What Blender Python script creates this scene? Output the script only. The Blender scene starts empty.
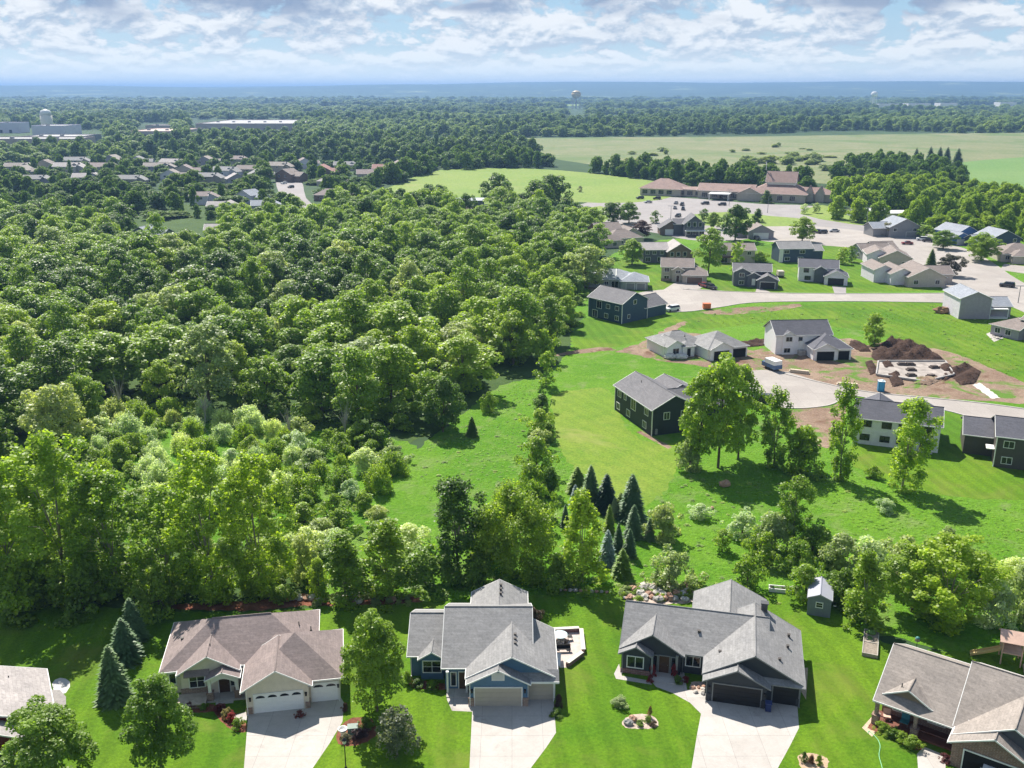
import bpy, bmesh, math, random
import numpy as np
from mathutils import Vector, Matrix
random.seed(7); rng = np.random.default_rng(7)
sc = bpy.context.scene
COL = sc.collection
R = math.radians
# ---------------------------------------------------------------- camera model (a drone 62 m above the lawn)
F = 950.0; CH = 62.0; PIT = math.atan(295/F); cp, sp = math.cos(PIT), math.sin(PIT)
def G(px, py, z=0.0):
    "ground position (at height z) seen at a photo point"
    v = (py-384)/F; d = (CH-z)/(cp*v+sp)
    return ((px-512)/F*d, d*(cp-v*sp), z)
def depth(y, z=0.0): return y*cp+(CH-z)*sp
def height_at(y, pytop):
    v = (pytop-384)/F
    return CH - y*(v*cp+sp)/(cp-v*sp)

def tag(o, label=None, cat=None, group=None, kind=None):
    if label: o['label'] = label
    if cat: o['category'] = cat
    if group: o['group'] = group
    if kind: o['kind'] = kind
    return o
def link(o, parent=None):
    COL.objects.link(o)
    if parent is not None: o.parent = parent
    return o
def thing(name, label, cat, loc=(0, 0, 0), rz=0.0, group=None):
    o = bpy.data.objects.new(name, None); o.empty_display_size = .2
    o.location = loc; o.rotation_euler = (0, 0, rz); link(o)
    return tag(o, label, cat, group)

# ---------------------------------------------------------------- materials
def nt(name):
    m = bpy.data.materials.new(name); m.use_nodes = True
    n = m.node_tree.nodes; l = m.node_tree.links
    return m, n, l, n['Principled BSDF']
def node(n, t, **kw):
    x = n.new(t)
    for k, v in kw.items(): setattr(x, k, v)
    return x
def ramp(n, l, src, stops):
    r = n.new('ShaderNodeValToRGB'); e = r.color_ramp.elements
    while len(e) < len(stops): e.new(.5)
    for q, (p, c) in zip(e, stops): q.position = p; q.color = (*c, 1) if len(c) == 3 else c
    l.new(src, r.inputs[0]); return r.outputs[0]
def noise(n, l, co, scale, detail=3, rough=.55, dist=0):
    x = n.new('ShaderNodeTexNoise'); x.inputs['Scale'].default_value = scale
    x.inputs['Detail'].default_value = detail; x.inputs['Roughness'].default_value = rough
    x.inputs['Distortion'].default_value = dist
    l.new(co, x.inputs['Vector']); return x.outputs['Fac']
def mixc(n, l, a, b, fac, mode='MIX'):
    x = n.new('ShaderNodeMix'); x.data_type = 'RGBA'; x.blend_type = mode
    for s, v in ((x.inputs['A'], a), (x.inputs['B'], b), (x.inputs['Factor'], fac)):
        if hasattr(v, 'links') or hasattr(v, 'is_linked'): l.new(v, s)
        else: s.default_value = (*v, 1) if isinstance(v, tuple) else v
    return x.outputs['Result']
def mth(n, l, op, a, b=0.0, c=None):
    x = n.new('ShaderNodeMath'); x.operation = op
    for i, v in enumerate((a, b, c)):
        if v is None: continue
        if hasattr(v, 'is_linked'): l.new(v, x.inputs[i])
        else: x.inputs[i].default_value = v
    return x.outputs[0]
def coords(n, kind='Object'): return n.new('ShaderNodeTexCoord').outputs[kind]
def bumpn(n, l, h, strength, dist, bsdf):
    b = n.new('ShaderNodeBump'); b.inputs['Strength'].default_value = strength; b.inputs['Distance'].default_value = dist
    l.new(h, b.inputs['Height']); l.new(b.outputs[0], bsdf.inputs['Normal'])
def sc3(c, k): return tuple(min(1, max(0, x*k)) for x in c)
MC = {}
def plain(name, c, rough=.75, var=.12, vs=2.5, spec=.3, metal=0.0, bump=0, bs=12):
    if name in MC: return MC[name]
    m, n, l, b = nt(name); co = coords(n)
    f = noise(n, l, co, vs, 5, .65)
    l.new(ramp(n, l, f, [(.3, sc3(c, 1-var)), (.7, sc3(c, 1+var))]), b.inputs['Base Color'])
    b.inputs['Roughness'].default_value = rough; b.inputs['Specular IOR Level'].default_value = spec
    b.inputs['Metallic'].default_value = metal
    if bump: bumpn(n, l, noise(n, l, co, bs, 3), bump, .05, b)
    MC[name] = m; return m
def siding(name, c, step=.16, vert=False):
    "lap siding: horizontal boards with a small shadow line, a little weather variation"
    if name in MC: return MC[name]
    m, n, l, b = nt(name); co = coords(n)
    s = n.new('ShaderNodeSeparateXYZ'); l.new(co, s.inputs[0])
    src = s.outputs['X'] if vert else s.outputs['Z']
    fr = mth(n, l, 'FRACT', mth(n, l, 'DIVIDE', src, step))
    f = noise(n, l, co, 1.3, 4, .6)
    base = ramp(n, l, f, [(.3, sc3(c, .9)), (.7, sc3(c, 1.1))])
    lam = noise(n, l, co, 9, 2)
    base = mixc(n, l, base, sc3(c, .8), mth(n, l, 'MULTIPLY', lam, .25))
    l.new(base, b.inputs['Base Color']); b.inputs['Roughness'].default_value = .6; b.inputs['Specular IOR Level'].default_value = .3
    bumpn(n, l, fr, .5, .02, b)
    MC[name] = m; return m
def shingle(name, c, streak=.28):
    "asphalt shingles: courses and tabs of slightly different shades, granule speckle, weather streaks"
    if name in MC: return MC[name]
    m, n, l, b = nt(name); co = coords(n)
    br = n.new('ShaderNodeTexBrick'); br.inputs['Scale'].default_value = 1
    br.inputs['Brick Width'].default_value = .9; br.inputs['Row Height'].default_value = .28
    br.inputs['Mortar Size'].default_value = .012; br.offset = .37
    br.inputs['Color1'].default_value = (*sc3(c, 1.18), 1); br.inputs['Color2'].default_value = (*sc3(c, .82), 1)
    br.inputs['Mortar'].default_value = (*sc3(c, .6), 1)
    # map the courses along the slope whichever way it faces
    s = n.new('ShaderNodeSeparateXYZ'); l.new(co, s.inputs[0])
    cb = n.new('ShaderNodeCombineXYZ')
    l.new(mth(n, l, 'ADD', s.outputs['X'], s.outputs['Y']), cb.inputs[0])
    l.new(mth(n, l, 'MULTIPLY', s.outputs['Z'], 1.9), cb.inputs[1]); l.new(cb.outputs[0], br.inputs['Vector'])
    sp_ = noise(n, l, co, 3.2, 6, .8)
    col = mixc(n, l, br.outputs['Color'], ramp(n, l, sp_, [(.34, sc3(c, .55)), (.62, sc3(c, 1.35))]), .45)
    big = noise(n, l, co, .35, 4, .6)
    col = mixc(n, l, col, ramp(n, l, big, [(.3, (.78, .78, .78)), (.7, (1.15, 1.13, 1.1))]), .6, 'MULTIPLY')
    l.new(col, b.inputs['Base Color']); b.inputs['Roughness'].default_value = .82; b.inputs['Specular IOR Level'].default_value = .35
    bumpn(n, l, sp_, .35, .04, b)
    MC[name] = m; return m
def masonry(name, c1, c2, mort, w=.45, h=.18):
    if name in MC: return MC[name]
    m, n, l, b = nt(name); co = coords(n)
    s = n.new('ShaderNodeSeparateXYZ'); l.new(co, s.inputs[0]); cb = n.new('ShaderNodeCombineXYZ')
    l.new(mth(n, l, 'ADD', s.outputs['X'], s.outputs['Y']), cb.inputs[0]); l.new(s.outputs['Z'], cb.inputs[1])
    br = n.new('ShaderNodeTexBrick'); l.new(cb.outputs[0], br.inputs['Vector'])
    br.inputs['Scale'].default_value = 1; br.inputs['Brick Width'].default_value = w; br.inputs['Row Height'].default_value = h
    br.inputs['Mortar Size'].default_value = .02
    for k, c in (('Color1', c1), ('Color2', c2), ('Mortar', mort)): br.inputs[k].default_value = (*c, 1)
    f = noise(n, l, co, 2.2, 4, .7)
    l.new(mixc(n, l, br.outputs['Color'], ramp(n, l, f, [(.3, (.6, .6, .6)), (.7, (1.3, 1.25, 1.2))]), .7, 'MULTIPLY'), b.inputs['Base Color'])
    b.inputs['Roughness'].default_value = .85; bumpn(n, l, br.outputs['Fac'], .4, .02, b)
    MC[name] = m; return m
def glassmat():
    if 'window glass' in MC: return MC['window glass']
    m, n, l, b = nt('window glass'); b.inputs['Base Color'].default_value = (.012, .016, .02, 1)
    b.inputs['Roughness'].default_value = .08; b.inputs['Specular IOR Level'].default_value = .6
    MC['window glass'] = m; return m
def groundmat(name, c1, c2, c3, s1=.03, s2=.25, s3=2.2, patch=None, bump=.6, bs=1.6, streak=None, rough=.9, bd=.25, k3=1.0, joint=None, patch2=None):
    "three scales of noise (patches, clumps, tufts) over two or three base colours"
    m, n, l, b = nt(name); co = coords(n)
    a = noise(n, l, co, s1, 4, .6, .6); q = noise(n, l, co, s2, 5, .7, .4); t = noise(n, l, co, s3, 4, .75)
    col = mixc(n, l, c1, c2, ramp(n, l, a, [(.38, (0, 0, 0)), (.62, (1, 1, 1))]))
    col = mixc(n, l, col, c3, mth(n, l, 'MULTIPLY', ramp(n, l, q, [(.45, (0, 0, 0)), (.7, (1, 1, 1))]), .75))
    col = mixc(n, l, col, ramp(n, l, t, [(.25, (.5, .55, .5)), (.5, (.95, .95, .95)), (.75, (1.4, 1.35, 1.3))]), .8*k3, 'MULTIPLY')
    if patch:
        pc, ps, lo, hi = patch
        pf = noise(n, l, co, ps, 5, .65, .5)
        col = mixc(n, l, col, pc, ramp(n, l, pf, [(lo, (0, 0, 0)), (hi, (1, 1, 1))]))
    if patch2:
        pc, ps, lo, hi = patch2
        col = mixc(n, l, col, pc, ramp(n, l, noise(n, l, co, ps, 6, .7, .8), [(lo, (0, 0, 0)), (hi, (1, 1, 1))]))
    if joint:
        br = n.new('ShaderNodeTexBrick'); l.new(co, br.inputs['Vector']); br.offset = 0
        for k, v in (('Scale', 1), ('Brick Width', joint), ('Row Height', joint), ('Mortar Size', .022), ('Mortar Smooth', .3)): br.inputs[k].default_value = v
        for k, v in (('Color1', 1.04), ('Color2', .95), ('Mortar', .66)): br.inputs[k].default_value = (v, v, v, 1)
        col = mixc(n, l, col, br.outputs['Color'], 1.0, 'MULTIPLY')
    if streak:
        ang, per, k = streak
        s = n.new('ShaderNodeSeparateXYZ'); l.new(co, s.inputs[0])
        d = mth(n, l, 'ADD', mth(n, l, 'MULTIPLY', s.outputs['X'], math.cos(ang)), mth(n, l, 'MULTIPLY', s.outputs['Y'], math.sin(ang)))
        d = mth(n, l, 'ADD', d, mth(n, l, 'MULTIPLY', noise(n, l, co, .12, 2), 2.0))
        w = mth(n, l, 'SINE', mth(n, l, 'MULTIPLY', d, 2*math.pi/per))
        col = mixc(n, l, col, ramp(n, l, mth(n, l, 'MULTIPLY_ADD', w, .5, .5), [(.3, (1-k, 1-k, 1-k)), (.7, (1+k, 1+k*.9, 1+k))]), 1.0, 'MULTIPLY')
    l.new(col, b.inputs['Base Color']); b.inputs['Roughness'].default_value = rough; b.inputs['Specular IOR Level'].default_value = .15
    if bump: bumpn(n, l, noise(n, l, co, bs, 5, .7), bump, bd, b)
    return m
def leafmat(name, var=.3, trans=.42, spec=.5):
    "leaves: the crown's own colour (object colour) with clump-to-clump variation, light also passing through"
    m, n, l, b = nt(name)
    oi = n.new('ShaderNodeObjectInfo'); co = coords(n)
    f = noise(n, l, co, .55, 3, .6); g = noise(n, l, co, 3.5, 2, .6)
    col = mixc(n, l, oi.outputs['Color'], ramp(n, l, f, [(.3, (1-var, 1-var*.8, 1-var)), (.7, (1+var*1.2, 1+var, 1+var*.6))]), 1.0, 'MULTIPLY')
    col = mixc(n, l, col, ramp(n, l, g, [(.3, (.75, .78, .8)), (.7, (1.25, 1.2, 1.2))]), 1.0, 'MULTIPLY')
    rv = ramp(n, l, oi.outputs['Random'], [(0, (.8, .86, .85)), (.5, (1, 1, 1)), (1, (1.22, 1.14, .95))])
    col = mixc(n, l, col, rv, 1.0, 'MULTIPLY')
    l.new(col, b.inputs['Base Color']); b.inputs['Roughness'].default_value = .47; b.inputs['Specular IOR Level'].default_value = spec
    t = n.new('ShaderNodeBsdfTranslucent')
    l.new(mixc(n, l, col, (1.65, 1.7, .75), 1.0, 'MULTIPLY'), t.inputs['Color'])
    mx = n.new('ShaderNodeMixShader'); mx.inputs[0].default_value = trans
    l.new(b.outputs[0], mx.inputs[1]); l.new(t.outputs[0], mx.inputs[2])
    l.new(mx.outputs[0], n['Material Output'].inputs['Surface'])
    return m

# ---------------------------------------------------------------- mesh helpers
def mesh_np(name, V, Fq, mats, midx=None):
    "mesh from vertex array and an (n,4) or (n,3) face array"
    me = bpy.data.meshes.new(name); V = np.asarray(V, np.float32); Fq = np.asarray(Fq, np.int32)
    k = Fq.shape[1]
    me.vertices.add(len(V)); me.vertices.foreach_set('co', V.ravel())
    me.loops.add(Fq.size); me.loops.foreach_set('vertex_index', Fq.ravel())
    me.polygons.add(len(Fq)); me.polygons.foreach_set('loop_start', np.arange(0, Fq.size, k, dtype=np.int32))
    for m in mats: me.materials.append(m)
    if midx is not None: me.polygons.foreach_set('material_index', np.asarray(midx, np.int32))
    me.update(calc_edges=True); return me
class MB:
    "collects boxes, prisms, tubes, polygons; build() links them as ONE mesh object"
    def __init__(s): s.v = []; s.f = []
    def poly(s, pts):
        i = len(s.v); s.v += [tuple(p) for p in pts]; s.f.append(tuple(range(i, i+len(pts)))); return s
    def box(s, x0, x1, y0, y1, z0, z1, M=None):
        P = [(x, y, z) for z in (z0, z1) for y in (y0, y1) for x in (x0, x1)]
        if M is not None: P = [tuple(M @ Vector(p)) for p in P]
        i = len(s.v); s.v += P
        s.f += [tuple(i+k for k in q) for q in ((0, 2, 3, 1), (4, 5, 7, 6), (0, 1, 5, 4), (2, 6, 7, 3), (0, 4, 6, 2), (1, 3, 7, 5))]; return s
    def prism(s, pts, z0, z1):
        "closed prism over a plan outline (counter-clockwise)"
        n = len(pts); i = len(s.v)
        s.v += [(p[0], p[1], z0) for p in pts]+[(p[0], p[1], z1) for p in pts]
        s.f.append(tuple(i+k for k in reversed(range(n)))); s.f.append(tuple(i+n+k for k in range(n)))
        s.f += [(i+k, i+(k+1) % n, i+n+(k+1) % n, i+n+k) for k in range(n)]; return s
    def slab(s, pts, t):
        "sloped slab: outline given in 3D, thickened downwards by t"
        n = len(pts); i = len(s.v)
        s.v += [tuple(p) for p in pts]+[(p[0], p[1], p[2]-t) for p in pts]
        s.f.append(tuple(i+k for k in range(n))); s.f.append(tuple(i+n+k for k in reversed(range(n))))
        s.f += [(i+k, i+n+k, i+n+(k+1) % n, i+(k+1) % n) for k in range(n)]; return s
    def tube(s, a, b, r0, r1=None, k=8, caps=True):
        r1 = r0 if r1 is None else r1
        a, b = Vector(a), Vector(b); d = (b-a).normalized(); u = d.orthogonal().normalized(); w = d.cross(u)
        i = len(s.v)
        for p, r in ((a, r0), (b, r1)):
            for j in range(k):
                t = 2*math.pi*j/k; s.v.append(tuple(p+u*(r*math.cos(t))+w*(r*math.sin(t))))
        s.f += [(i+j, i+(j+1) % k, i+k+(j+1) % k, i+k+j) for j in range(k)]
        if caps: s.f.append(tuple(i+j for j in reversed(range(k)))); s.f.append(tuple(i+k+j for j in range(k)))
        return s
    def lathe(s, prof, c=(0, 0, 0), k=16):
        i = len(s.v)
        for r, z in prof:
            for j in range(k):
                t = 2*math.pi*j/k; s.v.append((c[0]+r*math.cos(t), c[1]+r*math.sin(t), c[2]+z))
        for q in range(len(prof)-1):
            s.f += [(i+q*k+j, i+q*k+(j+1) % k, i+(q+1)*k+(j+1) % k, i+(q+1)*k+j) for j in range(k)]
        s.f.append(tuple(i+j for j in reversed(range(k)))); b = i+(len(prof)-1)*k; s.f.append(tuple(b+j for j in range(k)))
        return s
    def blob(s, c, rx, ry, rz, seed=0, k=8, rough=.18):
        "an irregular stone or heap"
        rr = random.Random(seed); n = 5; i = len(s.v)
        for a in range(n+1):
            ph = -math.pi/2+math.pi*a/n
            for j in range(k):
                t = 2*math.pi*j/k; q = 1+rr.uniform(-rough, rough)
                s.v.append((c[0]+rx*q*math.cos(ph)*math.cos(t), c[1]+ry*q*math.cos(ph)*math.sin(t), c[2]+rz*q*math.sin(ph)))
        for a in range(n):
            s.f += [(i+a*k+j, i+a*k+(j+1) % k, i+(a+1)*k+(j+1) % k, i+(a+1)*k+j) for j in range(k)]
        return s
    def build(s, name, m, parent=None, smooth=False, midx=None):
        me = bpy.data.meshes.new(name); me.from_pydata(s.v, [], s.f)
        for q in (m if isinstance(m, (list, tuple)) else [m]): me.materials.append(q)
        bm = bmesh.new(); bm.from_mesh(me); bmesh.ops.recalc_face_normals(bm, faces=bm.faces); bm.to_mesh(me); bm.free()
        if smooth: me.polygons.foreach_set('use_smooth', [True]*len(me.polygons))
        me.update()
        return link(bpy.data.objects.new(name, me), parent)
def smooth_poly(pts, k=4):
    "Catmull-Rom through a closed outline"
    n = len(pts); out = []
    for i in range(n):
        p0, p1, p2, p3 = (np.array(pts[(i+j) % n][:2], float) for j in (-1, 0, 1, 2))
        for a in range(k):
            t = a/k
            out.append(tuple(.5*(2*p1+(p2-p0)*t+(2*p0-5*p1+4*p2-p3)*t*t+(3*p1-p0-3*p2+p3)*t**3)))
    return out
def sheet(name, pix, z, m, smooth=0, jit=0.0, kind='structure', thick=0.0, world=False, label=None, cat=None):
    "a flat sheet whose outline is given as photo points, laid on the ground at height z"
    P = [tuple(p) if world else G(p[0], p[1])[:2] for p in pix]
    if smooth: P = smooth_poly(P, smooth)
    if jit:
        rr = random.Random(len(P)+int(abs(P[0][0])*10)); Q = []
        for i, p in enumerate(P):
            q = P[(i+1) % len(P)]; L = math.hypot(q[0]-p[0], q[1]-p[1]); k = max(1, min(30, int(L/(jit*2.5))))
            for a in range(k): Q.append((p[0]+(q[0]-p[0])*a/k+rr.uniform(-jit, jit), p[1]+(q[1]-p[1])*a/k+rr.uniform(-jit, jit)))
        P = Q
    area = sum(P[i][0]*P[(i+1) % len(P)][1]-P[(i+1) % len(P)][0]*P[i][1] for i in range(len(P)))
    if area < 0: P = P[::-1]
    from mathutils.geometry import delaunay_2d_cdt
    r = delaunay_2d_cdt([Vector(p) for p in P], [], [list(range(len(P)))], 1, 1e-4)
    V = [(p.x, p.y, z) for p in r[0]]; Fc = [tuple(f) for f in r[2]]
    if thick:
        n = len(P); i = len(V); V += [(p[0], p[1], z) for p in P]+[(p[0], p[1], z-thick) for p in P]
        Fc += [(i+n+k, i+n+(k+1) % n, i+(k+1) % n, i+k) for k in range(n)]
    me = bpy.data.meshes.new(name); me.from_pydata(V, [], Fc); me.materials.append(m); me.update()
    o = link(bpy.data.objects.new(name, me))
    return tag(o, label, cat, kind=kind)
def copy_tree(o, parent=None):
    c = o.copy(); COL.objects.link(c)
    if parent is not None: c.parent = parent
    for ch in o.children: copy_tree(ch, c)
    return c
def inside(p, poly):
    x, y = p; r = False; n = len(poly)
    for i in range(n):
        (x1, y1), (x2, y2) = poly[i], poly[(i+1) % n]
        if (y1 > y) != (y2 > y) and x < (x2-x1)*(y-y1)/(y2-y1)+x1: r = not r
    return r
# ---------------------------------------------------------------- camera, sun, sky, air
cam = bpy.data.cameras.new('camera'); co_ = link(bpy.data.objects.new('camera', cam)); sc.camera = co_
co_.location = (0, 0, CH); co_.rotation_euler = (math.pi/2-PIT, 0, 0)
cam.sensor_width = 36; cam.lens = F*36/1024; cam.clip_end = 80000; cam.clip_start = .5
SUN_EL, SUN_AZ = R(49.5), math.atan2(-.38, .92)          # towards the sun: ahead of the camera, a little left
sd = Vector((math.sin(SUN_AZ)*math.cos(SUN_EL), math.cos(SUN_AZ)*math.cos(SUN_EL), math.sin(SUN_EL)))
sl = bpy.data.lights.new('sun', 'SUN'); sl.energy = 5.0; sl.angle = R(.53); sl.color = (1, .95, .86)
so = link(bpy.data.objects.new('sun', sl)); so.rotation_euler = sd.to_track_quat('Z', 'Y').to_euler(); so.location = (0, 0, 200)
w = bpy.data.worlds.new('World'); sc.world = w; w.use_nodes = True
n, l = w.node_tree.nodes, w.node_tree.links; bg = n['Background']
sky = n.new('ShaderNodeTexSky'); sky.sky_type = 'NISHITA'; sky.sun_disc = False
sky.sun_elevation = SUN_EL; sky.sun_rotation = SUN_AZ; sky.altitude = 300; sky.air_density = 1.0; sky.dust_density = .6; sky.ozone_density = 1.5
tc = n.new('ShaderNodeTexCoord').outputs['Generated']
s = n.new('ShaderNodeSeparateXYZ'); l.new(tc, s.inputs[0])
zc = mth(n, l, 'MAXIMUM', s.outputs['Z'], 0.0)
az = mth(n, l, 'ARCTAN2', s.outputs['X'], s.outputs['Y'])
el = mth(n, l, 'ARCSINE', zc)
lz = mth(n, l, 'LOGARITHM', mth(n, l, 'ADD', el, .035), 2.718)
def cloudco(dz, kx=23.0, kz=4.1):
    c = n.new('ShaderNodeCombineXYZ'); l.new(mth(n, l, 'MULTIPLY', az, kx), c.inputs[0])
    l.new(mth(n, l, 'MULTIPLY_ADD', lz, kz, dz), c.inputs[1]); c.inputs[2].default_value = 3.7; return c.outputs[0]
c1 = noise(n, l, cloudco(0), .95, 10, .6, .2); c2 = noise(n, l, cloudco(.34), .95, 10, .6, .2)
cover = ramp(n, l, c1, [(.395, (0, 0, 0)), (.475, (1, 1, 1))])
lit = ramp(n, l, mth(n, l, 'SUBTRACT', mth(n, l, 'ADD', c1, .5), c2), [(.42, (.0, .0, .0)), (.56, (1, 1, 1))])
dark = ramp(n, l, noise(n, l, cloudco(1.7, 9, 3.0), .8, 4, .55), [(.44, (0, 0, 0)), (.6, (1, 1, 1))])
dark = mth(n, l, 'MULTIPLY', dark, ramp(n, l, el, [(.045, (0, 0, 0)), (.075, (1, 1, 1))]))
ccol = mixc(n, l, (4.3, 5.2, 6.4), (8.3, 8.5, 8.7), lit)
ccol = mixc(n, l, ccol, (2.1, 2.9, 4.4), mth(n, l, 'MULTIPLY', dark, .85))
low_ = ramp(n, l, el, [(.14, (1, 1, 1)), (.5, (.25, .25, .25))])
skyc = mixc(n, l, sky.outputs[0], (3.1, 5.2, 7.2), mth(n, l, 'MULTIPLY', low_, .75))      # thin high haze over the blue
col = mixc(n, l, skyc, ccol, mth(n, l, 'MULTIPLY', mth(n, l, 'MULTIPLY', cover, low_), .95))
hz = ramp(n, l, el, [(0.0, (1, 1, 1)), (.018, (.7, .7, .7)), (.04, (.15, .15, .15)), (.075, (0, 0, 0))])
col = mixc(n, l, col, (8.6, 9.4, 9.3), hz)                    # pale air low over the horizon
l.new(col, bg.inputs['Color']); bg.inputs['Strength'].default_value = .064
sc.view_settings.view_transform = 'Standard'; sc.view_settings.look = 'None'; sc.view_settings.gamma = 1; sc.view_settings.exposure = .86
sc.view_settings.use_curve_mapping = False
sc.render.engine = 'CYCLES'; cy = sc.cycles
cy.max_bounces = 7; cy.diffuse_bounces = 3; cy.glossy_bounces = 2; cy.transmission_bounces = 4; cy.transparent_max_bounces = 6; cy.volume_bounces = 0
cy.use_denoising = True; cy.caustics_reflective = False; cy.caustics_refractive = False
cy.sample_clamp_indirect = 6; cy.use_adaptive_sampling = True; cy.adaptive_threshold = .02
hb = MB().box(-26000, 26000, -300, 24500, -1.5, 150)
m = bpy.data.materials.new('summer haze'); m.use_nodes = True; m.node_tree.nodes.remove(m.node_tree.nodes['Principled BSDF'])
v = m.node_tree.nodes.new('ShaderNodeVolumePrincipled'); v.inputs['Density'].default_value = 1.3e-4
v.inputs['Color'].default_value = (.26, .44, .76, 1); v.inputs['Anisotropy'].default_value = .25
m.node_tree.links.new(v.outputs[0], m.node_tree.nodes['Material Output'].inputs['Volume'])
tag(hb.build('haze', m), kind='stuff')

# ---------------------------------------------------------------- ground
FARF = [[(300, 113), (372, 112.2), (376, 115), (306, 116.4)], [(600, 110.5), (690, 110), (700, 112.4), (612, 113)], [(868, 106.8), (960, 105.8), (1030, 105.6), (1030, 109), (870, 110.4)], [(420, 125), (500, 123), (506, 126), (424, 128.5)], [(96, 112), (190, 110), (196, 112.4), (100, 115)], [(470, 105), (580, 104.2), (586, 105.8), (474, 106.6)],
        [(250, 104.2), (360, 103.6), (362, 105), (256, 105.6)], [(720, 103.8), (860, 103.4), (860, 104.8), (724, 105.4)], [(20, 104.6), (150, 104), (150, 105.6), (24, 106)], [(760, 121), (850, 119.6), (856, 122.6), (766, 124)], [(960, 119), (1040, 118.5), (1040, 121.5), (964, 122)], [(330, 140), (400, 139), (404, 142), (336, 143.5)]]
m_far = groundmat('far woodland', (.030, .065, .025), (.055, .10, .035), (.02, .045, .018), .0025, .012, .06, ((.2, .24, .1), .0016, .6, .66), 0)
m_floor = groundmat('wood floor', (.035, .075, .014), (.055, .10, .02), (.07, .11, .03), .05, .3, 2)
m_lawn = groundmat('mown lawn', (.066, .162, .0045), (.115, .21, .008), (.080, .162, .006), .05, .22, 2.6, ((.135, .175, .025), .09, .53, .72), .55, 3.5, (.12, 2.6, .075), .9, .25, 1.1, None, ((.165, .235, .02), .055, .56, .74))
m_mead = groundmat('rough meadow', (.082, .215, .007), (.125, .265, .014), (.15, .275, .03), .035, .3, 1.5, ((.18, .25, .07), .16, .54, .72), 1.0, 1.6, None, .9, .5)
m_pale = groundmat('dry mown grass', (.14, .235, .02), (.18, .25, .032), (.10, .20, .016), .04, .2, 2.0, ((.25, .26, .075), .07, .56, .75), .6, 2.5, (.5, 3.0, .035))
m_field = groundmat('hay field', (.20, .27, .06), (.165, .25, .05), (.23, .28, .08), .012, .05, .5, ((.25, .27, .10), .015, .56, .7), .3, .8)
m_wheat = groundmat('ripening field', (.20, .21, .105), (.155, .19, .08), (.25, .235, .14), .006, .03, .3, ((.12, .17, .06), .009, .50, .62), .3, .5)
m_pick = groundmat('green crop field', (.13, .23, .065), (.16, .25, .08), (.13, .22, .065), .01, .05, .5, None, .3, .8)
m_dirt = groundmat('bare graded dirt', (.235, .16, .115), (.31, .225, .165), (.175, .11, .08), .09, .4, 2.5, ((.15, .085, .055), .12, .57, .66), .9, 2, None, .95, .3, 1.0, None, ((.10, .19, .025), .10, .53, .60))
m_soil = groundmat('dark dug soil', (.060, .036, .027), (.09, .054, .04), (.045, .028, .022), .3, .9, 3, None, 1.0, 2.5, None, .95, .4)
m_mulch = groundmat('bark mulch', (.20, .075, .045), (.16, .06, .04), (.28, .13, .08), .5, 1.5, 6, None, .8, 8, None, .95, .1)
m_conc = groundmat('driveway concrete', (.43, .395, .365), (.47, .435, .405), (.385, .355, .325), .15, .7, 4, None, .1, 12, None, .8, .02, .22, 3.1, ((.27, .24, .22), .22, .58, .78))
m_road = groundmat('worn street concrete', (.33, .295, .27), (.38, .345, .315), (.30, .27, .25), .05, .3, 2, None, .1, 8, None, .8, .02, .3, 4.6)
m_asph = groundmat('old grey asphalt', (.28, .255, .25), (.32, .295, .29), (.25, .235, .23), .03, .2, 1.2, None, .1, 6, None, .85, .02, .3)
m_kerb = plain('kerb concrete', (.42, .39, .36), .8, .08, 1.2)
sheet('ground', [(-26000, -200), (26000, -200), (26000, 24000), (-26000, 24000)], 0, m_far, world=True, kind='structure')
# hills that close the view
nx, ny = 140, 26; V = []; Q = []
hr = np.random.default_rng(3); ph = hr.uniform(0, 6.28, 9)
for j in range(ny):
    Y = 6500+j*600
    for i in range(nx):
        X = -11000+i*22000/(nx-1)
        t = min(1, max(0, (Y-6500)/5200)); t = t*t*(3-2*t)
        hgt = 112+18*math.sin(X/2600+ph[0])+12*math.sin(X/1100+ph[1])+7*math.sin(X/480+ph[2]+Y/900)+8*math.sin(Y/800+ph[3]+X/2100)
        hgt += 16*max(0, min(1, (X-500)/3500))
        V.append((X, Y, .3+t*hgt*(1 if Y < 15500 else .8)))
for j in range(ny-1):
    for i in range(nx-1): a = j*nx+i; Q.append((a, a+1, a+nx+1, a+nx))
me = mesh_np('hills', V, Q, [m_far]); me.polygons.foreach_set('use_smooth', [True]*len(Q))
tag(link(bpy.data.objects.new('hills', me)), kind='structure')

Z = .004
sheet('wood_floor', [(-260, 215), (300, 205), (520, 208), (600, 225), (600, 262), (588, 292), (575, 330), (566, 352), (545, 372), (505, 385), (480, 402), (440, 430), (400, 446), (345, 452), (430, 500), (440, 560), (330, 610), (-260, 612)], .01, m_floor, 2, .6)
sheet('marsh', [(50, 470), (110, 408), (230, 412), (300, 430), (390, 436), (432, 462), (445, 520), (450, 570), (330, 606), (290, 560), (200, 540), (100, 540)], .015, m_mead, 2, .5)
sheet('meadow', [(395, 470), (430, 440), (470, 408), (500, 386), (540, 376), (565, 356), (575, 332), (582, 318), (560, 300), (590, 270), (660, 240), (860, 232), (1120, 245), (1250, 420), (1250, 680), (900, 640), (760, 612), (600, 606), (380, 606), (330, 560), (440, 545), (440, 510)], .02, m_mead, 2, .5)
sheet('lawn', [(-320, 612), (60, 606), (190, 612), (300, 610), (330, 604), (420, 602), (470, 598), (545, 588), (630, 586), (640, 600), (720, 590), (770, 594), (840, 604), (866, 634), (905, 648), (960, 652), (1040, 660), (1250, 690), (1250, 900), (-320, 900)], .03, m_lawn, 2, .25)
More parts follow.
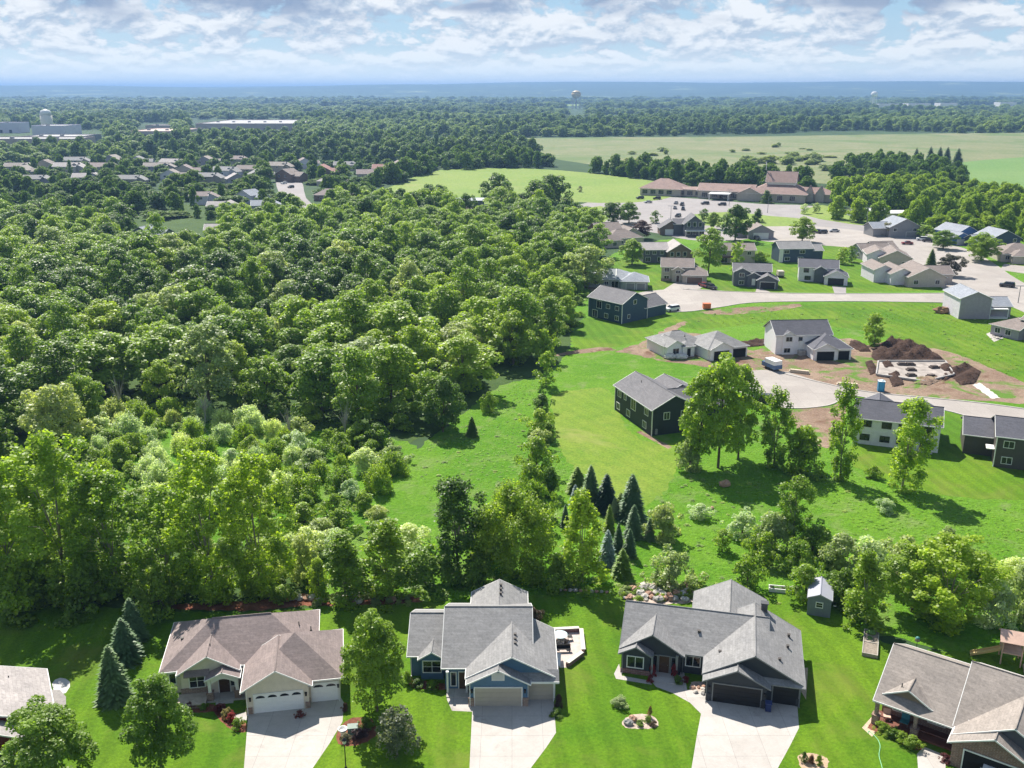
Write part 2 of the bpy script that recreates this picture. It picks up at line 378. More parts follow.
# the wide pale mown strip left of the dark house and the lots round the new houses
sheet('mown_grass', [(552, 396), (585, 388), (612, 392), (625, 428), (660, 446), (682, 440), (676, 470), (668, 488), (640, 508), (612, 500), (590, 478), (568, 462), (556, 440), (553, 415)], .024, m_pale, 2, .4)
sheet('mown_grass', [(560, 366), (600, 350), (640, 362), (740, 366), (720, 380), (610, 386), (556, 392), (548, 378)], .0245, m_mead, 2, .4)
sheet('mown_grass', [(572, 330), (590, 318), (650, 330), (720, 314), (700, 306), (600, 322), (640, 322), (655, 336), (600, 350), (576, 352)], .0255, m_lawn, 2, .4)
sheet('mown_grass', [(846, 452), (870, 440), (948, 412), (1000, 425), (1060, 440), (1060, 492), (990, 500), (930, 492), (860, 470)], .0262, m_lawn, 2, .4)
sheet('mown_grass', [(640, 318), (730, 308), (945, 302), (1100, 318), (1100, 400), (1010, 392), (930, 352), (860, 330), (770, 322), (700, 330)], .0268, m_lawn, 2, .3)
sheet('mown_grass', [(560, 300), (590, 262), (640, 258), (720, 250), (860, 238), (945, 262), (958, 290), (700, 292), (590, 300)], .0272, m_lawn, 2, .3)
sheet('mown_grass', [(812, 238), (900, 241), (905, 248), (860, 251), (812, 249)], .03, m_lawn, 0, .3)
# streets and parking lots
def street(name, pts, z, m, kerb=True):
    sheet(name, pts, z, m, 3)
street('parking_lot', [(574, 208), (602, 199), (640, 196), (700, 199), (760, 204), (812, 206), (845, 218), (900, 222), (960, 232), (1030, 246), (1030, 252), (960, 246), (900, 240), (860, 236), (800, 232), (740, 240), (690, 240), (650, 232), (596, 228), (590, 217)], .034, m_asph)
street('street', [(742, 222), (812, 226), (870, 232), (905, 240), (960, 247), (992, 262), (1022, 282), (1100, 316), (1100, 345), (1010, 306), (978, 300), (935, 285), (905, 262), (870, 250), (830, 246), (780, 243), (742, 236)], .038, m_road)
street('street', [(630, 296), (650, 291), (690, 289), (760, 293), (860, 294), (945, 293), (990, 296), (990, 304), (945, 303), (860, 301), (760, 302), (720, 307), (690, 311), (662, 311), (640, 304)], .042, m_road)
street('street', [(748, 386), (742, 374), (762, 370), (790, 373), (834, 386), (873, 393), (930, 398.5), (985, 404), (1100, 420), (1100, 436), (985, 420), (945, 410), (905, 405), (870, 398), (848, 396), (828, 405), (790, 408), (765, 402)], .042, m_road)
street('street', [(276, 172), (300, 180), (306, 198), (322, 212), (312, 218), (296, 206), (280, 196)], .04, m_asph)
# kerbs: real raised edges along the far side of the new streets
def kerb(pts, name='kerb', wdt=.35, h=.13):
    P = smooth_poly([G(*p)[:2] for p in pts], 5)[:-(5)]
    mb = MB()
    for a, b in zip(P, P[1:]):
        d = Vector((b[0]-a[0], b[1]-a[1], 0)); L = d.length
        if L < .05 or L > 60: continue
        nn = Vector((-d.y, d.x, 0)).normalized()*wdt/2
        mb.prism([(a[0]-nn.x, a[1]-nn.y), (b[0]-nn.x, b[1]-nn.y), (b[0]+nn.x, b[1]+nn.y), (a[0]+nn.x, a[1]+nn.y)], .03, h+.03)
    tag(mb.build(name, m_kerb), kind='structure')
kerb([(640, 304), (662, 311.5), (690, 311.5), (720, 307.3), (760, 302.4), (860, 301.6), (945, 303.4)])
kerb([(690, 289), (760, 292.8), (860, 293.8), (945, 292.8)])
kerb([(748, 386), (765, 402.5), (790, 408.5), (828, 405.6), (848, 396.5), (870, 398.5), (905, 405.6), (945, 410.6), (985, 420.6), (1060, 431)])
kerb([(790, 372.8), (834, 385.7), (873, 392.7), (930, 398.2), (985, 403.7), (1060, 414)])
# bare dirt of the building sites
sheet('dirt_lot', [(618, 351), (640, 343), (654, 336), (668, 328), (680, 322), (688, 322), (676, 332), (700, 334), (752, 351), (772, 345), (850, 338), (868, 352), (876, 372), (878, 395), (834, 388), (790, 375), (744, 372), (700, 366), (668, 362), (640, 356), (618, 352)], .030, m_dirt, 2, .5)
sheet('dirt_lot', [(866, 346), (900, 344), (950, 352), (985, 366), (1030, 386), (1040, 404), (985, 401), (930, 399), (878, 395), (868, 372)], .031, m_dirt, 2, .5)
sheet('dirt_lot', [(790, 410), (832, 406), (846, 404), (838, 438), (828, 448), (805, 440), (796, 425)], .031, m_dirt, 2, .4)
sheet('dirt_lot', [(556, 354), (600, 347), (616, 350), (600, 351.5), (558, 356)], .0305, m_dirt, 2, .3)
sheet('dirt_lot', [(700, 312), (760, 306), (800, 304), (790, 309), (730, 315)], .0306, m_dirt, 2, .4)
sheet('dirt_lot', [(586, 288), (600, 280), (612, 282), (600, 292)], .0306, m_dirt, 2, .4)
# fields of the far plain
for k_, q_ in enumerate(FARF): sheet('far_field', q_, .12+.01*k_, m_field if k_ % 3 else m_wheat, 0, 0)
# fields beyond
sheet('hay_field', [(372, 196), (400, 183), (440, 170), (520, 168), (600, 174), (660, 182), (700, 186), (660, 200), (600, 203), (520, 200), (470, 206), (372, 206)], .05, m_field, 2)
sheet('hay_field', [(415, 143), (510, 140), (510, 143.5), (415, 147)], .08, m_field, 0)
sheet('grain_field', [(500, 138.5), (760, 136.5), (1100, 132.5), (1100, 160), (960, 164), (930, 172), (860, 186), (740, 176), (640, 170), (560, 160), (520, 148)], .06, m_wheat, 2)
sheet('crop_field', [(930, 168), (985, 160), (1100, 155), (1100, 192), (1010, 188), (940, 182)], .09, m_pick, 2)
sheet('grass_verge', [(800, 214), (822, 205), (850, 212), (900, 220), (960, 226), (985, 236), (940, 236), (890, 228), (850, 224)], .044, m_field, 2)
sheet('grass_verge', [(690, 215), (730, 212), (770, 216), (812, 220), (800, 226), (730, 226), (690, 224)], .046, m_field, 2)
sheet('grass_verge', [(576, 212), (600, 206), (612, 212), (600, 226), (584, 226)], .046, m_field, 2)
sheet('grass_verge', [(1000, 262), (1040, 262), (1040, 275), (1010, 272)], .046, m_lawn, 0)
# ---------------------------------------------------------------- tree prototypes
M_LEAF = leafmat('leaves', .3, .5); M_NEED = leafmat('needles', .22, .12, .22); M_LEAFF = leafmat('distant leaves', .22, .4, .08); M_LEAF2 = leafmat('loose leaves', .36, .55)
M_BARK = plain('bark', (.13, .10, .075), .9, .3, 3, .1, bump=.5, bs=8)
M_BARK2 = plain('pale bark', (.26, .23, .19), .9, .3, 3, .1, bump=.5, bs=8)
M_BARK3 = plain('bleached bark', (.40, .37, .33), .9, .2, 3, .1)
def quads(C, N, size, g, asp=1.0):
    "leaf clumps: one small irregular quad per centre C facing N"
    k = len(C); a = g.normal(size=(k, 3)); U = np.cross(N, a); U /= np.linalg.norm(U, axis=1, keepdims=True)+1e-9
    W = np.cross(N, U); s = (size*g.uniform(.6, 1.35, k))[:, None] if np.isscalar(size) else size[:, None]
    V = np.empty((k, 4, 3)); j = lambda: g.uniform(.65, 1.15, (k, 1))
    V[:, 0] = C-U*s*.5*j()*asp; V[:, 1] = C-W*s*.5*j(); V[:, 2] = C+U*s*.5*j()*asp; V[:, 3] = C+W*s*.5*j()
    return V.reshape(-1, 3), np.arange(4*k).reshape(k, 4)
def lobes_crown(g, lobes, per_m2, size, jit=.45, low=-.5):
    "cover each foliage lobe (x,y,z,r) with leaf clumps, denser above"
    Cs, Ns = [], []
    for x, y, z, r in lobes:
        k = max(8, int(per_m2*4*math.pi*r*r*.75))
        d = g.normal(size=(k, 3)); d /= np.linalg.norm(d, axis=1, keepdims=True)
        d = d[d[:, 2] > low]; k = len(d)
        rad = r*(g.uniform(.72, 1.08, (k, 1)))*np.array([[1, 1, .86]])
        Cs.append(np.array([[x, y, z]])+d*rad)
        nn = d*.55+np.array([[0, 0, .7]])+g.normal(size=(k, 3))*jit; Ns.append(nn/np.linalg.norm(nn, axis=1, keepdims=True))
    return quads(np.vstack(Cs), np.vstack(Ns), size, g)
def limb_mesh(g, H, r0, tips, bark, name, fork=.35, lean=.0):
    mb = MB(); zf = H*fork
    top = (g.normal()*lean, g.normal()*lean, H*.82)
    mb.tube((0, 0, -.1), (top[0]*.3, top[1]*.3, zf), r0, r0*.7, 8); mb.tube((top[0]*.3, top[1]*.3, zf), top, r0*.7, r0*.15, 6)
    for t in tips:
        q = zf*g.uniform(.75, 1.25); a = Vector((top[0]*.3, top[1]*.3, q)); b = Vector(t[:3])
        mid = a.lerp(b, .5)+Vector((0, 0, .08*H*g.uniform(0, 1)))
        mb.tube(a, mid, r0*.34, r0*.22, 5); mb.tube(mid, b, r0*.22, r0*.06, 5)
    me = bpy.data.meshes.new(name); me.from_pydata(mb.v, [], mb.f); me.materials.append(bark); me.update(); return me
PROTO = {}
def proto(kind, i, H, W, crown, trunk): PROTO.setdefault(kind, []).append((crown, trunk, H, W))
def env_lobes(g, n, H, W, z0, shape, rl, rough=1.0):
    "lobe centres spread over an uneven envelope: shape(t) = relative radius at relative height t"
    L = []; ph = g.uniform(0, 6.28, 4)
    for k in range(n):
        t = (k+.5)/n; t = t**.85; a = k*2.39996+g.uniform(-.5, .5)*rough
        lump = 1+rough*(.13*math.sin(2*a+ph[0]+4*t)+.10*math.sin(3*a+ph[1])+.08*math.sin(7*t+ph[2]))
        rr = shape(t)*W/2*lump; q = rl*g.uniform(max(.35, 1-.42*rough), min(1.5, 1+.38*rough))*W*.5
        rad = max(0, rr-q*.6)*(g.uniform(.82, 1.1) if k % 3 else g.uniform(.15, .7))
        L.append((rad*math.cos(a), rad*math.sin(a), z0+(H-z0)*t-q*.5+g.uniform(-.055, .055)*H*rough, q))
    return L
def dome(p): return lambda t: max(.12, (1-abs(2*t-.75)**2.3*.62)) if t < .375 else max(.15, math.sqrt(max(0, 1-((t-.375)/.66)**2)))**p
def gen_round(kind, seeds, H, W, n, rl, dens, size, z0=.22, p=1.0, bark=M_BARK, jit=.45, rough=1.0):
    for sd_ in seeds:
        g = np.random.default_rng(sd_)
        sx, sy = g.uniform(.86, 1.14), g.uniform(.86, 1.14)
        L = [(x*sx, y*sy, z, r) for x, y, z, r in env_lobes(g, n, H, W, H*z0, dome(p), rl, rough)]
        V, Q = lobes_crown(g, L, dens, size, jit)
        V[:, 2] = np.maximum(V[:, 2], .12)
        c = mesh_np('crown', V, Q, [M_LEAFF if kind == 'far' else M_LEAF])
        tr = limb_mesh(g, H, W*.028, [L[j] for j in range(1, len(L), max(1, len(L)//7))], bark, 'trunk')
        proto(kind, sd_, H, W, c, tr)
# broad rounded oaks of the wood, taller looser ashes, lawn maples, tall cottonwoods, a willow, bushes
gen_round('oak', [11, 12, 13, 14, 15, 16], 13, 11, 50, .25, 13, .50)
gen_round('ash', [21, 22, 23, 24], 15, 9, 52, .27, 13, .47, .2, .8)
gen_round('maple', [31, 32, 33], 10, 6.6, 70, .25, 56, .235, .2, .75)
gen_round('bush', [41, 42, 43, 44, 45, 46], 4, 5, 40, .28, 34, .28, .0, 1.0, M_BARK, .5, 1.75)
gen_round('sapling', [51, 52, 53], 6, 4, 32, .32, 16, .4, .1, .8)
gen_round('smalltree', [56, 57, 58], 5, 4.6, 40, .26, 26, .27, .2, 1.0, M_BARK2, .7)
def gen_tall(kind, seeds, H, W, n, rl, dens, size, z0, shape, droop=0, bark=M_BARK2):
    for sd_ in seeds:
        g = np.random.default_rng(sd_)
        L = []
        for x, y, z, r in env_lobes(g, n, H, W, H*z0, shape, rl):
            if g.uniform() < .1: continue
            L.append((x, y, z-droop*math.hypot(x, y), r*g.uniform(.7, 1.15)))
        Cs, Ns = [], []
        for x, y, z, r in L:
            k = max(8, int(dens*4*math.pi*r*r)); d = g.normal(size=(k, 3)); d /= np.linalg.norm(d, axis=1, keepdims=True)
            rad = r*g.uniform(.3, 1.25, (k, 1))*np.array([[.9, .9, 1.25]])
            Cs.append(np.array([[x, y, z]])+d*rad); nn = d*.5+np.array([[0, 0, .65]])+g.normal(size=(k, 3))*.6; Ns.append(nn/np.linalg.norm(nn, axis=1, keepdims=True))
        V, Q = quads(np.vstack(Cs), np.vstack(Ns), size, g); V[:, 2] = np.maximum(V[:, 2], .15)
        c = mesh_np('crown', V, Q, [M_LEAF2])
        tr = limb_mesh(g, H, W*(.03 if kind == 'poplar' else .02), [L[j] for j in range(0, len(L), max(1, len(L)//11))], bark, 'trunk', .25, .3)
        proto(kind, sd_, H, W, c, tr)
sh_tall = lambda t: .55+.45*math.sin(min(1, t*1.7)*math.pi*.5) if t < .6 else max(.3, math.sqrt(max(0, 1-((t-.6)/.43)**2)))
gen_tall('cottonwood', [61, 62, 63, 64], 18, 9, 130, .17, 19, .34, .05, sh_tall)
gen_tall('poplar', [71, 72, 73], 14, 5, 68, .28, 22, .31, .02, lambda t: .62+.38*math.sin(t*math.pi) if t < .7 else max(.28, math.sqrt(max(0, 1-((t-.65)/.38)**2))))
gen_tall('willow', [81, 82], 12, 12, 96, .2, 22, .31, .1, dome(1.0), .12)
gen_tall('cone', [85, 86], 11, 5, 64, .26, 26, .29, .02, lambda t: max(.12, 1.1-t*.82))
gen_tall('marsh', [91, 92, 93], 4, 6, 44, .27, 24, .27, .0, lambda t: 1.0-.5*t*t)
gen_round('far', [111, 112, 113, 114], 11, 11, 26, .34, 5.0, .9, .12)
def gen_spruce(kind, seeds, H, W, tiers, per, wid):
    for sd_ in seeds:
        g = np.random.default_rng(sd_); V = []; Q = []
        for i in range(tiers):
            t = i/(tiers-1); z = H*(.03+.95*t**.95); rr = W/2*(1-t)**.64*(1.0+.08*math.sin(i*2.1))+.12
            for j in range(max(4, int(per*(1-.55*t)))):
                a = g.uniform(0, 6.283); L = rr*g.uniform(.66, 1.18); dz = -L*g.uniform(.12, .38)
                ca, sa = math.cos(a), math.sin(a); w_ = wid*L*g.uniform(.7, 1.2)+.05
                for s0, s1, ww in ((.12, .62, 1.0), (.45, 1.0, .62)):
                    roll = g.uniform(-.5, .5)
                    p0 = np.array([ca*L*s0, sa*L*s0, z+dz*s0]); p1 = np.array([ca*L*s1, sa*L*s1, z+dz*s1-.03*L])
                    pm = (p0+p1)/2; sd2 = np.array([-sa, ca, roll])*w_*ww
                    i0 = len(V); V += [p0, pm-sd2+[0, 0, -.05*L], p1, pm+sd2+[0, 0, -.05*L]]; Q.append((i0, i0+1, i0+2, i0+3))
        V = np.array(V); V[:, 2] = np.maximum(V[:, 2], .08); c = mesh_np('crown', V, Q, [M_NEED])
        mb = MB().tube((0, 0, -.1), (0, 0, H*.95), W*.035, .03, 7)
        me = bpy.data.meshes.new('trunk'); me.from_pydata(mb.v, [], mb.f); me.materials.append(M_BARK); me.update()
        proto(kind, sd_, H, W, c, me)
gen_spruce('spruce', [101, 102, 103], 8, 3.6, 42, 46, .13)
# tints (linear base colours)
T = dict(dark=(.110, .190, .026), deep=(.180, .280, .032), mid=(.230, .330, .034), warm=(.255, .360, .038), lime=(.270, .360, .042), yel=(.35, .38, .04),
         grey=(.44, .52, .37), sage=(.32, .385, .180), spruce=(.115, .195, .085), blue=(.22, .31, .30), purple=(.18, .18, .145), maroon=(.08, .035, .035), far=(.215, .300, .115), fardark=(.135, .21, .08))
TREE_N = {'oak': 'broadleaf_tree', 'ash': 'broadleaf_tree', 'maple': 'maple_tree', 'bush': 'shrub', 'sapling': 'young_tree', 'smalltree': 'small_tree', 'cottonwood': 'cottonwood_tree',
          'poplar': 'poplar_tree', 'willow': 'willow_tree', 'cone': 'conical_tree', 'marsh': 'marsh_shrub', 'spruce': 'spruce_tree', 'far': 'broadleaf_tree'}
def plant(kind, x, y, h, wd, tint, label, group=None, i=None, rz=None, name=None, cat=None):
    P = PROTO[kind]; i = random.randrange(len(P)) if i is None else i % len(P); cr, tk, H, W = P[i]
    t = thing(name or TREE_N[kind], label, cat or ('shrub' if kind in ('bush', 'marsh') else 'tree'), (x, y, .03), random.uniform(0, 6.28) if rz is None else rz, group)
    t.scale = (wd/W, wd/W, h/H)
    if kind in ('oak', 'ash', 'cottonwood', 'poplar', 'marsh', 'bush', 'cone'): t.rotation_euler = (random.uniform(-.07, .07), random.uniform(-.07, .07), t.rotation_euler.z)
    c = link(bpy.data.objects.new('crown', cr), t); c.color = (*(T[tint] if isinstance(tint, str) else tint), 1)
    link(bpy.data.objects.new('stem' if kind in ('bush', 'marsh') else 'trunk', tk), t)
    return t
def tree_px(kind, px, pb, pt, wpx, tint, label, group=None, **k):
    x, y, _ = G(px, pb); h = max(.6, height_at(y, pt)); wd = wpx*depth(y, h*.5)/F*(1.15 if kind == 'spruce' else 1.15 if kind in ('poplar', 'cone') else 1.0)
    return plant(kind, x, y, h, wd, tint, label, group, **k)
def stuff_scatter(name, pts, scl, protos, label=None, tints=None, floor=0.0):
    "one object: points that carry instanced crowns (uncountable mass of trees or bushes)"
    me = bpy.data.meshes.new(name); me.vertices.add(len(pts)); me.vertices.foreach_set('co', np.asarray(pts, np.float32).ravel())
    a = me.attributes.new('siz', 'FLOAT_VECTOR', 'POINT'); a.data.foreach_set('vector', np.asarray(scl, np.float32).ravel())
    a = me.attributes.new('spin', 'FLOAT_VECTOR', 'POINT'); r_ = np.zeros((len(pts), 3), np.float32); r_[:, 2] = rng.uniform(0, 6.28, len(pts)); a.data.foreach_set('vector', r_.ravel())
    a = me.attributes.new('pick', 'INT', 'POINT'); a.data.foreach_set('value', rng.integers(0, len(protos), len(pts)).astype(np.int32))
    o = link(bpy.data.objects.new(name, me))
    ng = bpy.data.node_groups.new(name, 'GeometryNodeTree'); ng.interface.new_socket('Geometry', in_out='INPUT', socket_type='NodeSocketGeometry'); ng.interface.new_socket('Geometry', in_out='OUTPUT', socket_type='NodeSocketGeometry')
    n, l = ng.nodes, ng.links; gi = n.new('NodeGroupInput'); go = n.new('NodeGroupOutput'); ip = n.new('GeometryNodeInstanceOnPoints'); jn = n.new('GeometryNodeJoinGeometry')
    for p in reversed(protos):
        oi = n.new('GeometryNodeObjectInfo'); oi.inputs['Object'].default_value = p; gt = n.new('GeometryNodeGeometryToInstance')
        l.new(oi.outputs['Geometry'], gt.inputs[0]); l.new(gt.outputs[0], jn.inputs[0])
    l.new(gi.outputs[0], ip.inputs['Points']); l.new(jn.outputs[0], ip.inputs['Instance']); ip.inputs['Pick Instance'].default_value = True
    for nm, ty, sk in (('pick', 'INT', 'Instance Index'), ('spin', 'FLOAT_VECTOR', 'Rotation'), ('siz', 'FLOAT_VECTOR', 'Scale')):
        na = n.new('GeometryNodeInputNamedAttribute'); na.data_type = ty; na.inputs['Name'].default_value = nm; l.new(na.outputs[0], ip.inputs[sk])
    l.new(ip.outputs[0], go.inputs[0]); md = o.modifiers.new('grow', 'NODES'); md.node_group = ng
    if tints: o.color = (*T[tints], 1)
    return tag(o, label, kind='stuff')
def poisson(poly, dmin, dmax=None, seed=1, tries=None, grow=0.0):
    "scattered points inside a photo-space polygon of ground positions, spacing in metres"
    W_ = [G(*p)[:2] for p in poly]; xs = [p[0] for p in W_]; ys = [p[1] for p in W_]; g = random.Random(seed); out = []; cell = dmin
    grid = {}; A = (max(xs)-min(xs))*(max(ys)-min(ys)); tries = tries or int(A/(dmin*dmin)*7)
    for _ in range(tries):
        x, y = g.uniform(min(xs), max(xs)), g.uniform(min(ys), max(ys))
        if not inside((x, y), W_): continue
        cx, cy_ = int(x//cell), int(y//cell); ok = True
        for a in (-1, 0, 1):
            for b in (-1, 0, 1):
                for q in grid.get((cx+a, cy_+b), ()):
                    if (q[0]-x)**2+(q[1]-y)**2 < dmin*dmin: ok = False
        if ok: grid.setdefault((cx, cy_), []).append((x, y)); out.append((x, y))
    return out
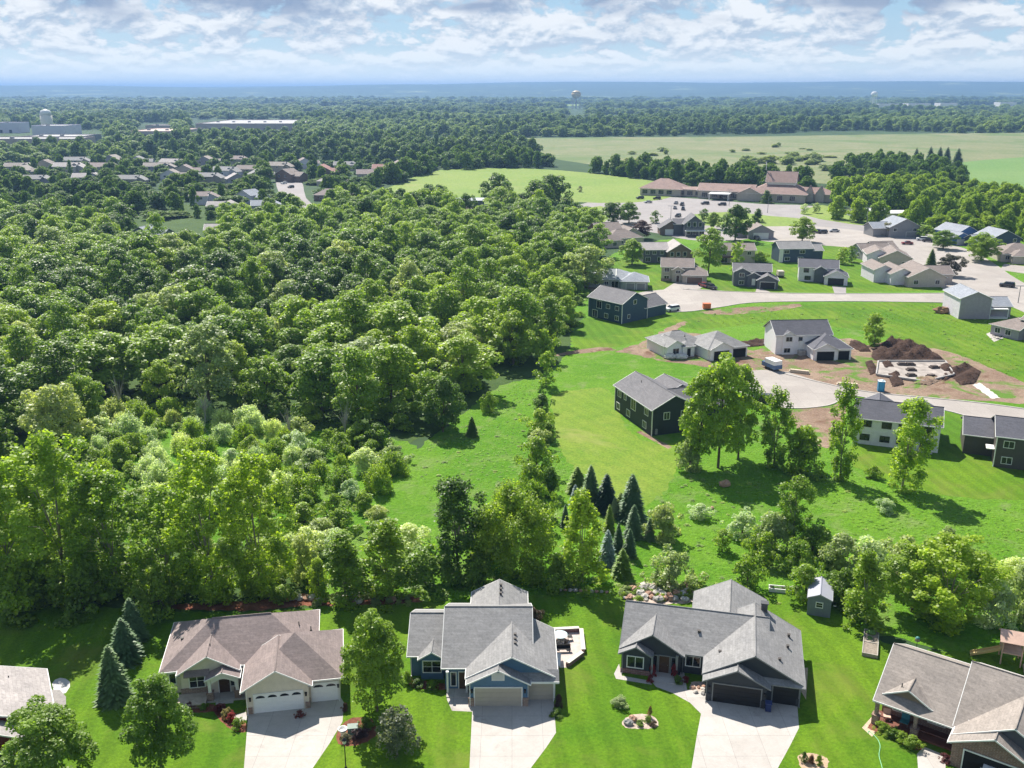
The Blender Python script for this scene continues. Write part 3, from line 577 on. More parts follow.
# ---------------------------------------------------------------- trees one can tell apart, near and mid ground (photo points of foot and top)
GR_L = 'lawn trees round the front houses'; GR_S = 'spruces and firs planted in the meadow'; GR_B = 'bushes along the meadow swale'; GR_C = 'tall loose trees behind the front lawns'
for a in [
 # kind, foot x, foot y, top y, width px, tint, label
 ('maple', 377, 711, 617, 62, 'deep', 'full green maple on the lawn between the cream house and the blue house', GR_L),
 ('maple', 162, 772, 680, 66, 'deep', 'upright leafy maple on the lawn in front of the cream house porch', GR_L),
 ('maple', 56, 806, 711, 84, 'deep', 'broad leafy maple cut off by the bottom edge beside the red house', GR_L),
 ('smalltree', 397, 755, 712, 44, (.17, .19, .135), 'small greyish ornamental tree on the lawn under the full green maple', GR_L),
 ('spruce', 134, 640, 597, 25, 'spruce', 'rear spruce of the trio left of the cream house, its top against the wood', GR_S),
 ('spruce', 126, 661, 617, 30, 'spruce', 'middle spruce of the trio on the lawn left of the cream house', GR_S),
 ('spruce', 115, 699, 644, 31, 'spruce', 'front spruce of the trio on the lawn left of the cream house', GR_S),
 ('cottonwood', 10, 597, 468, 84, 'warm', 'tall cottonwood at the left picture edge behind the lawn', GR_C),
 ('cottonwood', 66, 594, 440, 100, 'warm', 'tallest pale green cottonwood at the back of the left lawn', GR_C),
 ('cottonwood', 122, 592, 474, 84, 'mid', 'cottonwood right of the tallest one, behind the spruce trio', GR_C),
 ('cottonwood', 172, 598, 490, 74, 'warm', 'shorter cottonwood behind the left end of the cream house roof', GR_C),
 ('cottonwood', 216, 602, 458, 88, 'warm', 'tall wide cottonwood behind the middle of the cream house roof', GR_C),
 ('cottonwood', 262, 598, 462, 76, 'mid', 'tall cottonwood behind the right half of the cream house roof', GR_C),
 ('cottonwood', 40, 570, 462, 70, 'mid', 'cottonwood half hidden behind the two leftmost tall ones', GR_C),
 ('cottonwood', 98, 566, 462, 60, 'mid', 'cottonwood half hidden behind the tallest pale one and its right neighbour', GR_C),
 ('bush', 20, 612, 560, 64, 'deep', 'dark bush under the cottonwood at the left picture edge', 'dark bushes under the cottonwoods'),
 ('bush', 84, 610, 562, 60, 'deep', 'dark bush under the tallest cottonwood', 'dark bushes under the cottonwoods'),
 ('bush', 160, 612, 570, 50, 'mid', 'green bush under the shorter cottonwood, above the cream house', 'dark bushes under the cottonwoods'),
 ('cone', 345, 600, 533, 50, 'mid', 'left of the two green trees behind the red mulch bed', GR_C),
 ('cone', 384, 597, 527, 54, 'mid', 'right of the two green trees behind the red mulch bed', GR_C),
 ('bush', 319, 597, 563, 26, 'lime', 'small rounded yellow green bush by the red mulch bed', None),
 ('bush', 303, 580, 536, 44, 'sage', 'grey green bush behind the small yellow bush', None),
 ('bush', 425, 586, 550, 60, 'deep', 'low dark bush left of the tall dark tree behind the blue house', None),
 ('bush', 478, 586, 556, 40, 'deep', 'low dark bush between the tall dark tree and the willow', None),
 ('poplar', 459, 574, 478, 46, 'dark', 'tall narrow dark tree beside the willow', None),
 ('willow', 509, 574, 489, 90, 'lime', 'big bright yellow green willow behind the blue house', None),
 ('cone', 583, 582, 496, 48, 'warm', 'pale green pyramid tree between the willow and the blue spruce', None),
 ('bush', 560, 586, 558, 36, 'deep', 'dark bush at the foot of the willow on its right', None),
 ('spruce', 577, 492, 466, 20, 'deep', 'rough dark juniper at the left of the spruce group', GR_S),
 ('spruce', 575, 506, 484, 11, 'blue', 'drooping pale blue spruce below the rough juniper', GR_S),
 ('spruce', 590, 505, 464, 20, 'spruce', 'tall very dark spruce at the back of the spruce group', GR_S),
 ('spruce', 606, 511, 473, 22, (.03, .07, .045), 'wide bluish dark spruce in the middle of the spruce group back row', GR_S),
 ('spruce', 631, 519, 473, 26, 'spruce', 'large dark spruce at the right of the spruce group', GR_S),
 ('spruce', 620, 513, 492, 15, 'deep', 'short green spruce between the two large spruces', GR_S),
 ('spruce', 614, 517, 497, 9, 'sage', 'thin pale young spruce below the short green one', GR_S),
 ('spruce', 633, 537, 504, 17, 'spruce', 'medium dark spruce just below the large one on the right', GR_S),
 ('spruce', 609, 532, 504, 11, 'deep', 'slim green spruce above the light blue one', GR_S),
 ('spruce', 607, 564, 529, 17, 'blue', 'light blue spruce right of the pale green pyramid tree', GR_S),
 ('spruce', 618, 551, 522, 11, 'spruce', 'slim dark spruce right of the light blue one', GR_S),
 ('spruce', 629, 557, 528, 14, 'spruce', 'low dark spruce at the lower right of the spruce group', GR_S),
 ('spruce', 622, 577, 548, 19, 'deep', 'squat green spruce nearest the lawn in the spruce group', GR_S),
 ('spruce', 565, 527, 504, 9, 'spruce', 'tiny dark spruce left of the pale green pyramid tree', GR_S),
 ('spruce', 649, 540, 517, 10, 'spruce', 'tiny dark spruce at the right end of the spruce group', GR_S),
 ('bush', 543, 414, 396, 21, 'dark', 'topmost small dark bush of the swale row', GR_B),
 ('bush', 539, 433, 411, 28, 'mid', 'second bush from the top of the swale row, rounded', GR_B),
 ('bush', 538, 448, 430, 24, 'sage', 'third and paler bush from the top of the swale row', GR_B),
 ('bush', 536, 473, 440, 33, 'deep', 'large dark bush half way down the swale row', GR_B),
 ('bush', 533, 493, 463, 32, 'mid', 'round bush just below the large dark one of the swale row', GR_B),
 ('bush', 551, 496, 468, 22, 'dark', 'dark bush at the right side of the swale row, nearest the spruces', GR_B),
 ('bush', 539, 522, 483, 33, 'deep', 'lowest bush of the swale row, above the willow', GR_B),
 ('bush', 548, 441, 424, 16, 'dark', 'small dark bush tucked right of the second swale bush', GR_B),
 ('sapling', 546, 387, 353, 22, 'mid', 'lone light green tree at the top of the swale in open meadow', None),
 ('bush', 488, 412, 394, 15, 'mid', 'small round bush alone in the upper meadow', None),
 ('spruce', 472, 436, 416, 11, 'dark', 'thin dark cedar standing alone in the meadow by the wood', None),
 ('oak', 443, 432, 381, 38, 'dark', 'rounded dark tree at the meadow corner of the wood', None),
 ('poplar', 519, 356, 291, 36, 'deep', 'tall dark green tree at the right edge of the wood', None),
 ('ash', 552, 344, 297, 30, 'deep', 'mid green tree right of the tall dark one at the wood edge', None),
 ('bush', 545, 362, 332, 26, 'warm', 'pale green bush at the wood edge above the lone meadow tree', None),
 ('ash', 697, 468, 372, 46, 'mid', 'left one of the three tall leafy trees beside the dark green house', 'tall trees by the new houses'),
 ('ash', 718, 468, 361, 54, 'warm', 'tallest of the three leafy trees beside the dark green house', 'tall trees by the new houses'),
 ('ash', 738, 459, 368, 40, 'mid', 'right one of the three tall leafy trees beside the dark green house', 'tall trees by the new houses'),
 ('bush', 690, 470, 440, 30, 'sage', 'grey green bush at the foot of the three leafy trees', None),
 ('poplar', 774, 467, 392, 28, 'mid', 'slim tall tree in front of the dirt lot below the turning circle', 'tall trees by the new houses'),
 ('bush', 801, 473, 430, 46, 'deep', 'big dark bush right of the slim tree by the dirt lot', None),
 ('poplar', 840, 480, 388, 26, 'mid', 'slim tall tree left of the white walkout house', 'tall trees by the new houses'),
 ('poplar', 902, 489, 400, 38, 'warm', 'light green tall tree in front of the white walkout house', 'tall trees by the new houses'),
 ('bush', 874, 478, 467, 14, 'mid', 'little round bush between the two tall trees by the white walkout house', None),
 ('bush', 663, 539, 507, 38, 'sage', 'round grey green bush alone right of the spruce group', None),
 ('bush', 700, 518, 505, 22, 'grey', 'low pale bush alone in the meadow middle', None),
 ('bush', 668, 586, 551, 46, 'sage', 'broad pale bush behind the rock garden', None),
 ('bush', 747, 588, 556, 36, 'mid', 'round green bush behind the white planter trough', None),
 ('poplar', 793, 545, 480, 30, 'deep', 'dark upright tree rising from the thicket in the meadow', None),
 ('sapling', 722, 551, 530, 18, 'mid', 'small leafy sapling in meadow left of the thicket', None),
 ('bush', 742, 537, 511, 36, 'grey', 'pale bush at the left end of the meadow thicket', 'bushes of the meadow thicket'),
 ('bush', 771, 548, 515, 44, 'sage', 'large pale bush beside the dark upright tree, on its left', 'bushes of the meadow thicket'),
 ('bush', 758, 563, 532, 34, 'mid', 'green bush low in the meadow thicket', 'bushes of the meadow thicket'),
 ('bush', 812, 555, 524, 44, 'deep', 'dark bush right of the dark upright tree', 'bushes of the meadow thicket'),
 ('bush', 796, 571, 540, 34, 'deep', 'dark low bush below the dark upright tree', 'bushes of the meadow thicket'),
 ('bush', 838, 568, 536, 40, 'sage', 'pale bush in the thicket above the grey shed', 'bushes of the meadow thicket'),
 ('bush', 868, 574, 542, 44, 'grey', 'greyish bush in the thicket right of the shed', 'bushes of the meadow thicket'),
 ('bush', 902, 574, 541, 46, 'sage', 'broad pale bush behind the light green tree right of the shed', 'bushes of the meadow thicket'),
 ('bush', 806, 598, 568, 36, 'warm', 'yellow green bush left of the grey shed', 'bushes of the meadow thicket'),
 ('bush', 842, 604, 572, 40, 'dark', 'very dark bush right behind the grey shed', 'bushes of the meadow thicket'),
 ('cone', 866, 624, 556, 42, 'mid', 'upright green tree on the lawn right of the grey shed', None),
 ('maple', 912, 612, 545, 60, 'warm', 'light green tree between the shed and the big fresh green tree', None),
 ('cottonwood', 943, 622, 540, 94, 'warm', 'big fresh green tree behind the brown house', None),
 ('bush', 992, 625, 584, 46, 'grey', 'greyish tall bush right of the big fresh green tree', None),
 ('bush', 1024, 622, 566, 54, 'sage', 'bush cut by the right picture edge above the playset', None),
 ('bush', 934, 580, 548, 40, 'sage', 'pale bush above the big fresh green tree, left part', None),
 ('bush', 978, 588, 556, 44, 'deep', 'dark bush above the big fresh green tree, right part', None),
 ('bush', 1014, 592, 560, 40, 'grey', 'pale bush near the right picture edge in the meadow hedge', None),
 ('bush', 885, 512, 500, 20, 'grey', 'low pale bush alone in the meadow right of the thicket', None),
 ('bush', 948, 538, 528, 18, 'sage', 'low bush alone in the meadow near the hedge on the right', None),
 # round the upper houses
 ('oak', 735, 241, 207, 30, 'dark', 'big dark round tree behind the flat tan house', 'street trees round the upper houses'),
 ('oak', 613, 225, 203, 24, 'dark', 'left of the two dark trees behind the brown roofed twin house', 'street trees round the upper houses'),
 ('oak', 629, 223, 203, 22, 'deep', 'right of the two dark trees behind the brown roofed twin house', 'street trees round the upper houses'),
 ('sapling', 655, 223, 211, 11, 'dark', 'small round tree at the near edge of the church parking lot', 'street trees round the upper houses'),
 ('sapling', 704, 222, 209, 11, 'dark', 'small dark tree right of the two storey gabled house', 'street trees round the upper houses'),
 ('maple', 713, 229, 213, 14, 'deep', 'round tree just below the small dark tree, left of the big dark one', 'street trees round the upper houses'),
 ('cone', 757, 222, 209, 12, 'dark', 'small pointed dark tree above the white garage house', 'street trees round the upper houses'),
 ('maple', 802, 242, 218, 24, 'mid', 'round green tree right behind the navy two storey house', 'street trees round the upper houses'),
 ('maple', 632, 265, 240, 25, 'mid', 'round green tree on the grass above the grey hip roofed ranch', 'street trees round the upper houses'),
 ('ash', 708, 273, 230, 30, 'mid', 'tall light green tree right of the split level houses', 'street trees round the upper houses'),
 ('poplar', 736, 270, 241, 13, 'warm', 'thin pale tree in front of the flat tan house', 'street trees round the upper houses'),
 ('maple', 641, 239, 221, 20, 'maroon', 'dark maroon tree right of the brown roofed twin house', 'street trees round the upper houses'),
 ('sapling', 842, 264, 248, 14, 'warm', 'light green tree above the white house with the dark roof', 'street trees round the upper houses'),
 ('sapling', 851, 262, 246, 11, 'deep', 'darker young tree right beside the light green one near the tan row', 'street trees round the upper houses'),
 ('bush', 760, 262, 252, 16, 'warm', 'light bush between the flat tan house and the navy house', None),
 ('spruce', 931, 265, 248, 9, 'dark', 'thin very dark cedar behind the tan row houses', None),
 ('maple', 950, 276, 255, 22, (.05, .055, .03), 'bronze leaved round tree on the corner by the wide street', None),
 ('maple', 943, 249, 231, 24, 'deep', 'round dense tree left of the bright blue house', None),
 ('maple', 981, 261, 234, 32, 'mid', 'large round tree in front of the second blue house', None),
 ('bush', 886, 236, 223, 14, 'purple', 'greyish bush at the left of the grey gabled house by the street', None),
 ('bush', 925, 238, 226, 16, 'deep', 'bush at the right of the grey gabled house by the street', None),
 ('poplar', 874, 346, 315, 17, 'mid', 'bushy green tree at the left end of the dark dug soil heap', None),
 ('oak', 440, 206, 185, 19, 'dark', 'small round dark tree at the near edge of the hay field, farthest left', 'round trees at the near edge of the hay field'),
 ('oak', 496, 207, 175, 32, 'dark', 'dark crown right of the long shed with the pale roof', 'round trees at the near edge of the hay field'),
 ('ash', 500, 215, 187, 26, 'mid', 'lighter tree in front of the dark crown by the long shed', 'round trees at the near edge of the hay field'),
 ('oak', 552, 209, 176, 34, 'dark', 'rear half of the big dark clump at the hay field edge', 'round trees at the near edge of the hay field'),
 ('oak', 537, 214, 182, 36, 'dark', 'front half of the big dark clump at the hay field edge', 'round trees at the near edge of the hay field'),
 ('sapling', 580, 192, 186, 5, 'purple', 'tiny grey sapling on the grass above the parking lot entrance', None),
 ('sapling', 816, 213, 203, 8, 'sage', 'young pale tree in the lot island right of the church, left one', None),
 ('sapling', 804, 214, 204, 8, 'grey', 'young pale tree in the lot island right of the church, near the conifer', None),
 ('cone', 766, 203, 191, 12, 'dark', 'dark pointed tree against the church wall', None),
 ('spruce', 915, 165, 147, 8, 'spruce', 'leftmost of the distant dark firs by the crop field', 'distant dark firs'),
 ('spruce', 898, 164, 150, 8, 'spruce', 'dark fir by itself left of the distant fir row', 'distant dark firs'),
 ('spruce', 929, 165, 145.5, 9, 'spruce', 'second distant dark fir, left of the twin firs', 'distant dark firs'),
 ('spruce', 938.5, 165, 146, 9, 'spruce', 'left one of the touching twin distant firs', 'distant dark firs'),
 ('spruce', 946, 165, 146, 9, 'spruce', 'right one of the touching twin distant firs', 'distant dark firs'),
 ('spruce', 957, 165, 147.5, 10, 'spruce', 'rightmost distant dark fir, against the crop field', 'distant dark firs'),
]:
    tree_px(a[0], a[1], a[2], a[3], a[4], a[5], a[6], a[7])
# ---------------------------------------------------------------- the big wood: the nearer trees each on its own
ORD = ['', 'second', 'third', 'fourth', 'fifth', 'sixth', 'seventh', 'eighth', 'ninth', 'tenth', 'eleventh', 'twelfth', 'thirteenth', 'fourteenth', 'fifteenth', 'sixteenth']
wood = [(-46, 272), (60, 266), (300, 258), (480, 258), (592, 268), (586, 292), (574, 322), (560, 342), (505, 374), (486, 384), (462, 402), (432, 422), (390, 434), (330, 436), (296, 428), (230, 412), (120, 405), (70, 440), (60, 470), (-60, 480)]
pts = poisson(wood, 8.6, seed=5)
hand = [G(443, 432), G(519, 356), G(552, 344)]
pts = [p for p in pts if all(math.hypot(p[0]-h[0], p[1]-h[1]) > 6 for h in hand)]
pts.sort(key=lambda p: p[1])
near = pts[:245]; rest = pts[245:]
bands = [(140, 'nearest the marsh'), (185, 'behind the marsh'), (210, 'level with the dark house'), (240, 'level with the building lots'), (270, 'level with the navy house'), (300, 'level with the grey ranch'), (9999, 'towards its far side')]
recs = []; gw = random.Random(21)
for x, y in near:
    f = math.sin(x/31+1.3)+math.sin(y/27+.4)+gw.uniform(-1.1, 1.1)
    tone = 'warm' if f > 1.1 else 'mid' if f > .2 else 'deep' if f > -1.0 else 'dark'
    if gw.random() < .07: tone = 'lime'
    if gw.random() < .08: tone = 'sage'
    kind = 'oak' if gw.random() < .76 else 'ash'
    h = gw.uniform(9.5, 14.5) if kind == 'oak' else gw.uniform(11.5, 17); wd = h*(gw.uniform(.82, 1.1) if kind == 'oak' else gw.uniform(.5, .68))
    if gw.random() < .18: h *= .68; wd *= .72
    bd = next(t for q, t in bands if y < q or q == 9999)
    if gw.random() < .16: h *= 1.12; wd *= 1.3
    recs.append(dict(x=x, y=y, h=h, w=wd, kind=kind, tone=tone, band=bd, size='big' if h > 12.5 else 'middling' if h > 10 else 'small'))
TN = dict(warm='yellowish green', mid='fresh green', deep='deep green', dark='very dark green', lime='bright yellow', sage='greyish green')
keys = {}
for r_ in sorted(recs, key=lambda q: q['x']/q['y']): keys.setdefault((r_['size'], r_['tone'], r_['kind'], r_['band']), []).append(r_)
for (sz, tn, kd, bd), rr in keys.items():
    for k, r_ in enumerate(rr):
        what = f"{sz} {TN[tn]} {'round' if kd == 'oak' else 'oval'} wood tree"
        pos = '' if len(rr) == 1 else ', leftmost such' if k == 0 else ', rightmost such' if k == len(rr)-1 else f', {ORD[k]} such from left'
        plant(r_['kind'], r_['x'], r_['y'], r_['h'], r_['w'], r_['tone'], f"{what} {bd}{pos}", 'trees of the big wood')
WOODREST = rest
gd = np.random.default_rng(91)
for px, pb, pt, lab in ((120, 418, 372, 'bare dead tree at the back left of the marsh'), (205, 424, 384, 'bare dead tree at the back middle of the marsh'), (290, 440, 402, 'bare dead tree at the right of the pale marsh willows'), (345, 440, 396, 'bare dead tree before the wood right of the marsh'), (212, 350, 300, 'bare dead top standing out of the middle of the wood'), (420, 330, 286, 'bare dead top in the right part of the wood'), (60, 395, 345, 'bare dead tree at the left edge of the marsh')):
    x, y, _ = G(px, pb); h = height_at(y, pt); t = thing('dead_tree', lab, 'tree', (x, y, 0), 0, 'dead trees of the wood')
    tips = [(gd.uniform(-1, 1)*h*.22, gd.uniform(-1, 1)*h*.22, h*gd.uniform(.5, .98)) for _ in range(16)]
    link(bpy.data.objects.new('trunk', limb_mesh(gd, h, h*.018, tips, M_BARK3, 'dead trunk', .3, .4)), t)
# marsh willows and bushes between the wood and the back lawns
marsh = [(70, 470), (120, 412), (230, 420), (296, 434), (370, 442), (392, 452), (404, 470), (384, 505), (404, 535), (424, 556), (300, 560), (290, 500), (200, 520), (110, 520)]
mp = poisson(marsh, 4.0, seed=9)
rows = {}
for x, y in mp:
    v = gw.random(); pxx = x/depth(y)*F+512
    pale = pxx < 300
    kind = ('marsh' if v < .8 else 'bush') if pale else ('bush' if v < .8 else 'marsh')
    tone = gw.choice(['grey', 'grey', 'grey', 'sage', 'mid']) if pale else gw.choice(['sage', 'mid', 'mid', 'grey', 'deep'])
    h = gw.uniform(2.4, 4.4); wd = h*gw.uniform(1.1, 1.6)
    side = 'left' if pxx < 190 else 'middle' if pxx < 300 else 'right'
    dep = 'back' if y > 172 else 'middle' if y > 150 else 'front'
    rows.setdefault((kind, tone, side, dep, 'taller' if h > 3.5 else 'lower'), []).append((x, y, h, wd))
for (kind, tone, side, dep, sz), rr in rows.items():
    rr.sort(key=lambda q: q[0]/q[1])
    for k, (x, y, h, wd) in enumerate(rr):
        tn = dict(grey='silvery green', sage='sage green', warm='yellowish', deep='deep green', mid='fresh green')[tone]
        sp_ = 'feathery willow shrub' if kind == 'marsh' else 'round bush'
        pos = '' if len(rr) == 1 else ', leftmost such' if k == 0 else ', rightmost such' if k == len(rr)-1 else f', {ORD[min(k, 15)]} such from left'
        plant(kind, x, y, h, wd, tone, f"{sz} {tn} {sp_} in the {dep} {side} of marsh{pos}", 'shrubs of the marsh hollow')
print('individual trees', len(near), 'marsh', len(mp), 'rest', len(rest))
# ---------------------------------------------------------------- houses
TRIM = plain('white trim paint', (.74, .73, .70), .5, .04, 2)
def S_(k): return {  # roofs
 'mauve': lambda: shingle('mauve brown shingles', (.245, .195, .185)), 'grey': lambda: shingle('grey shingles', (.24, .235, .235)), 'warmgrey': lambda: shingle('warm grey shingles', (.275, .24, .215)),
 'dark': lambda: shingle('dark slate shingles', (.095, .095, .115)), 'char': lambda: shingle('charcoal shingles', (.145, .14, .15)), 'tan': lambda: shingle('tan brown shingles', (.225, .185, .168)),
 'pink': lambda: shingle('pale pinkish shingles', (.37, .335, .325)), 'red': lambda: shingle('faded red shingles', (.30, .155, .13)), 'bluegrey': lambda: shingle('blue grey shingles', (.27, .29, .33))}[k]()
HOUSES = []
class House:
    def __init__(s, label, org, deg, wall, roof, trim=None, name='house', cat='house', group=None, gz=.03):
        s.t = thing(name, label, cat, (org[0], org[1], gz), R(deg), group)
        s.wm, s.rm, s.tm = wall, roof, trim or TRIM; HOUSES.append(s); s.ext = [1e9, -1e9, 1e9, -1e9]; s.W = MB(); s.Rf = MB(); s.Fa = MB(); s.extra = {}; s.n = 0
    def wing(s, x0, x1, y0, y1, z1, pitch=.5, axis='x', ends='gg', oh=.4, z0=-.3, wall=None, nowall=False, t=.10):
        "one block of the house: four walls (with gable triangles) and a gable or hip roof whose ridge runs along axis"
        s.n += 1; e = .004*s.n; x0 += e; x1 -= e; y0 += e; y1 -= e*.5; z1 += e
        q_ = s.ext; s.ext = [min(q_[0], x0), max(q_[1], x1), min(q_[2], y0), max(q_[3], y1)]
        W = s.W if wall is None else s.extra.setdefault(wall, MB())
        half = ((y1-y0) if axis == 'x' else (x1-x0))/2; rz = z1+half*pitch
        if not nowall:
            c = [(x0, y0), (x1, y0), (x1, y1), (x0, y1)]
            mid = {0: ((x0+x1)/2, y0), 2: ((x0+x1)/2, y1), 1: (x1, (y0+y1)/2), 3: (x0, (y0+y1)/2)}
            for i in range(4):
                a, b = c[i], c[(i+1) % 4]; P = [(*a, z0), (*b, z0), (*b, z1)]
                g = {'x': {3: 0, 1: 1}, 'y': {0: 0, 2: 1}}[axis].get(i)
                if g is not None and ends[g] == 'g': P.append((*mid[i], rz))
                W.poly(P+[(*a, z1)])
        X0, X1, Y0, Y1 = x0-oh, x1+oh, y0-oh, y1+oh; ze = z1-oh*pitch+.05; zr = rz+.05
        def q(u, v, z): return (u, v, z) if axis == 'x' else (v, u, z)
        A0, A1, B0, B1 = (X0, X1, Y0, Y1) if axis == 'x' else (Y0, Y1, X0, X1)
        hm = (B0+B1)/2; ins = (B1-B0)/2
        r0 = A0+(ins if ends[0] == 'h' else 0); r1 = A1-(ins if ends[1] == 'h' else 0)
        if r1 < r0: r0 = r1 = (r0+r1)/2; 
        pl = [[q(A0, B0, ze), q(A1, B0, ze), q(r1, hm, zr), q(r0, hm, zr)], [q(A1, B1, ze), q(A0, B1, ze), q(r0, hm, zr), q(r1, hm, zr)]]
        if ends[0] == 'h': pl.append([q(A0, B1, ze), q(A0, B0, ze), q(r0, hm, zr)])
        if ends[1] == 'h': pl.append([q(A1, B0, ze), q(A1, B1, ze), q(r1, hm, zr)])
        for p in pl:
            p = [k for i, k in enumerate(p) if k != p[i-1]]
            s.Rf.poly(p)
        # ridge cap
        if r1-r0 > .5:
            a, b = q(r0, hm, zr+.02), q(r1, hm, zr+.02); s.Rf.tube(a, b, .07, .07, 5)
        # fascia boards along every free edge, closed soffit underneath
        def board(a, b):
            a, b = Vector(a), Vector(b); d = (b-a).normalized(); o_ = Vector((d.y, -d.x, 0))*.035
            s.Fa.poly([a+o_+Vector((0, 0, .015)), b+o_+Vector((0, 0, .015)), b+o_-Vector((0, 0, t+.04)), a+o_-Vector((0, 0, t+.04))])
            s.Fa.poly([a+o_+Vector((0, 0, .015)), a-o_+Vector((0, 0, .015)), b-o_+Vector((0, 0, .015)), b+o_+Vector((0, 0, .015))])
            s.Fa.poly([a-o_-Vector((0, 0, t+.04)), a+o_-Vector((0, 0, t+.04)), b+o_-Vector((0, 0, t+.04)), b-o_-Vector((0, 0, t+.04))])
        E = [(q(A0, B0, ze), q(A1, B0, ze)), (q(A1, B1, ze), q(A0, B1, ze))]
        for g, A, r in ((0, A0, r0), (1, A1, r1)):
            if ends[g] == 'g': E += [(q(A, B0, ze), q(A, hm, zr)), (q(A, hm, zr), q(A, B1, ze))]
            else: E.append((q(A, B0, ze), q(A, B1, ze)))
        for a, b in E: board(a, b)
        if not nowall:
            i = 0
            s.Fa.poly([q(A0, B0, ze-t), q(A1, B0, ze-t), q(A1, (B0+oh), ze-t), q(A0, B0+oh, ze-t)]); s.Fa.poly([q(A0, B1-oh, ze-t), q(A1, B1-oh, ze-t), q(A1, B1, ze-t), q(A0, B1, ze-t)])
        return rz
    def frame_at(s, x, y, z, face):
        a = {'f': 0, 'r': math.pi/2, 'b': math.pi, 'l': -math.pi/2}[face]
        return Matrix.Translation((x, y, z)) @ Matrix.Rotation(a, 4, 'Z')
    def win(s, x, y, z, face='f', w=1.4, h=1.3, mull=1, bars=0, tm=None, nm='window'):
        "window: frame with sill and mullions (mesh), glass pane (sub-part); z is the sill height"
        M_ = s.frame_at(x, y, z, face); f = MB(); b = .1
        f.box(-w/2-b, w/2+b, -.06, .02, -b, 0, M_).box(-w/2-b, w/2+b, -.06, .02, h, h+b, M_).box(-w/2-b, -w/2, -.06, .02, 0, h, M_).box(w/2, w/2+b, -.06, .02, 0, h, M_)
        for i in range(mull): u = -w/2+w*(i+1)/(mull+1); f.box(u-.03, u+.03, -.045, .02, 0, h, M_)
        for i in range(bars): v = h*(i+1)/(bars+1); f.box(-w/2, w/2, -.04, .02, v-.02, v+.02, M_)
        o = f.build(nm, tm or s.tm, s.t); MB().box(-w/2, w/2, -.025, .015, 0, h, M_).build('pane', glassmat(), o); return o
    def garage(s, x, y, w, h, mat, face='f', lights=0, arch=False, z=0, open_=False):
        M_ = s.frame_at(x, y, z, face); f = MB(); b = .12
        f.box(-w/2-b, -w/2, -.07, .02, 0, h+b, M_).box(w/2, w/2+b, -.07, .02, 0, h+b, M_).box(-w/2, w/2, -.07, .02, h, h+b, M_)
        d = MB(); n = 4; ph = h/n
        if not open_:
            for i in range(n):
                d.box(-w/2, w/2, -.03, .01, i*ph+.015, (i+1)*ph-.015, M_); k = max(2, round(w/.62))
                for j in range(k):
                    u0, u1 = -w/2+w*j/k+.07, -w/2+w*(j+1)/k-.07
                    if not (lights and i == n-1): d.box(u0, u1, -.042, -.03, i*ph+.1, (i+1)*ph-.1, M_)
            d.box(-w/2, w/2, -.012, .01, 0, h, M_)
        else: d.box(-w/2, w/2, -.02, .0, .0, h, M_)  # open bay: flat dark panel, the shade inside is its colour
        o = d.build('garage_door_or_shade', mat, s.t)
        f.build('frame', s.tm if not open_ else s.tm, o)
        for j in range(lights):
            u0, u1 = -w/2+w*j/lights+.14, -w/2+w*(j+1)/lights-.14
            if arch:
                L = [((u0+u1)/2+(u1-u0)/2*math.cos(a), (h-ph+.12)+(.3)*math.sin(a)) for a in np.linspace(0, math.pi, 9)]
                mb = MB(); mb.poly([tuple(M_ @ Vector((u, -.047, v))) for u, v in L]); mb.build('door_light', glassmat(), o)
            else: MB().box(u0, u1, -.047, -.02, h-ph+.1, h-.1, M_).build('door_light', glassmat(), o)
        return o
    def door(s, x, y, z, mat, face='f', w=.95, h=2.05):
        M_ = s.frame_at(x, y, z, face); o = MB().box(-w/2, w/2, -.03, .02, 0, h, M_).box(-w/2+.12, w/2-.12, -.045, -.03, .2, .9, M_).box(-w/2+.12, w/2-.12, -.045, -.03, 1.1, h-.15, M_).build('door', mat, s.t)
        f = MB(); f.box(-w/2-.1, -w/2, -.05, .02, 0, h+.1, M_).box(w/2, w/2+.1, -.05, .02, 0, h+.1, M_).box(-w/2, w/2, -.05, .02, h, h+.1, M_).build('frame', s.tm, o)
        MB().tube(M_ @ Vector((w/2-.14, -.05, 1.0)), M_ @ Vector((w/2-.14, -.11, 1.0)), .03, .035, 6).build('handle', plain('door metal', (.3, .28, .25), .3, .05, 3, .5, .8), o)
        return o
    def part(s, name, mb, m, par=None): return mb.build(name, m, par or s.t)
    def vent(s, x, y, z, kind='box'):
        if kind == 'box': s.part('roof_vent', MB().box(x-.13, x+.13, y-.13, y+.13, z-.25, z+.1).box(x-.17, x+.17, y-.17, y+.17, z+.1, z+.14), plain('vent brown', (.07, .06, .055), .6, .1, 3))
        else: s.part('vent_pipe', MB().tube((x, y, z-.3), (x, y, z+.45), .06, .06, 8).tube((x, y, z-.2), (x, y, z+.02), .16, .1, 8), plain('vent pipe', (.06, .055, .05), .5, .1, 3))
    def lamp(s, x, y, z, face='f'):
        M_ = s.frame_at(x, y, z, face); s.part('wall_lamp', MB().box(-.09, .09, -.2, 0, -.02, .3, M_).box(-.12, .12, -.24, 0, .3, .34, M_).box(-.03, .03, -.1, 0, -.12, -.02, M_), plain('lamp black', (.02, .02, .02), .4, .05, 3))
    def column(s, x, y, z0, z1, w=.28, m=None, base=None, bh=.9):
        o = MB().box(x-w/2, x+w/2, y-w/2, y+w/2, z0+(bh if base else 0), z1).box(x-w*.7, x+w*.7, y-w*.7, y+w*.7, z1-.14, z1-.002).build('column', m or s.tm, s.t)
        if base: MB().box(x-w*.95, x+w*.95, y-w*.95, y+w*.95, z0-.3, z0+bh).box(x-w*1.1, x+w*1.1, y-w*1.1, y+w*1.1, z0+bh, z0+bh+.07).build('pier', base, o)
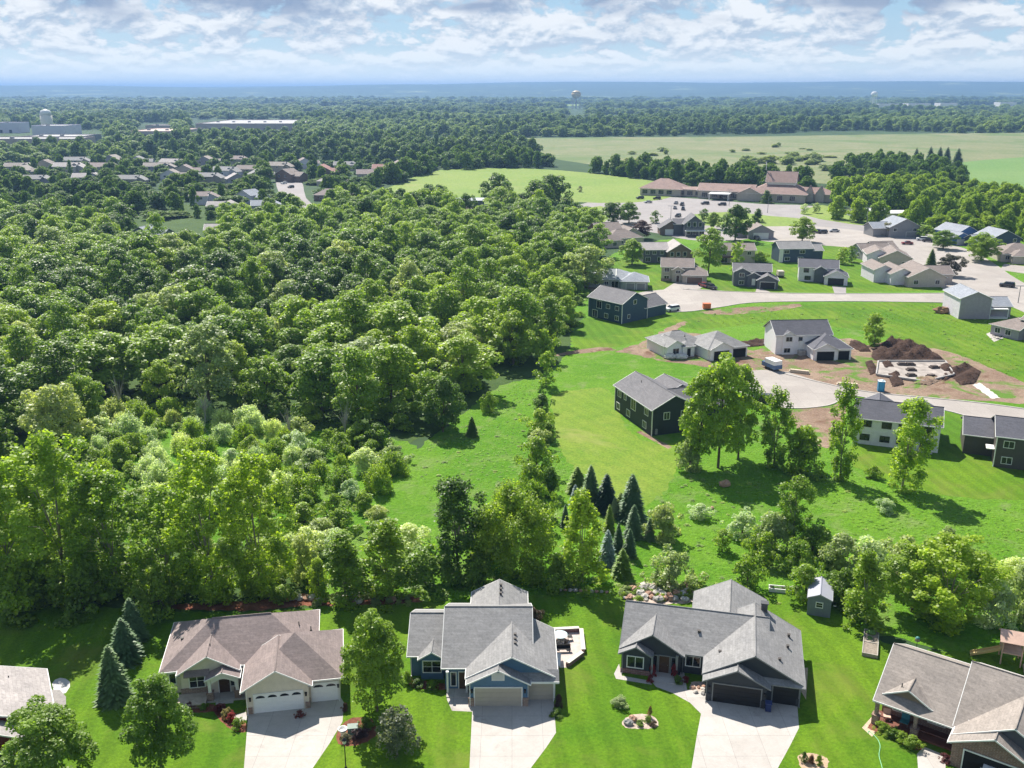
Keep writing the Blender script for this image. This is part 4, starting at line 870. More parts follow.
    def spout(s, x, y, z1, dx=0, dy=-.09):
        s.part('downspout', MB().box(x+dx-.04, x+dx+.04, y+dy-.035, y+dy+.035, .1, z1).box(x+dx-.04, x+dx+.04, y+dy-.4, y+dy-.036, .1, .18), s.tm)
    def done(s, foundation=True):
        s.part('wall', s.W, s.wm)
        for k, mb in s.extra.items(): mb.build('wall', k, s.t)
        o = s.part('roof', s.Rf, s.rm); s.Fa.build('fascia', s.tm, o)
        return s
STONE = masonry('mixed brown ledgestone', (.30, .20, .15), (.20, .12, .09), (.36, .32, .28), .5, .16)
BRICK = masonry('brown brick', (.24, .13, .095), (.17, .09, .07), (.30, .25, .22), .5, .14)
REDST = masonry('reddish stone', (.26, .12, .10), (.17, .08, .07), (.30, .24, .22), .55, .22)
GWHITE = plain('white garage door', (.80, .79, .77), .45, .03, 2); GTAN = plain('tan garage door', (.42, .37, .30), .5, .05, 2); GBLACK = plain('black garage door', (.018, .018, .020), .45, .08, 2)
BROWND = plain('dark wood door', (.07, .035, .02), .5, .2, 4)
BAYSHADE = plain('painted bay shade', (.015, .014, .013), .9, .1, 2)  # near black colour standing in for shade inside open bays and doorways
CREAM = siding('cream lap siding', (.68, .60, .49)); BLUE = siding('blue lap siding', (.09, .17, .27)); CHAR = siding('charcoal lap siding', (.043, .048, .058)); OXB = siding('dark red siding', (.14, .022, .022))
BRK2 = siding('brown gable siding', (.22, .16, .12))
# --- 1 the cream house
h = House('cream house with mauve brown hip roofs and two white garage doors', (-27.5, 84.0), 10, CREAM, S_('mauve'))
h.wing(-8.8, 6.9, 5.1, 14.4, 3.1, .6, 'x', 'hh', .45)
h.wing(.35, 9.6, .9, 9.6, 3.1, .6, 'y', 'hg' if 0 else 'hh', .45)
h.wing(0, 6.4, 0, 6, 3.1, .6, 'y', 'gg', .45)
h.wing(-7.0, -1.2, 4.1, 8.5, 3.1, .6, 'y', 'gg', .4)
h.wing(-4.1, -1.0, 2.9, 5.0, 2.75, .45, 'y', 'gg', .3, nowall=True)
h.part('gable_front', MB().poly([(-4.1, 2.95, 2.75), (-1.0, 2.95, 2.75), (-2.55, 2.95, 3.4)]), TRIM)
arch = MB(); pts_ = [(-3.75+2.4*i/10, 2.05+.5*math.sin(math.pi*i/10)) for i in range(11)]
for (u0, v0), (u1, v1) in zip(pts_, pts_[1:]): arch.poly([(u0, 2.93, v0), (u1, 2.93, v1), (u1, 2.93, 2.78), (u0, 2.93, 2.78)])
h.part('porch_arch', arch, TRIM)
h.column(-3.95, 3.05, 0, 2.75, .34, None, STONE, 1.0); h.column(-1.15, 3.05, 0, 2.75, .34, None, STONE, 1.0)
h.part('porch_floor', MB().box(-4.3, -.1, 2.6, 5.05, -.3, .18).box(-3.4, -1.6, 2.2, 2.6, -.3, .05), m_conc)
h.part('terrace', MB().box(-7.3, -4.35, 1.9, 3.95, -.3, .42), STONE); h.part('terrace_top', MB().box(-7.35, -4.32, 1.85, 3.95, .42, .5), plain('tan flagstone', (.42, .35, .27), .85, .2, 2)); h.door(-2.6, 4.08, .18, BROWND, w=1.1); h.win(-1.75, 4.09, .9, 'f', .35, 1.3, 0)
h.win(-5.35, 4.08, 1.15, 'f', 1.5, 1.5, 1, 1); h.win(-8.0, 5.08, 1.2, 'f', .6, 1.2, 0, 0)
h.part('stone_base', MB().box(-7.06, -4.3, 4.0, 4.12, -.3, 1.0).box(-7.1, -4.3, 3.96, 4.13, 1.0, 1.07), STONE)
pr = MB().slab([(-6.6, 3.55, 2.75), (-4.0, 3.55, 2.75), (-4.0, 4.15, 3.25), (-6.6, 4.15, 3.25)], .1); h.part('pent_roof', pr, S_('mauve'))
h.garage(3.3, -.01, 4.88, 2.2, GWHITE, lights=4, arch=True); h.garage(8.0, .89, 2.6, 2.2, GWHITE, lights=2, arch=True)
h.part('stone_base', MB().box(-.05, .6, -.08, .02, -.3, .75), STONE); h.part('stone_base', MB().box(6.0, 6.46, -.08, .7, -.3, .75), STONE)
h.lamp(.45, 0, 1.6); h.lamp(6.1, 0, 1.6); h.lamp(9.4, .9, 1.6)
h.vent(-4.0, 6.1, 4.6, 'pipe'); h.vent(-7.4, 9.2, 4.05); h.vent(-5.6, 12.2, 4.3); h.vent(3.2, 2.6, 4.6); h.vent(6.6, 7.7, 4.6, 'pipe'); h.vent(5.2, 9.6, 4.2, 'pipe')
for q_ in ((.12, 0, 2.9), (9.5, .9, 2.9), (-8.7, 5.1, 2.9)): h.spout(*q_)
h.part('patio_step', MB().box(7.2, 8.4, 11, 12.2, -.3, .5), m_conc)
h.done()
# --- 2 the blue house
h = House('blue house with grey roofs, tan garage doors and a gable louvre', (0, 85.4), 0, BLUE, S_('grey'))
h.wing(-7.2, 1.9, 2.9, 15.6, 3.0, .52, 'x', 'gg', .4)
h.wing(-11.2, -6.6, 5.4, 14.6, 2.75, .5, 'x', 'gg', .35)
h.wing(-4.6, 1.55, 12, 18.3, 3.0, .5, 'y', 'gg', .4)
h.wing(-4.55, 4.5, 1.1, 10, 3.0, .52, 'y', 'gg', .4)
h.wing(-4.5, 1.65, 0, 4.4, 2.9, .5, 'y', 'gg', .35)
h.wing(-10.0, -7.5, 4.7, 8.0, 2.75, .62, 'y', 'gg', .3)
h.part('pent_roof', MB().slab([(-.2, .3, 2.72), (4.95, .3, 2.72), (4.95, 1.4, 3.5), (-.2, 1.4, 3.5)], .12), S_('grey'))
h.part('gable_trim', MB().box(-.2, 4.95, .26, .32, 2.5, 2.73), TRIM)
h.garage(-1.45, -.01, 4.88, 2.2, GTAN); h.garage(3.1, 1.09, 2.7, 2.2, GTAN)
lv = MB()
for i in range(7): lv.box(-2.05, -.85, -.06, .0, 3.22+i*.1, 3.28+i*.1)
lv.box(-2.12, -2.03, -.07, 0, 3.15, 3.95).box(-.87, -.78, -.07, 0, 3.15, 3.95).box(-2.12, -.78, -.07, 0, 3.93, 4.0).box(-2.12, -.78, -.07, 0, 3.1, 3.18)
h.part('louvre', lv, TRIM)
h.part('stone_base', MB().box(-4.58, -3.95, -.1, .05, -.3, 1.0), STONE); h.part('stone_base', MB().box(1.08, 1.72, -.1, .05, -.3, 1.0), STONE)
h.lamp(-4.2, 0, 1.7); h.lamp(1.35, 0, 1.7)
h.win(-8.75, 4.69, .95, 'f', 1.9, 1.35, 1, 1)
h.door(-5.2, 2.88, .1, BROWND, w=1.0); h.win(-6.3, 2.89, .5, 'f', .5, 1.6, 0)
h.part('porch_floor', MB().box(-7.0, -4.6, 1.4, 2.95, -.3, .1), m_conc); h.column(-6.9, 2.2, .1, 2.7, .2); h.column(-4.85, 2.2, .1, 2.7, .2)
for i in range(3): h.vent(-1.35, 15.2+i*1.0, 4.66, 'box')
for i in range(3): h.vent(.35, 3.6+i*.85, 5.25, 'box')
h.win(-11.22, 9, 1.0, 'l', 1.2, 1.3, 1); h.win(4.52, 6.5, 1.0, 'r', 1.2, 1.2, 1)
for q_ in ((-4.4, 0, 2.7), (4.4, 1.1, 2.6), (-11.1, 5.4, 2.6)): h.spout(*q_)
h.part('deck_rail', MB().box(-9.5, -5, 15.7, 15.8, .9, 1.0).box(-9.5, -9.4, 14.6, 15.8, 0, 1.0).box(-7.3, -7.2, 15.7, 15.8, 0, .9).box(-5.1, -5, 15.7, 15.8, 0, .9), plain('deck wood', (.30, .19, .12), .8, .2, 3))
h.done()
# --- 3 the charcoal house
h = House('charcoal house with grey gabled roofs and two black garage doors', (20.5, 86.4), -13.5, CHAR, S_('grey'), plain('dark trim', (.20, .205, .21), .55, .05, 2))
wt = TRIM
h.wing(-9.3, 6.0, 4.5, 13.6, 2.8, .58, 'x', 'gg', .4)
h.wing(-.1, 9.7, 1.2, 11.6, 2.8, .55, 'y', 'gg', .4)
h.wing(0, 6.2, 0, 5, 2.7, .5, 'y', 'gg', .4)
h.wing(-9.3, -2.9, 3.9, 9.4, 2.8, .62, 'y', 'gg', .4)
h.wing(-9.35, -6.2, 3.0, 6.4, 2.65, .55, 'y', 'gg', .35)
h.wing(-1.9, 6.0, 10, 17.6, 2.9, .5, 'y', 'gg', .4)
h.part('pent_roof', MB().slab([(5.8, .5, 2.62), (10.1, .5, 2.62), (10.1, 1.35, 3.05), (5.8, 1.35, 3.05)], .12), S_('grey'))
h.garage(3.2, -.01, 4.88, 2.2, GBLACK); h.garage(8.2, 1.19, 2.6, 2.2, GBLACK)
for x, y in ((.35, 0), (6.0, 0), (9.6, 1.2)): h.part('stone_base', MB().box(x-.32, x+.1, y-.09, y+.02, -.3, .95), plain('dark stone', (.05, .05, .055), .8, .3, 6, bump=.5))
h.lamp(.35, 0, 1.5); h.lamp(6.05, 0, 1.5)
h.win(-7.8, 2.99, .85, 'f', 1.7, 1.3, 1, 0, wt); h.win(-1.6, 4.49, 1.0, 'f', 1.5, 1.2, 1, 0, wt)
h.door(-4.7, 3.88, .1, BROWND, w=1.1); h.win(-5.7, 3.89, .2, 'f', .4, 1.9, 0); h.win(-3.7, 3.89, .2, 'f', .4, 1.9, 0)
h.part('stone_base', MB().box(-9.4, -6.15, 2.92, 3.02, -.3, .55), REDST)
h.part('porch_floor', MB().box(-6.1, -3.2, 2.0, 3.9, -.3, .08), m_conc)
h.column(-5.95, 2.9, .05, 2.7, .22); h.column(-3.3, 3.5, .05, 2.7, .22)
h.vent(-1.2, 6.6, 4.15); h.vent(7.4, 3.0, 4.2); h.vent(8.4, 6.5, 3.75); h.vent(1.2, 4.0, 3.55); h.vent(8.6, 9.0, 3.65); h.vent(5.2, 12.2, 3.6)
for q_ in ((.05, 0, 2.5), (9.62, 1.2, 2.6), (-9.2, 3, 2.5), (-2.7, 4.5, 2.6)): h.spout(*q_)
h.part('chimney', MB().box(5.5, 6.2, 11.2, 11.8, 3.5, 5.9).box(5.4, 6.3, 11.1, 11.9, 5.9, 6.0), plain('chimney dark', (.08, .08, .085), .7, .15, 3))
h.win(9.72, 6, 1.0, 'r', 1.1, 1.2, 1, 0, wt)
h.done()
# --- 4 the brown brick house
a0 = G(873, 699, 2.8); a1 = G(953, 727, 2.8); ang = math.degrees(math.atan2(a1[1]-a0[1], a1[0]-a0[0]))
h = House('brown brick house with a deep porch and an open garage', (a0[0], a0[1]), ang, BRICK, S_('warmgrey'))
DGREYB = siding('slate board siding', (.10, .10, .11)); BX = math.hypot(a1[0]-a0[0], a1[1]-a0[1])
h.wing(.4, 8.3, .4, 12.2, 2.8, .53, 'x', 'gg', .4, nowall=True)
h.W.prism([(.5, 2.3), (8.2, 2.3), (8.2, 12.1), (.5, 12.1)], -.3, 2.75); h.W.poly([(.5, 2.3, 2.75), (.5, 12.1, 2.75), (.5, 6.3, 5.85)])
h.wing(7.9, 19, .6, 13, 2.9, .56, 'x', 'gg', .4)
h.wing(.9, 5.2, 1.2, 7, 3.25, .55, 'y', 'gg', .3, nowall=True)
h.part('gable_front', MB().poly([(.95, 1.22, 3.25), (5.15, 1.22, 3.25), (3.05, 1.22, 4.35)]), BRK2)
h.wing(8.1, 17.6, -.8, 5, 2.9, .55, 'y', 'gg', .4, wall=DGREYB)
h.wing(8.0, 15.0, -2.1, 2.5, 2.8, .5, 'y', 'gg', .4)
for x in (.45, 4.2, 8.3): h.column(x, .25, .2, 2.5, .36, STONE, STONE, .8)
h.part('porch_floor', MB().box(.1, BX+.2, .05, 2.35, -.3, .2), plain('red brown deck', (.16, .06, .04), .7, .2, 3))
h.part('porch_rail', MB().box(.6, 4.0, .2, .28, .95, 1.03).box(4.4, 8.2, .2, .28, .95, 1.03), plain('rail brown', (.12, .05, .04), .7, .2, 3))
h.win(2.4, 2.28, .9, 'f', 1.6, 1.4, 1); h.win(5.8, 2.28, .9, 'f', 1.5, 1.4, 1); h.door(8.0, 2.28, .2, BROWND)
h.garage(11.6, -2.12, 4.9, 2.2, BAYSHADE, open_=True)
h.vent(2.2, 1.9, 4.0, 'pipe')
h.done(); H4 = h
# --- 5 the red house at the left edge
h = House('dark red house with a pale roof cut off by the left edge', (-50.2, 76.85), 30, OXB, S_('pink'))
h.wing(-6, 5.6, 0, 8.8, 3.0, .42, 'y', 'gg', .4, z0=-.3)
h.wing(-1.5, 3.6, -2.2, 3, 2.7, .6, 'y', 'gg', .4)
h.wing(-12, -5, 1, 10.5, 3.0, .5, 'x', 'gg', .4)
h.win(4.4, -.01, .9, 'f', 1.0, 1.3, 1); h.win(1.0, -2.21, .8, 'f', 1.6, 1.4, 1, 1); h.vent(2.4, 7.0, 4.1, 'pipe'); h.vent(4.2, 3.0, 3.4)
h.part('stone_base', MB().box(-1.55, 3.65, -2.28, -2.18, -.3, .8), STONE)
h.done()
# ---------------------------------------------------------------- houses in the middle distance
BLKG = siding('black green siding', (.030, .040, .042)); NAVY = siding('navy siding', (.040, .075, .115)); WHT = siding('white siding', (.72, .66, .74)); WRAP = plain('white house wrap', (.82, .79, .80), .6, .06, 1.5)
LGREY = siding('light grey siding', (.35, .315, .365)); DKBR = siding('dark brown siding', (.085, .075, .062)); TANS = siding('tan siding', (.42, .37, .31)); BEIGE = siding('beige siding', (.50, .43, .38)); DGREY = siding('dark grey siding', (.11, .115, .135))
SAGE = siding('grey green siding', (.30, .32, .31)); BBLUE = siding('bright blue siding', (.075, .17, .36)); MGREY = siding('mid grey siding', (.25, .25, .255)); BROWN = siding('brown siding', (.20, .14, .11)); DNAVY = siding('dull navy siding', (.055, .08, .12))
def at(p, **k): return G(*p)[:2]
def corner(h, x, y, z1, m=TRIM): h.part('corner_board', MB().box(x-.09, x+.06, y-.06, y+.09, -.2, z1), m)
def row(h, xs, z, y=0, face='f', w=1.4, hh=1.2, mull=1):
    for x in xs: h.win(x, y-.01, z, face, w, hh, mull) if face == 'f' else h.win(y+.01, x, z, face, w, hh, mull)
# dark house on the left of the turning circle
h = House('black green two storey walkout house with white window frames', at((614.7, 409.8)), -71, BLKG, S_('char'))
h.wing(0, 16.2, 0, 9, 5.3, .5, 'x', 'gg', .4); h.wing(6, 15.2, 6, 16.5, 4.6, .5, 'y', 'gg', .4); h.wing(0, 7, 7, 15, 4.6, .45, 'x', 'gg', .35)
corner(h, 16.2, 0, 5.2); corner(h, 0, 0, 5.2)
row(h, (1.6, 6.2, 13.2), .7); row(h, (2.0, 13.8), 3.4); h.win(8.3, -.01, 2.7, 'f', 1.9, 2.1, 1); h.win(4.6, -.01, 3.6, 'f', .9, 1.0, 0)
row(h, (3.0, 6.6), 3.0, 16.2, 'r', 1.1, 1.3); h.win(16.21, 6.4, .8, 'r', .9, 1.2, 0); h.part('meter_box', MB().box(16.2, 16.5, .7, 1.1, .3, 1.3), MGREY); h.vent(5, 3.2, 6.9, 'pipe'); h.done()
# navy house
h = House('navy blue two storey house with a lower garage behind it', at((588.3, 316)), -49, NAVY, S_('char'))
h.wing(0, 12.9, 0, 10.4, 5.7, .48, 'x', 'gg', .4); h.wing(4, 12.8, 9.5, 18.8, 3.2, .5, 'y', 'gg', .4)
corner(h, 12.9, 0, 5.6); corner(h, 0, 0, 5.6); corner(h, 12.9, 10.5, 3)
h.win(2.6, -.01, .2, 'f', 1.8, 2.0, 1); row(h, (7.0, 11), .7, 0, 'f', 1.3, 1.2); row(h, (7.6, 11), 3.5, 0, 'f', 1.3, 1.1); h.win(4.2, -.01, 3.0, 'f', 1.8, 2.0, 1); h.win(12.91, 5.2, 4.9, 'r', 1.1, 1.1, 0); h.win(12.91, 2.8, 1.2, 'r', .8, 1.0, 0); h.done()
# unfinished white ranch
h = House('unfinished white ranch house with two open dark garage bays', (46.9, 218.6), 20, WRAP, S_('grey'))
h.wing(-8.6, 2.5, 6.2, 15, 2.9, .5, 'x', 'hh', .4); h.wing(-.05, 10.8, .05, 10.5, 2.9, .5, 'y', 'hh', .4); h.wing(-8.4, -3.6, 5.0, 11, 2.9, .55, 'y', 'gg', .35); h.wing(.2, 6.4, -.6, 4, 2.8, .5, 'y', 'gg', .35); h.wing(-4.4, -1.2, 4.4, 8, 2.7, .5, 'y', 'hh', .3)
h.win(-6, 4.99, .8, 'f', 1.6, 1.4, 1); h.garage(3.2, -.62, 4.2, 2.2, BAYSHADE, open_=True); h.garage(8.5, .03, 3.7, 2.2, BAYSHADE, open_=True); h.door(-2.8, 4.38, .1, BAYSHADE); h.vent(-2, 8, 4.3, 'pipe'); h.done()
# unfinished white two storey
h = House('unfinished white split level house with a near black roof', (64.3, 224), 3, WRAP, S_('dark'))
h.wing(0, 13.6, 0, 9, 5.0, .55, 'x', 'gg', .4); h.wing(7.4, 16.6, -5.6, 3, 2.9, .5, 'y', 'hg', .4); h.wing(7.6, 13, -6.0, 0, 2.8, .5, 'y', 'gg', .35); h.wing(1.6, 4.6, -.3, 3, 4.9, .6, 'y', 'gg', .25)
h.win(3.1, -.32, 3.3, 'f', 1.5, 1.1, 1); h.win(2.8, -.31, .5, 'f', 1.5, 1.1, 1); h.win(6, -.01, 3.2, 'f', 1.0, 1.1, 0); h.door(6.3, -.02, 1.2, GWHITE); h.part('step', MB().box(5.5, 7.2, -1.4, -.02, -.2, 1.15), m_conc)
h.garage(10.2, -6.02, 4.2, 2.2, BAYSHADE, open_=True); h.garage(14.8, -5.62, 2.7, 2.2, BAYSHADE, open_=True); h.done()
# white walkout
h = House('white two storey walkout house with a dark roof below the street', (62.5, 163.2), -21, WHT, S_('dark'), TRIM)
h.wing(0, 14.3, 0, 8.6, 5.1, .5, 'x', 'gg', .4); h.wing(1.2, 6.5, 4, 12, 4.9, .55, 'y', 'gg', .4); h.wing(8, 13.6, 4, 13, 4.6, .5, 'y', 'gg', .4)
BF = plain('black window frame', (.02, .02, .022), .4, .05, 3)
for x in (2.0, 5.4, 8.2): h.win(x, -.01, 3.5, 'f', 1.5, 1.0, 1, 0, BF); h.win(x-.1, -.01, .9, 'f', 1.5, 1.0, 1, 0, BF)
h.win(12.2, -.01, 2.9, 'f', 1.8, 2.0, 1, 0, BF); h.win(12.2, -.01, .05, 'f', 1.8, 2.0, 1, 0, BF)
h.part('belt_board', MB().box(-.02, 14.3, -.05, .0, 2.45, 2.6), WHT); corner(h, 0, 0, 5); h.part('step', MB().box(10.9, 13.4, -1.0, -.02, -.3, .03), m_conc); h.done()
# dark brown house on the right edge
h = House('dark brown two storey house at the right picture edge above the meadow', (82.7, 151.8), -22, DKBR, S_('dark'))
h.wing(0, 13, 0, 9.5, 5.7, .42, 'x', 'gg', .4); h.wing(-4.6, 2, 5.0, 14, 3.7, .4, 'x', 'gg', .4)
corner(h, 0, 0, 5.6); row(h, (1.9, 6.8), 3.7, 0, 'f', 1.5, 1.1); row(h, (1.9, 6.8), .8, 0, 'f', 1.5, 1.1); h.part('balcony', MB().box(-1.3, -.02, 1.2, 3.4, 2.6, 2.75), TRIM); h.done()
# grey ranch
h = House('grey ranch house with a broad hip roof behind the navy house', at((587, 287.5)), -6, SAGE, S_('bluegrey'))
h.wing(0, 15.2, 0, 10.5, 3.0, .45, 'x', 'hh', .5); h.wing(11, 19.6, -2.2, 7, 2.9, .45, 'x', 'hh', .5)
row(h, (3, 6.3), 1.0, 0, 'f', 1.3, 1.1); h.win(9, -.01, .2, 'f', 2.2, 2.0, 1); h.garage(14.0, -2.22, 2.6, 2.1, MGREY); h.garage(17.4, -2.22, 2.6, 2.1, MGREY)
h.part('ridge_strip', MB().slab([(5.6, -.3, 3.12), (5.9, -.3, 3.12), (6.05, 4.9, 5.46), (5.75, 4.9, 5.46)], .05).slab([(9.2, -.3, 3.12), (9.5, -.3, 3.12), (9.5, 4.9, 5.46), (9.2, 4.9, 5.46)], .05), TRIM); h.done()
# the others up the hill
h = House('tan and brick split level house with a wide brown garage', at((661, 281)), -9, TANS, S_('tan'))
h.wing(0, 10.5, 0, 9, 5.0, .5, 'x', 'gg', .4); h.wing(7, 15, -3.2, 5, 3.0, .5, 'y', 'hg', .4); h.wing(3.6, 7.4, -1.2, 4, 4.2, .5, 'y', 'gg', .3)
h.win(1.8, -.01, 3.2, 'f', 1.6, 1.3, 1); h.win(1.8, -.01, .7, 'f', 1.6, 1.1, 1); h.win(5.5, -1.21, 2.9, 'f', 1.5, 1.0, 1); h.door(5.5, -1.22, .2, BROWND); h.garage(11, -3.22, 5, 2.2, plain('brown garage door', (.16, .11, .08), .5, .05, 2)); h.part('stone_base', MB().box(-.05, 3.5, -.08, .02, -.3, .9), STONE); h.done()
h = House('dark two storey house with a pale roof and a big front gable', at((643, 263)), 4, DGREY, S_('pink'))
h.wing(0, 9.4, 0, 9, 5.0, .45, 'x', 'gg', .4); h.wing(8.6, 18, -2.6, 9, 4.6, .6, 'y', 'gg', .4, wall=BROWN)
row(h, (1.6, 4.2, 7), 3.2, 0, 'f', 1.3, 1.2); row(h, (1.8, 6.4), .6, 0, 'f', 1.8, 1.5); row(h, (10.2, 12.6, 15), 2.8, -2.6, 'f', 1.2, 1.5, 0); h.garage(13, -2.62, 4.8, 2.2, GWHITE); h.done()
h = House('sprawling brown roofed twin house at the left end of the upper street', at((592, 249)), 17, BEIGE, S_('tan'))
h.wing(0, 13, 0, 11, 3.2, .5, 'y', 'hh', .5); h.wing(9, 24, 4, 15, 3.3, .5, 'x', 'hh', .5); h.wing(7, 18, 11, 22, 5.4, .5, 'x', 'gg', .5, wall=BROWN); h.wing(16, 27, 9, 18, 3.4, .55, 'y', 'gg', .5); h.wing(-1, 9, 9, 18, 3.4, .5, 'x', 'hh', .5)
row(h, (2.2, 6, 10), .8, 0, 'f', 1.6, 1.4); row(h, (14.5, 20), .9, 4, 'f', 1.6, 1.4); h.win(12, 10.99, 3.7, 'f', 1.6, 1.2, 1); h.done()
h = House('white garage house with a dark front gable below the church lot', at((660, 235)), 0, MGREY, S_('char'))
h.wing(0, 10, 0, 8, 3.2, .62, 'y', 'gg', .4, wall=BROWN); h.wing(8, 17, 3, 12, 3.3, .55, 'x', 'gg', .4); h.garage(5, -.02, 5.4, 2.4, GWHITE); h.win(13, 2.98, .8, 'f', 2.6, 1.6, 2); h.done()
h = House('dark two storey house with three white windows in its front gable', at((684, 236.5)), 0, DGREY, S_('char'))
h.wing(0, 8.8, 0, 10, 5.6, .8, 'y', 'gg', .4); h.wing(-4, 1, 4, 11, 5, .5, 'x', 'gg', .4); row(h, (1.9, 4.4, 6.9), 4.2, 0, 'f', 1.3, 2.0, 0); row(h, (1.9, 4.4, 6.9), .8, 0, 'f', 1.4, 1.6, 0); h.part('deck', MB().box(.2, 12.5, -2.6, -.02, 2.5, 2.75).box(.2, .35, -2.6, -2.45, -.3, 2.5).box(12.3, 12.45, -2.6, -2.45, -.3, 2.5).box(6, 6.15, -2.6, -2.45, -.3, 2.5).box(.2, 12.5, -2.6, -2.52, 3.5, 3.6), TRIM); h.done()
h = House('flat fronted tan house with a long tan roof under the big dark tree', at((718, 263)), 0, TANS, S_('tan'))
h.wing(0, 13.6, 0, 9, 4.9, .42, 'x', 'gg', .5); row(h, (2.2, 8, 11.4), 3.0, 0, 'f', 1.4, 1.2); h.part('deck', MB().box(.2, 5, -2.4, -.02, 2.3, 2.5).box(.2, .4, -2.4, -2.2, -.3, 2.3).box(4.8, 5, -2.4, -2.2, -.3, 2.3).box(.2, 5, -2.4, -2.3, 3.3, 3.4), BROWND); h.win(2.2, -.01, .2, 'f', 2.4, 2, 1); h.done()
h = House('navy two storey house with a grey roof beside the round green tree', at((779, 262.5)), 4, DNAVY, S_('grey'))
h.wing(0, 12.6, 0, 9, 5.2, .45, 'x', 'gg', .4); h.wing(10.5, 17, 1.2, 9, 4.2, .45, 'x', 'gg', .4); row(h, (2.6, 8.6), 3.3, 0, 'f', 1.9, 1.2); row(h, (3, 8), .7, 0, 'f', 1.9, 1.2); corner(h, 0, 0, 5.1); h.part('belt_board', MB().box(0, 1.4, -.06, .02, -.2, 5), TRIM); h.done()
h = House('white garage house behind the navy house, by the big dark tree', at((748, 239)), 0, LGREY, S_('tan'))
h.wing(0, 11, 0, 8, 3.3, .5, 'y', 'gg', .5); h.wing(-5, 3, 4, 12, 3.6, .5, 'x', 'gg', .5); h.garage(5.5, -.02, 6.4, 2.5, GWHITE); h.done()
h = House('dark grey house with three stepped front gables', at((733, 286)), -10, DGREY, S_('char'))
h.wing(0, 12, 1.5, 9.5, 5.0, .45, 'x', 'gg', .4); h.wing(.2, 5.2, 0, 5, 4.8, .5, 'y', 'gg', .35); h.wing(4.4, 8.4, -.8, 5, 3.8, .5, 'y', 'gg', .3); h.wing(7.4, 14, -3.2, 4, 2.9, .5, 'y', 'gg', .4)
h.win(2.6, -.01, 3.1, 'f', 1.5, 1.2, 1); h.win(2.6, -.01, .6, 'f', 1.5, 1.2, 1); h.garage(10.7, -3.22, 4.6, 2.2, GBLACK); h.door(6.4, -.82, .6, TRIM); corner(h, 0, 1.5, 4.9); h.done()
h = House('white house with a near black roof and a dark open garage', at((798, 281)), -15, WHT, S_('dark'))
h.wing(0, 12.5, 0, 9, 4.9, .45, 'x', 'gg', .4); h.wing(8.2, 15.5, -4.4, 4, 2.9, .5, 'y', 'gg', .4); h.wing(5, 9, -1.4, 4, 4.4, .55, 'y', 'gg', .3, wall=DGREY)
h.win(2.4, -.01, 3.1, 'f', 1.5, 1.2, 1, 0, BF); h.win(3, -.01, .6, 'f', 1.8, 1.2, 1, 0, BF); h.garage(11.8, -4.42, 5, 2.3, GBLACK); h.done()  # black door panels stand in for the shade inside the open garage
h = House('light grey two storey house with a blank gable end and white corners', (126.3, 273.0), -92, LGREY, S_('bluegrey'))
h.wing(0, 11.5, 0, 8.6, 6.0, .42, 'x', 'gg', .4); h.wing(1, 9, 8, 15.5, 3.3, .45, 'y', 'gg', .4)
row(h, (2.2, 8), 4.0, 0, 'f', 1.2, 1.2); row(h, (3, 8.6), .6, 0, 'f', 1.6, 1.8); corner(h, 11.5, 0, 5.9); corner(h, 11.5, 8.6, 5.9); h.part('wall_panel', MB().box(0, 11.45, -.05, .0, -.3, 5.6), WHT); h.part('porch', MB().box(9.1, 11, 9, 14, 2.6, 2.8).box(10.8, 11, 13.8, 14, -.2, 2.6).box(9, 11, 9, 14, -.2, .3), TRIM); h.done()
h = House('dark and pale grey house with garden furniture on its patio', at((990, 334)), -62, LGREY, S_('tan'))
h.wing(0, 8, 0, 9, 2.9, .45, 'x', 'hg', .5); h.wing(6, 16, 3.5, 14, 5.0, .42, 'x', 'gg', .5, wall=DKBR); row(h, (2, 5), .8, 0, 'f', 1.5, 1.3); h.win(6.0-.02, 5.2, .6, 'l', 1.2, 1.8, 0); h.done()
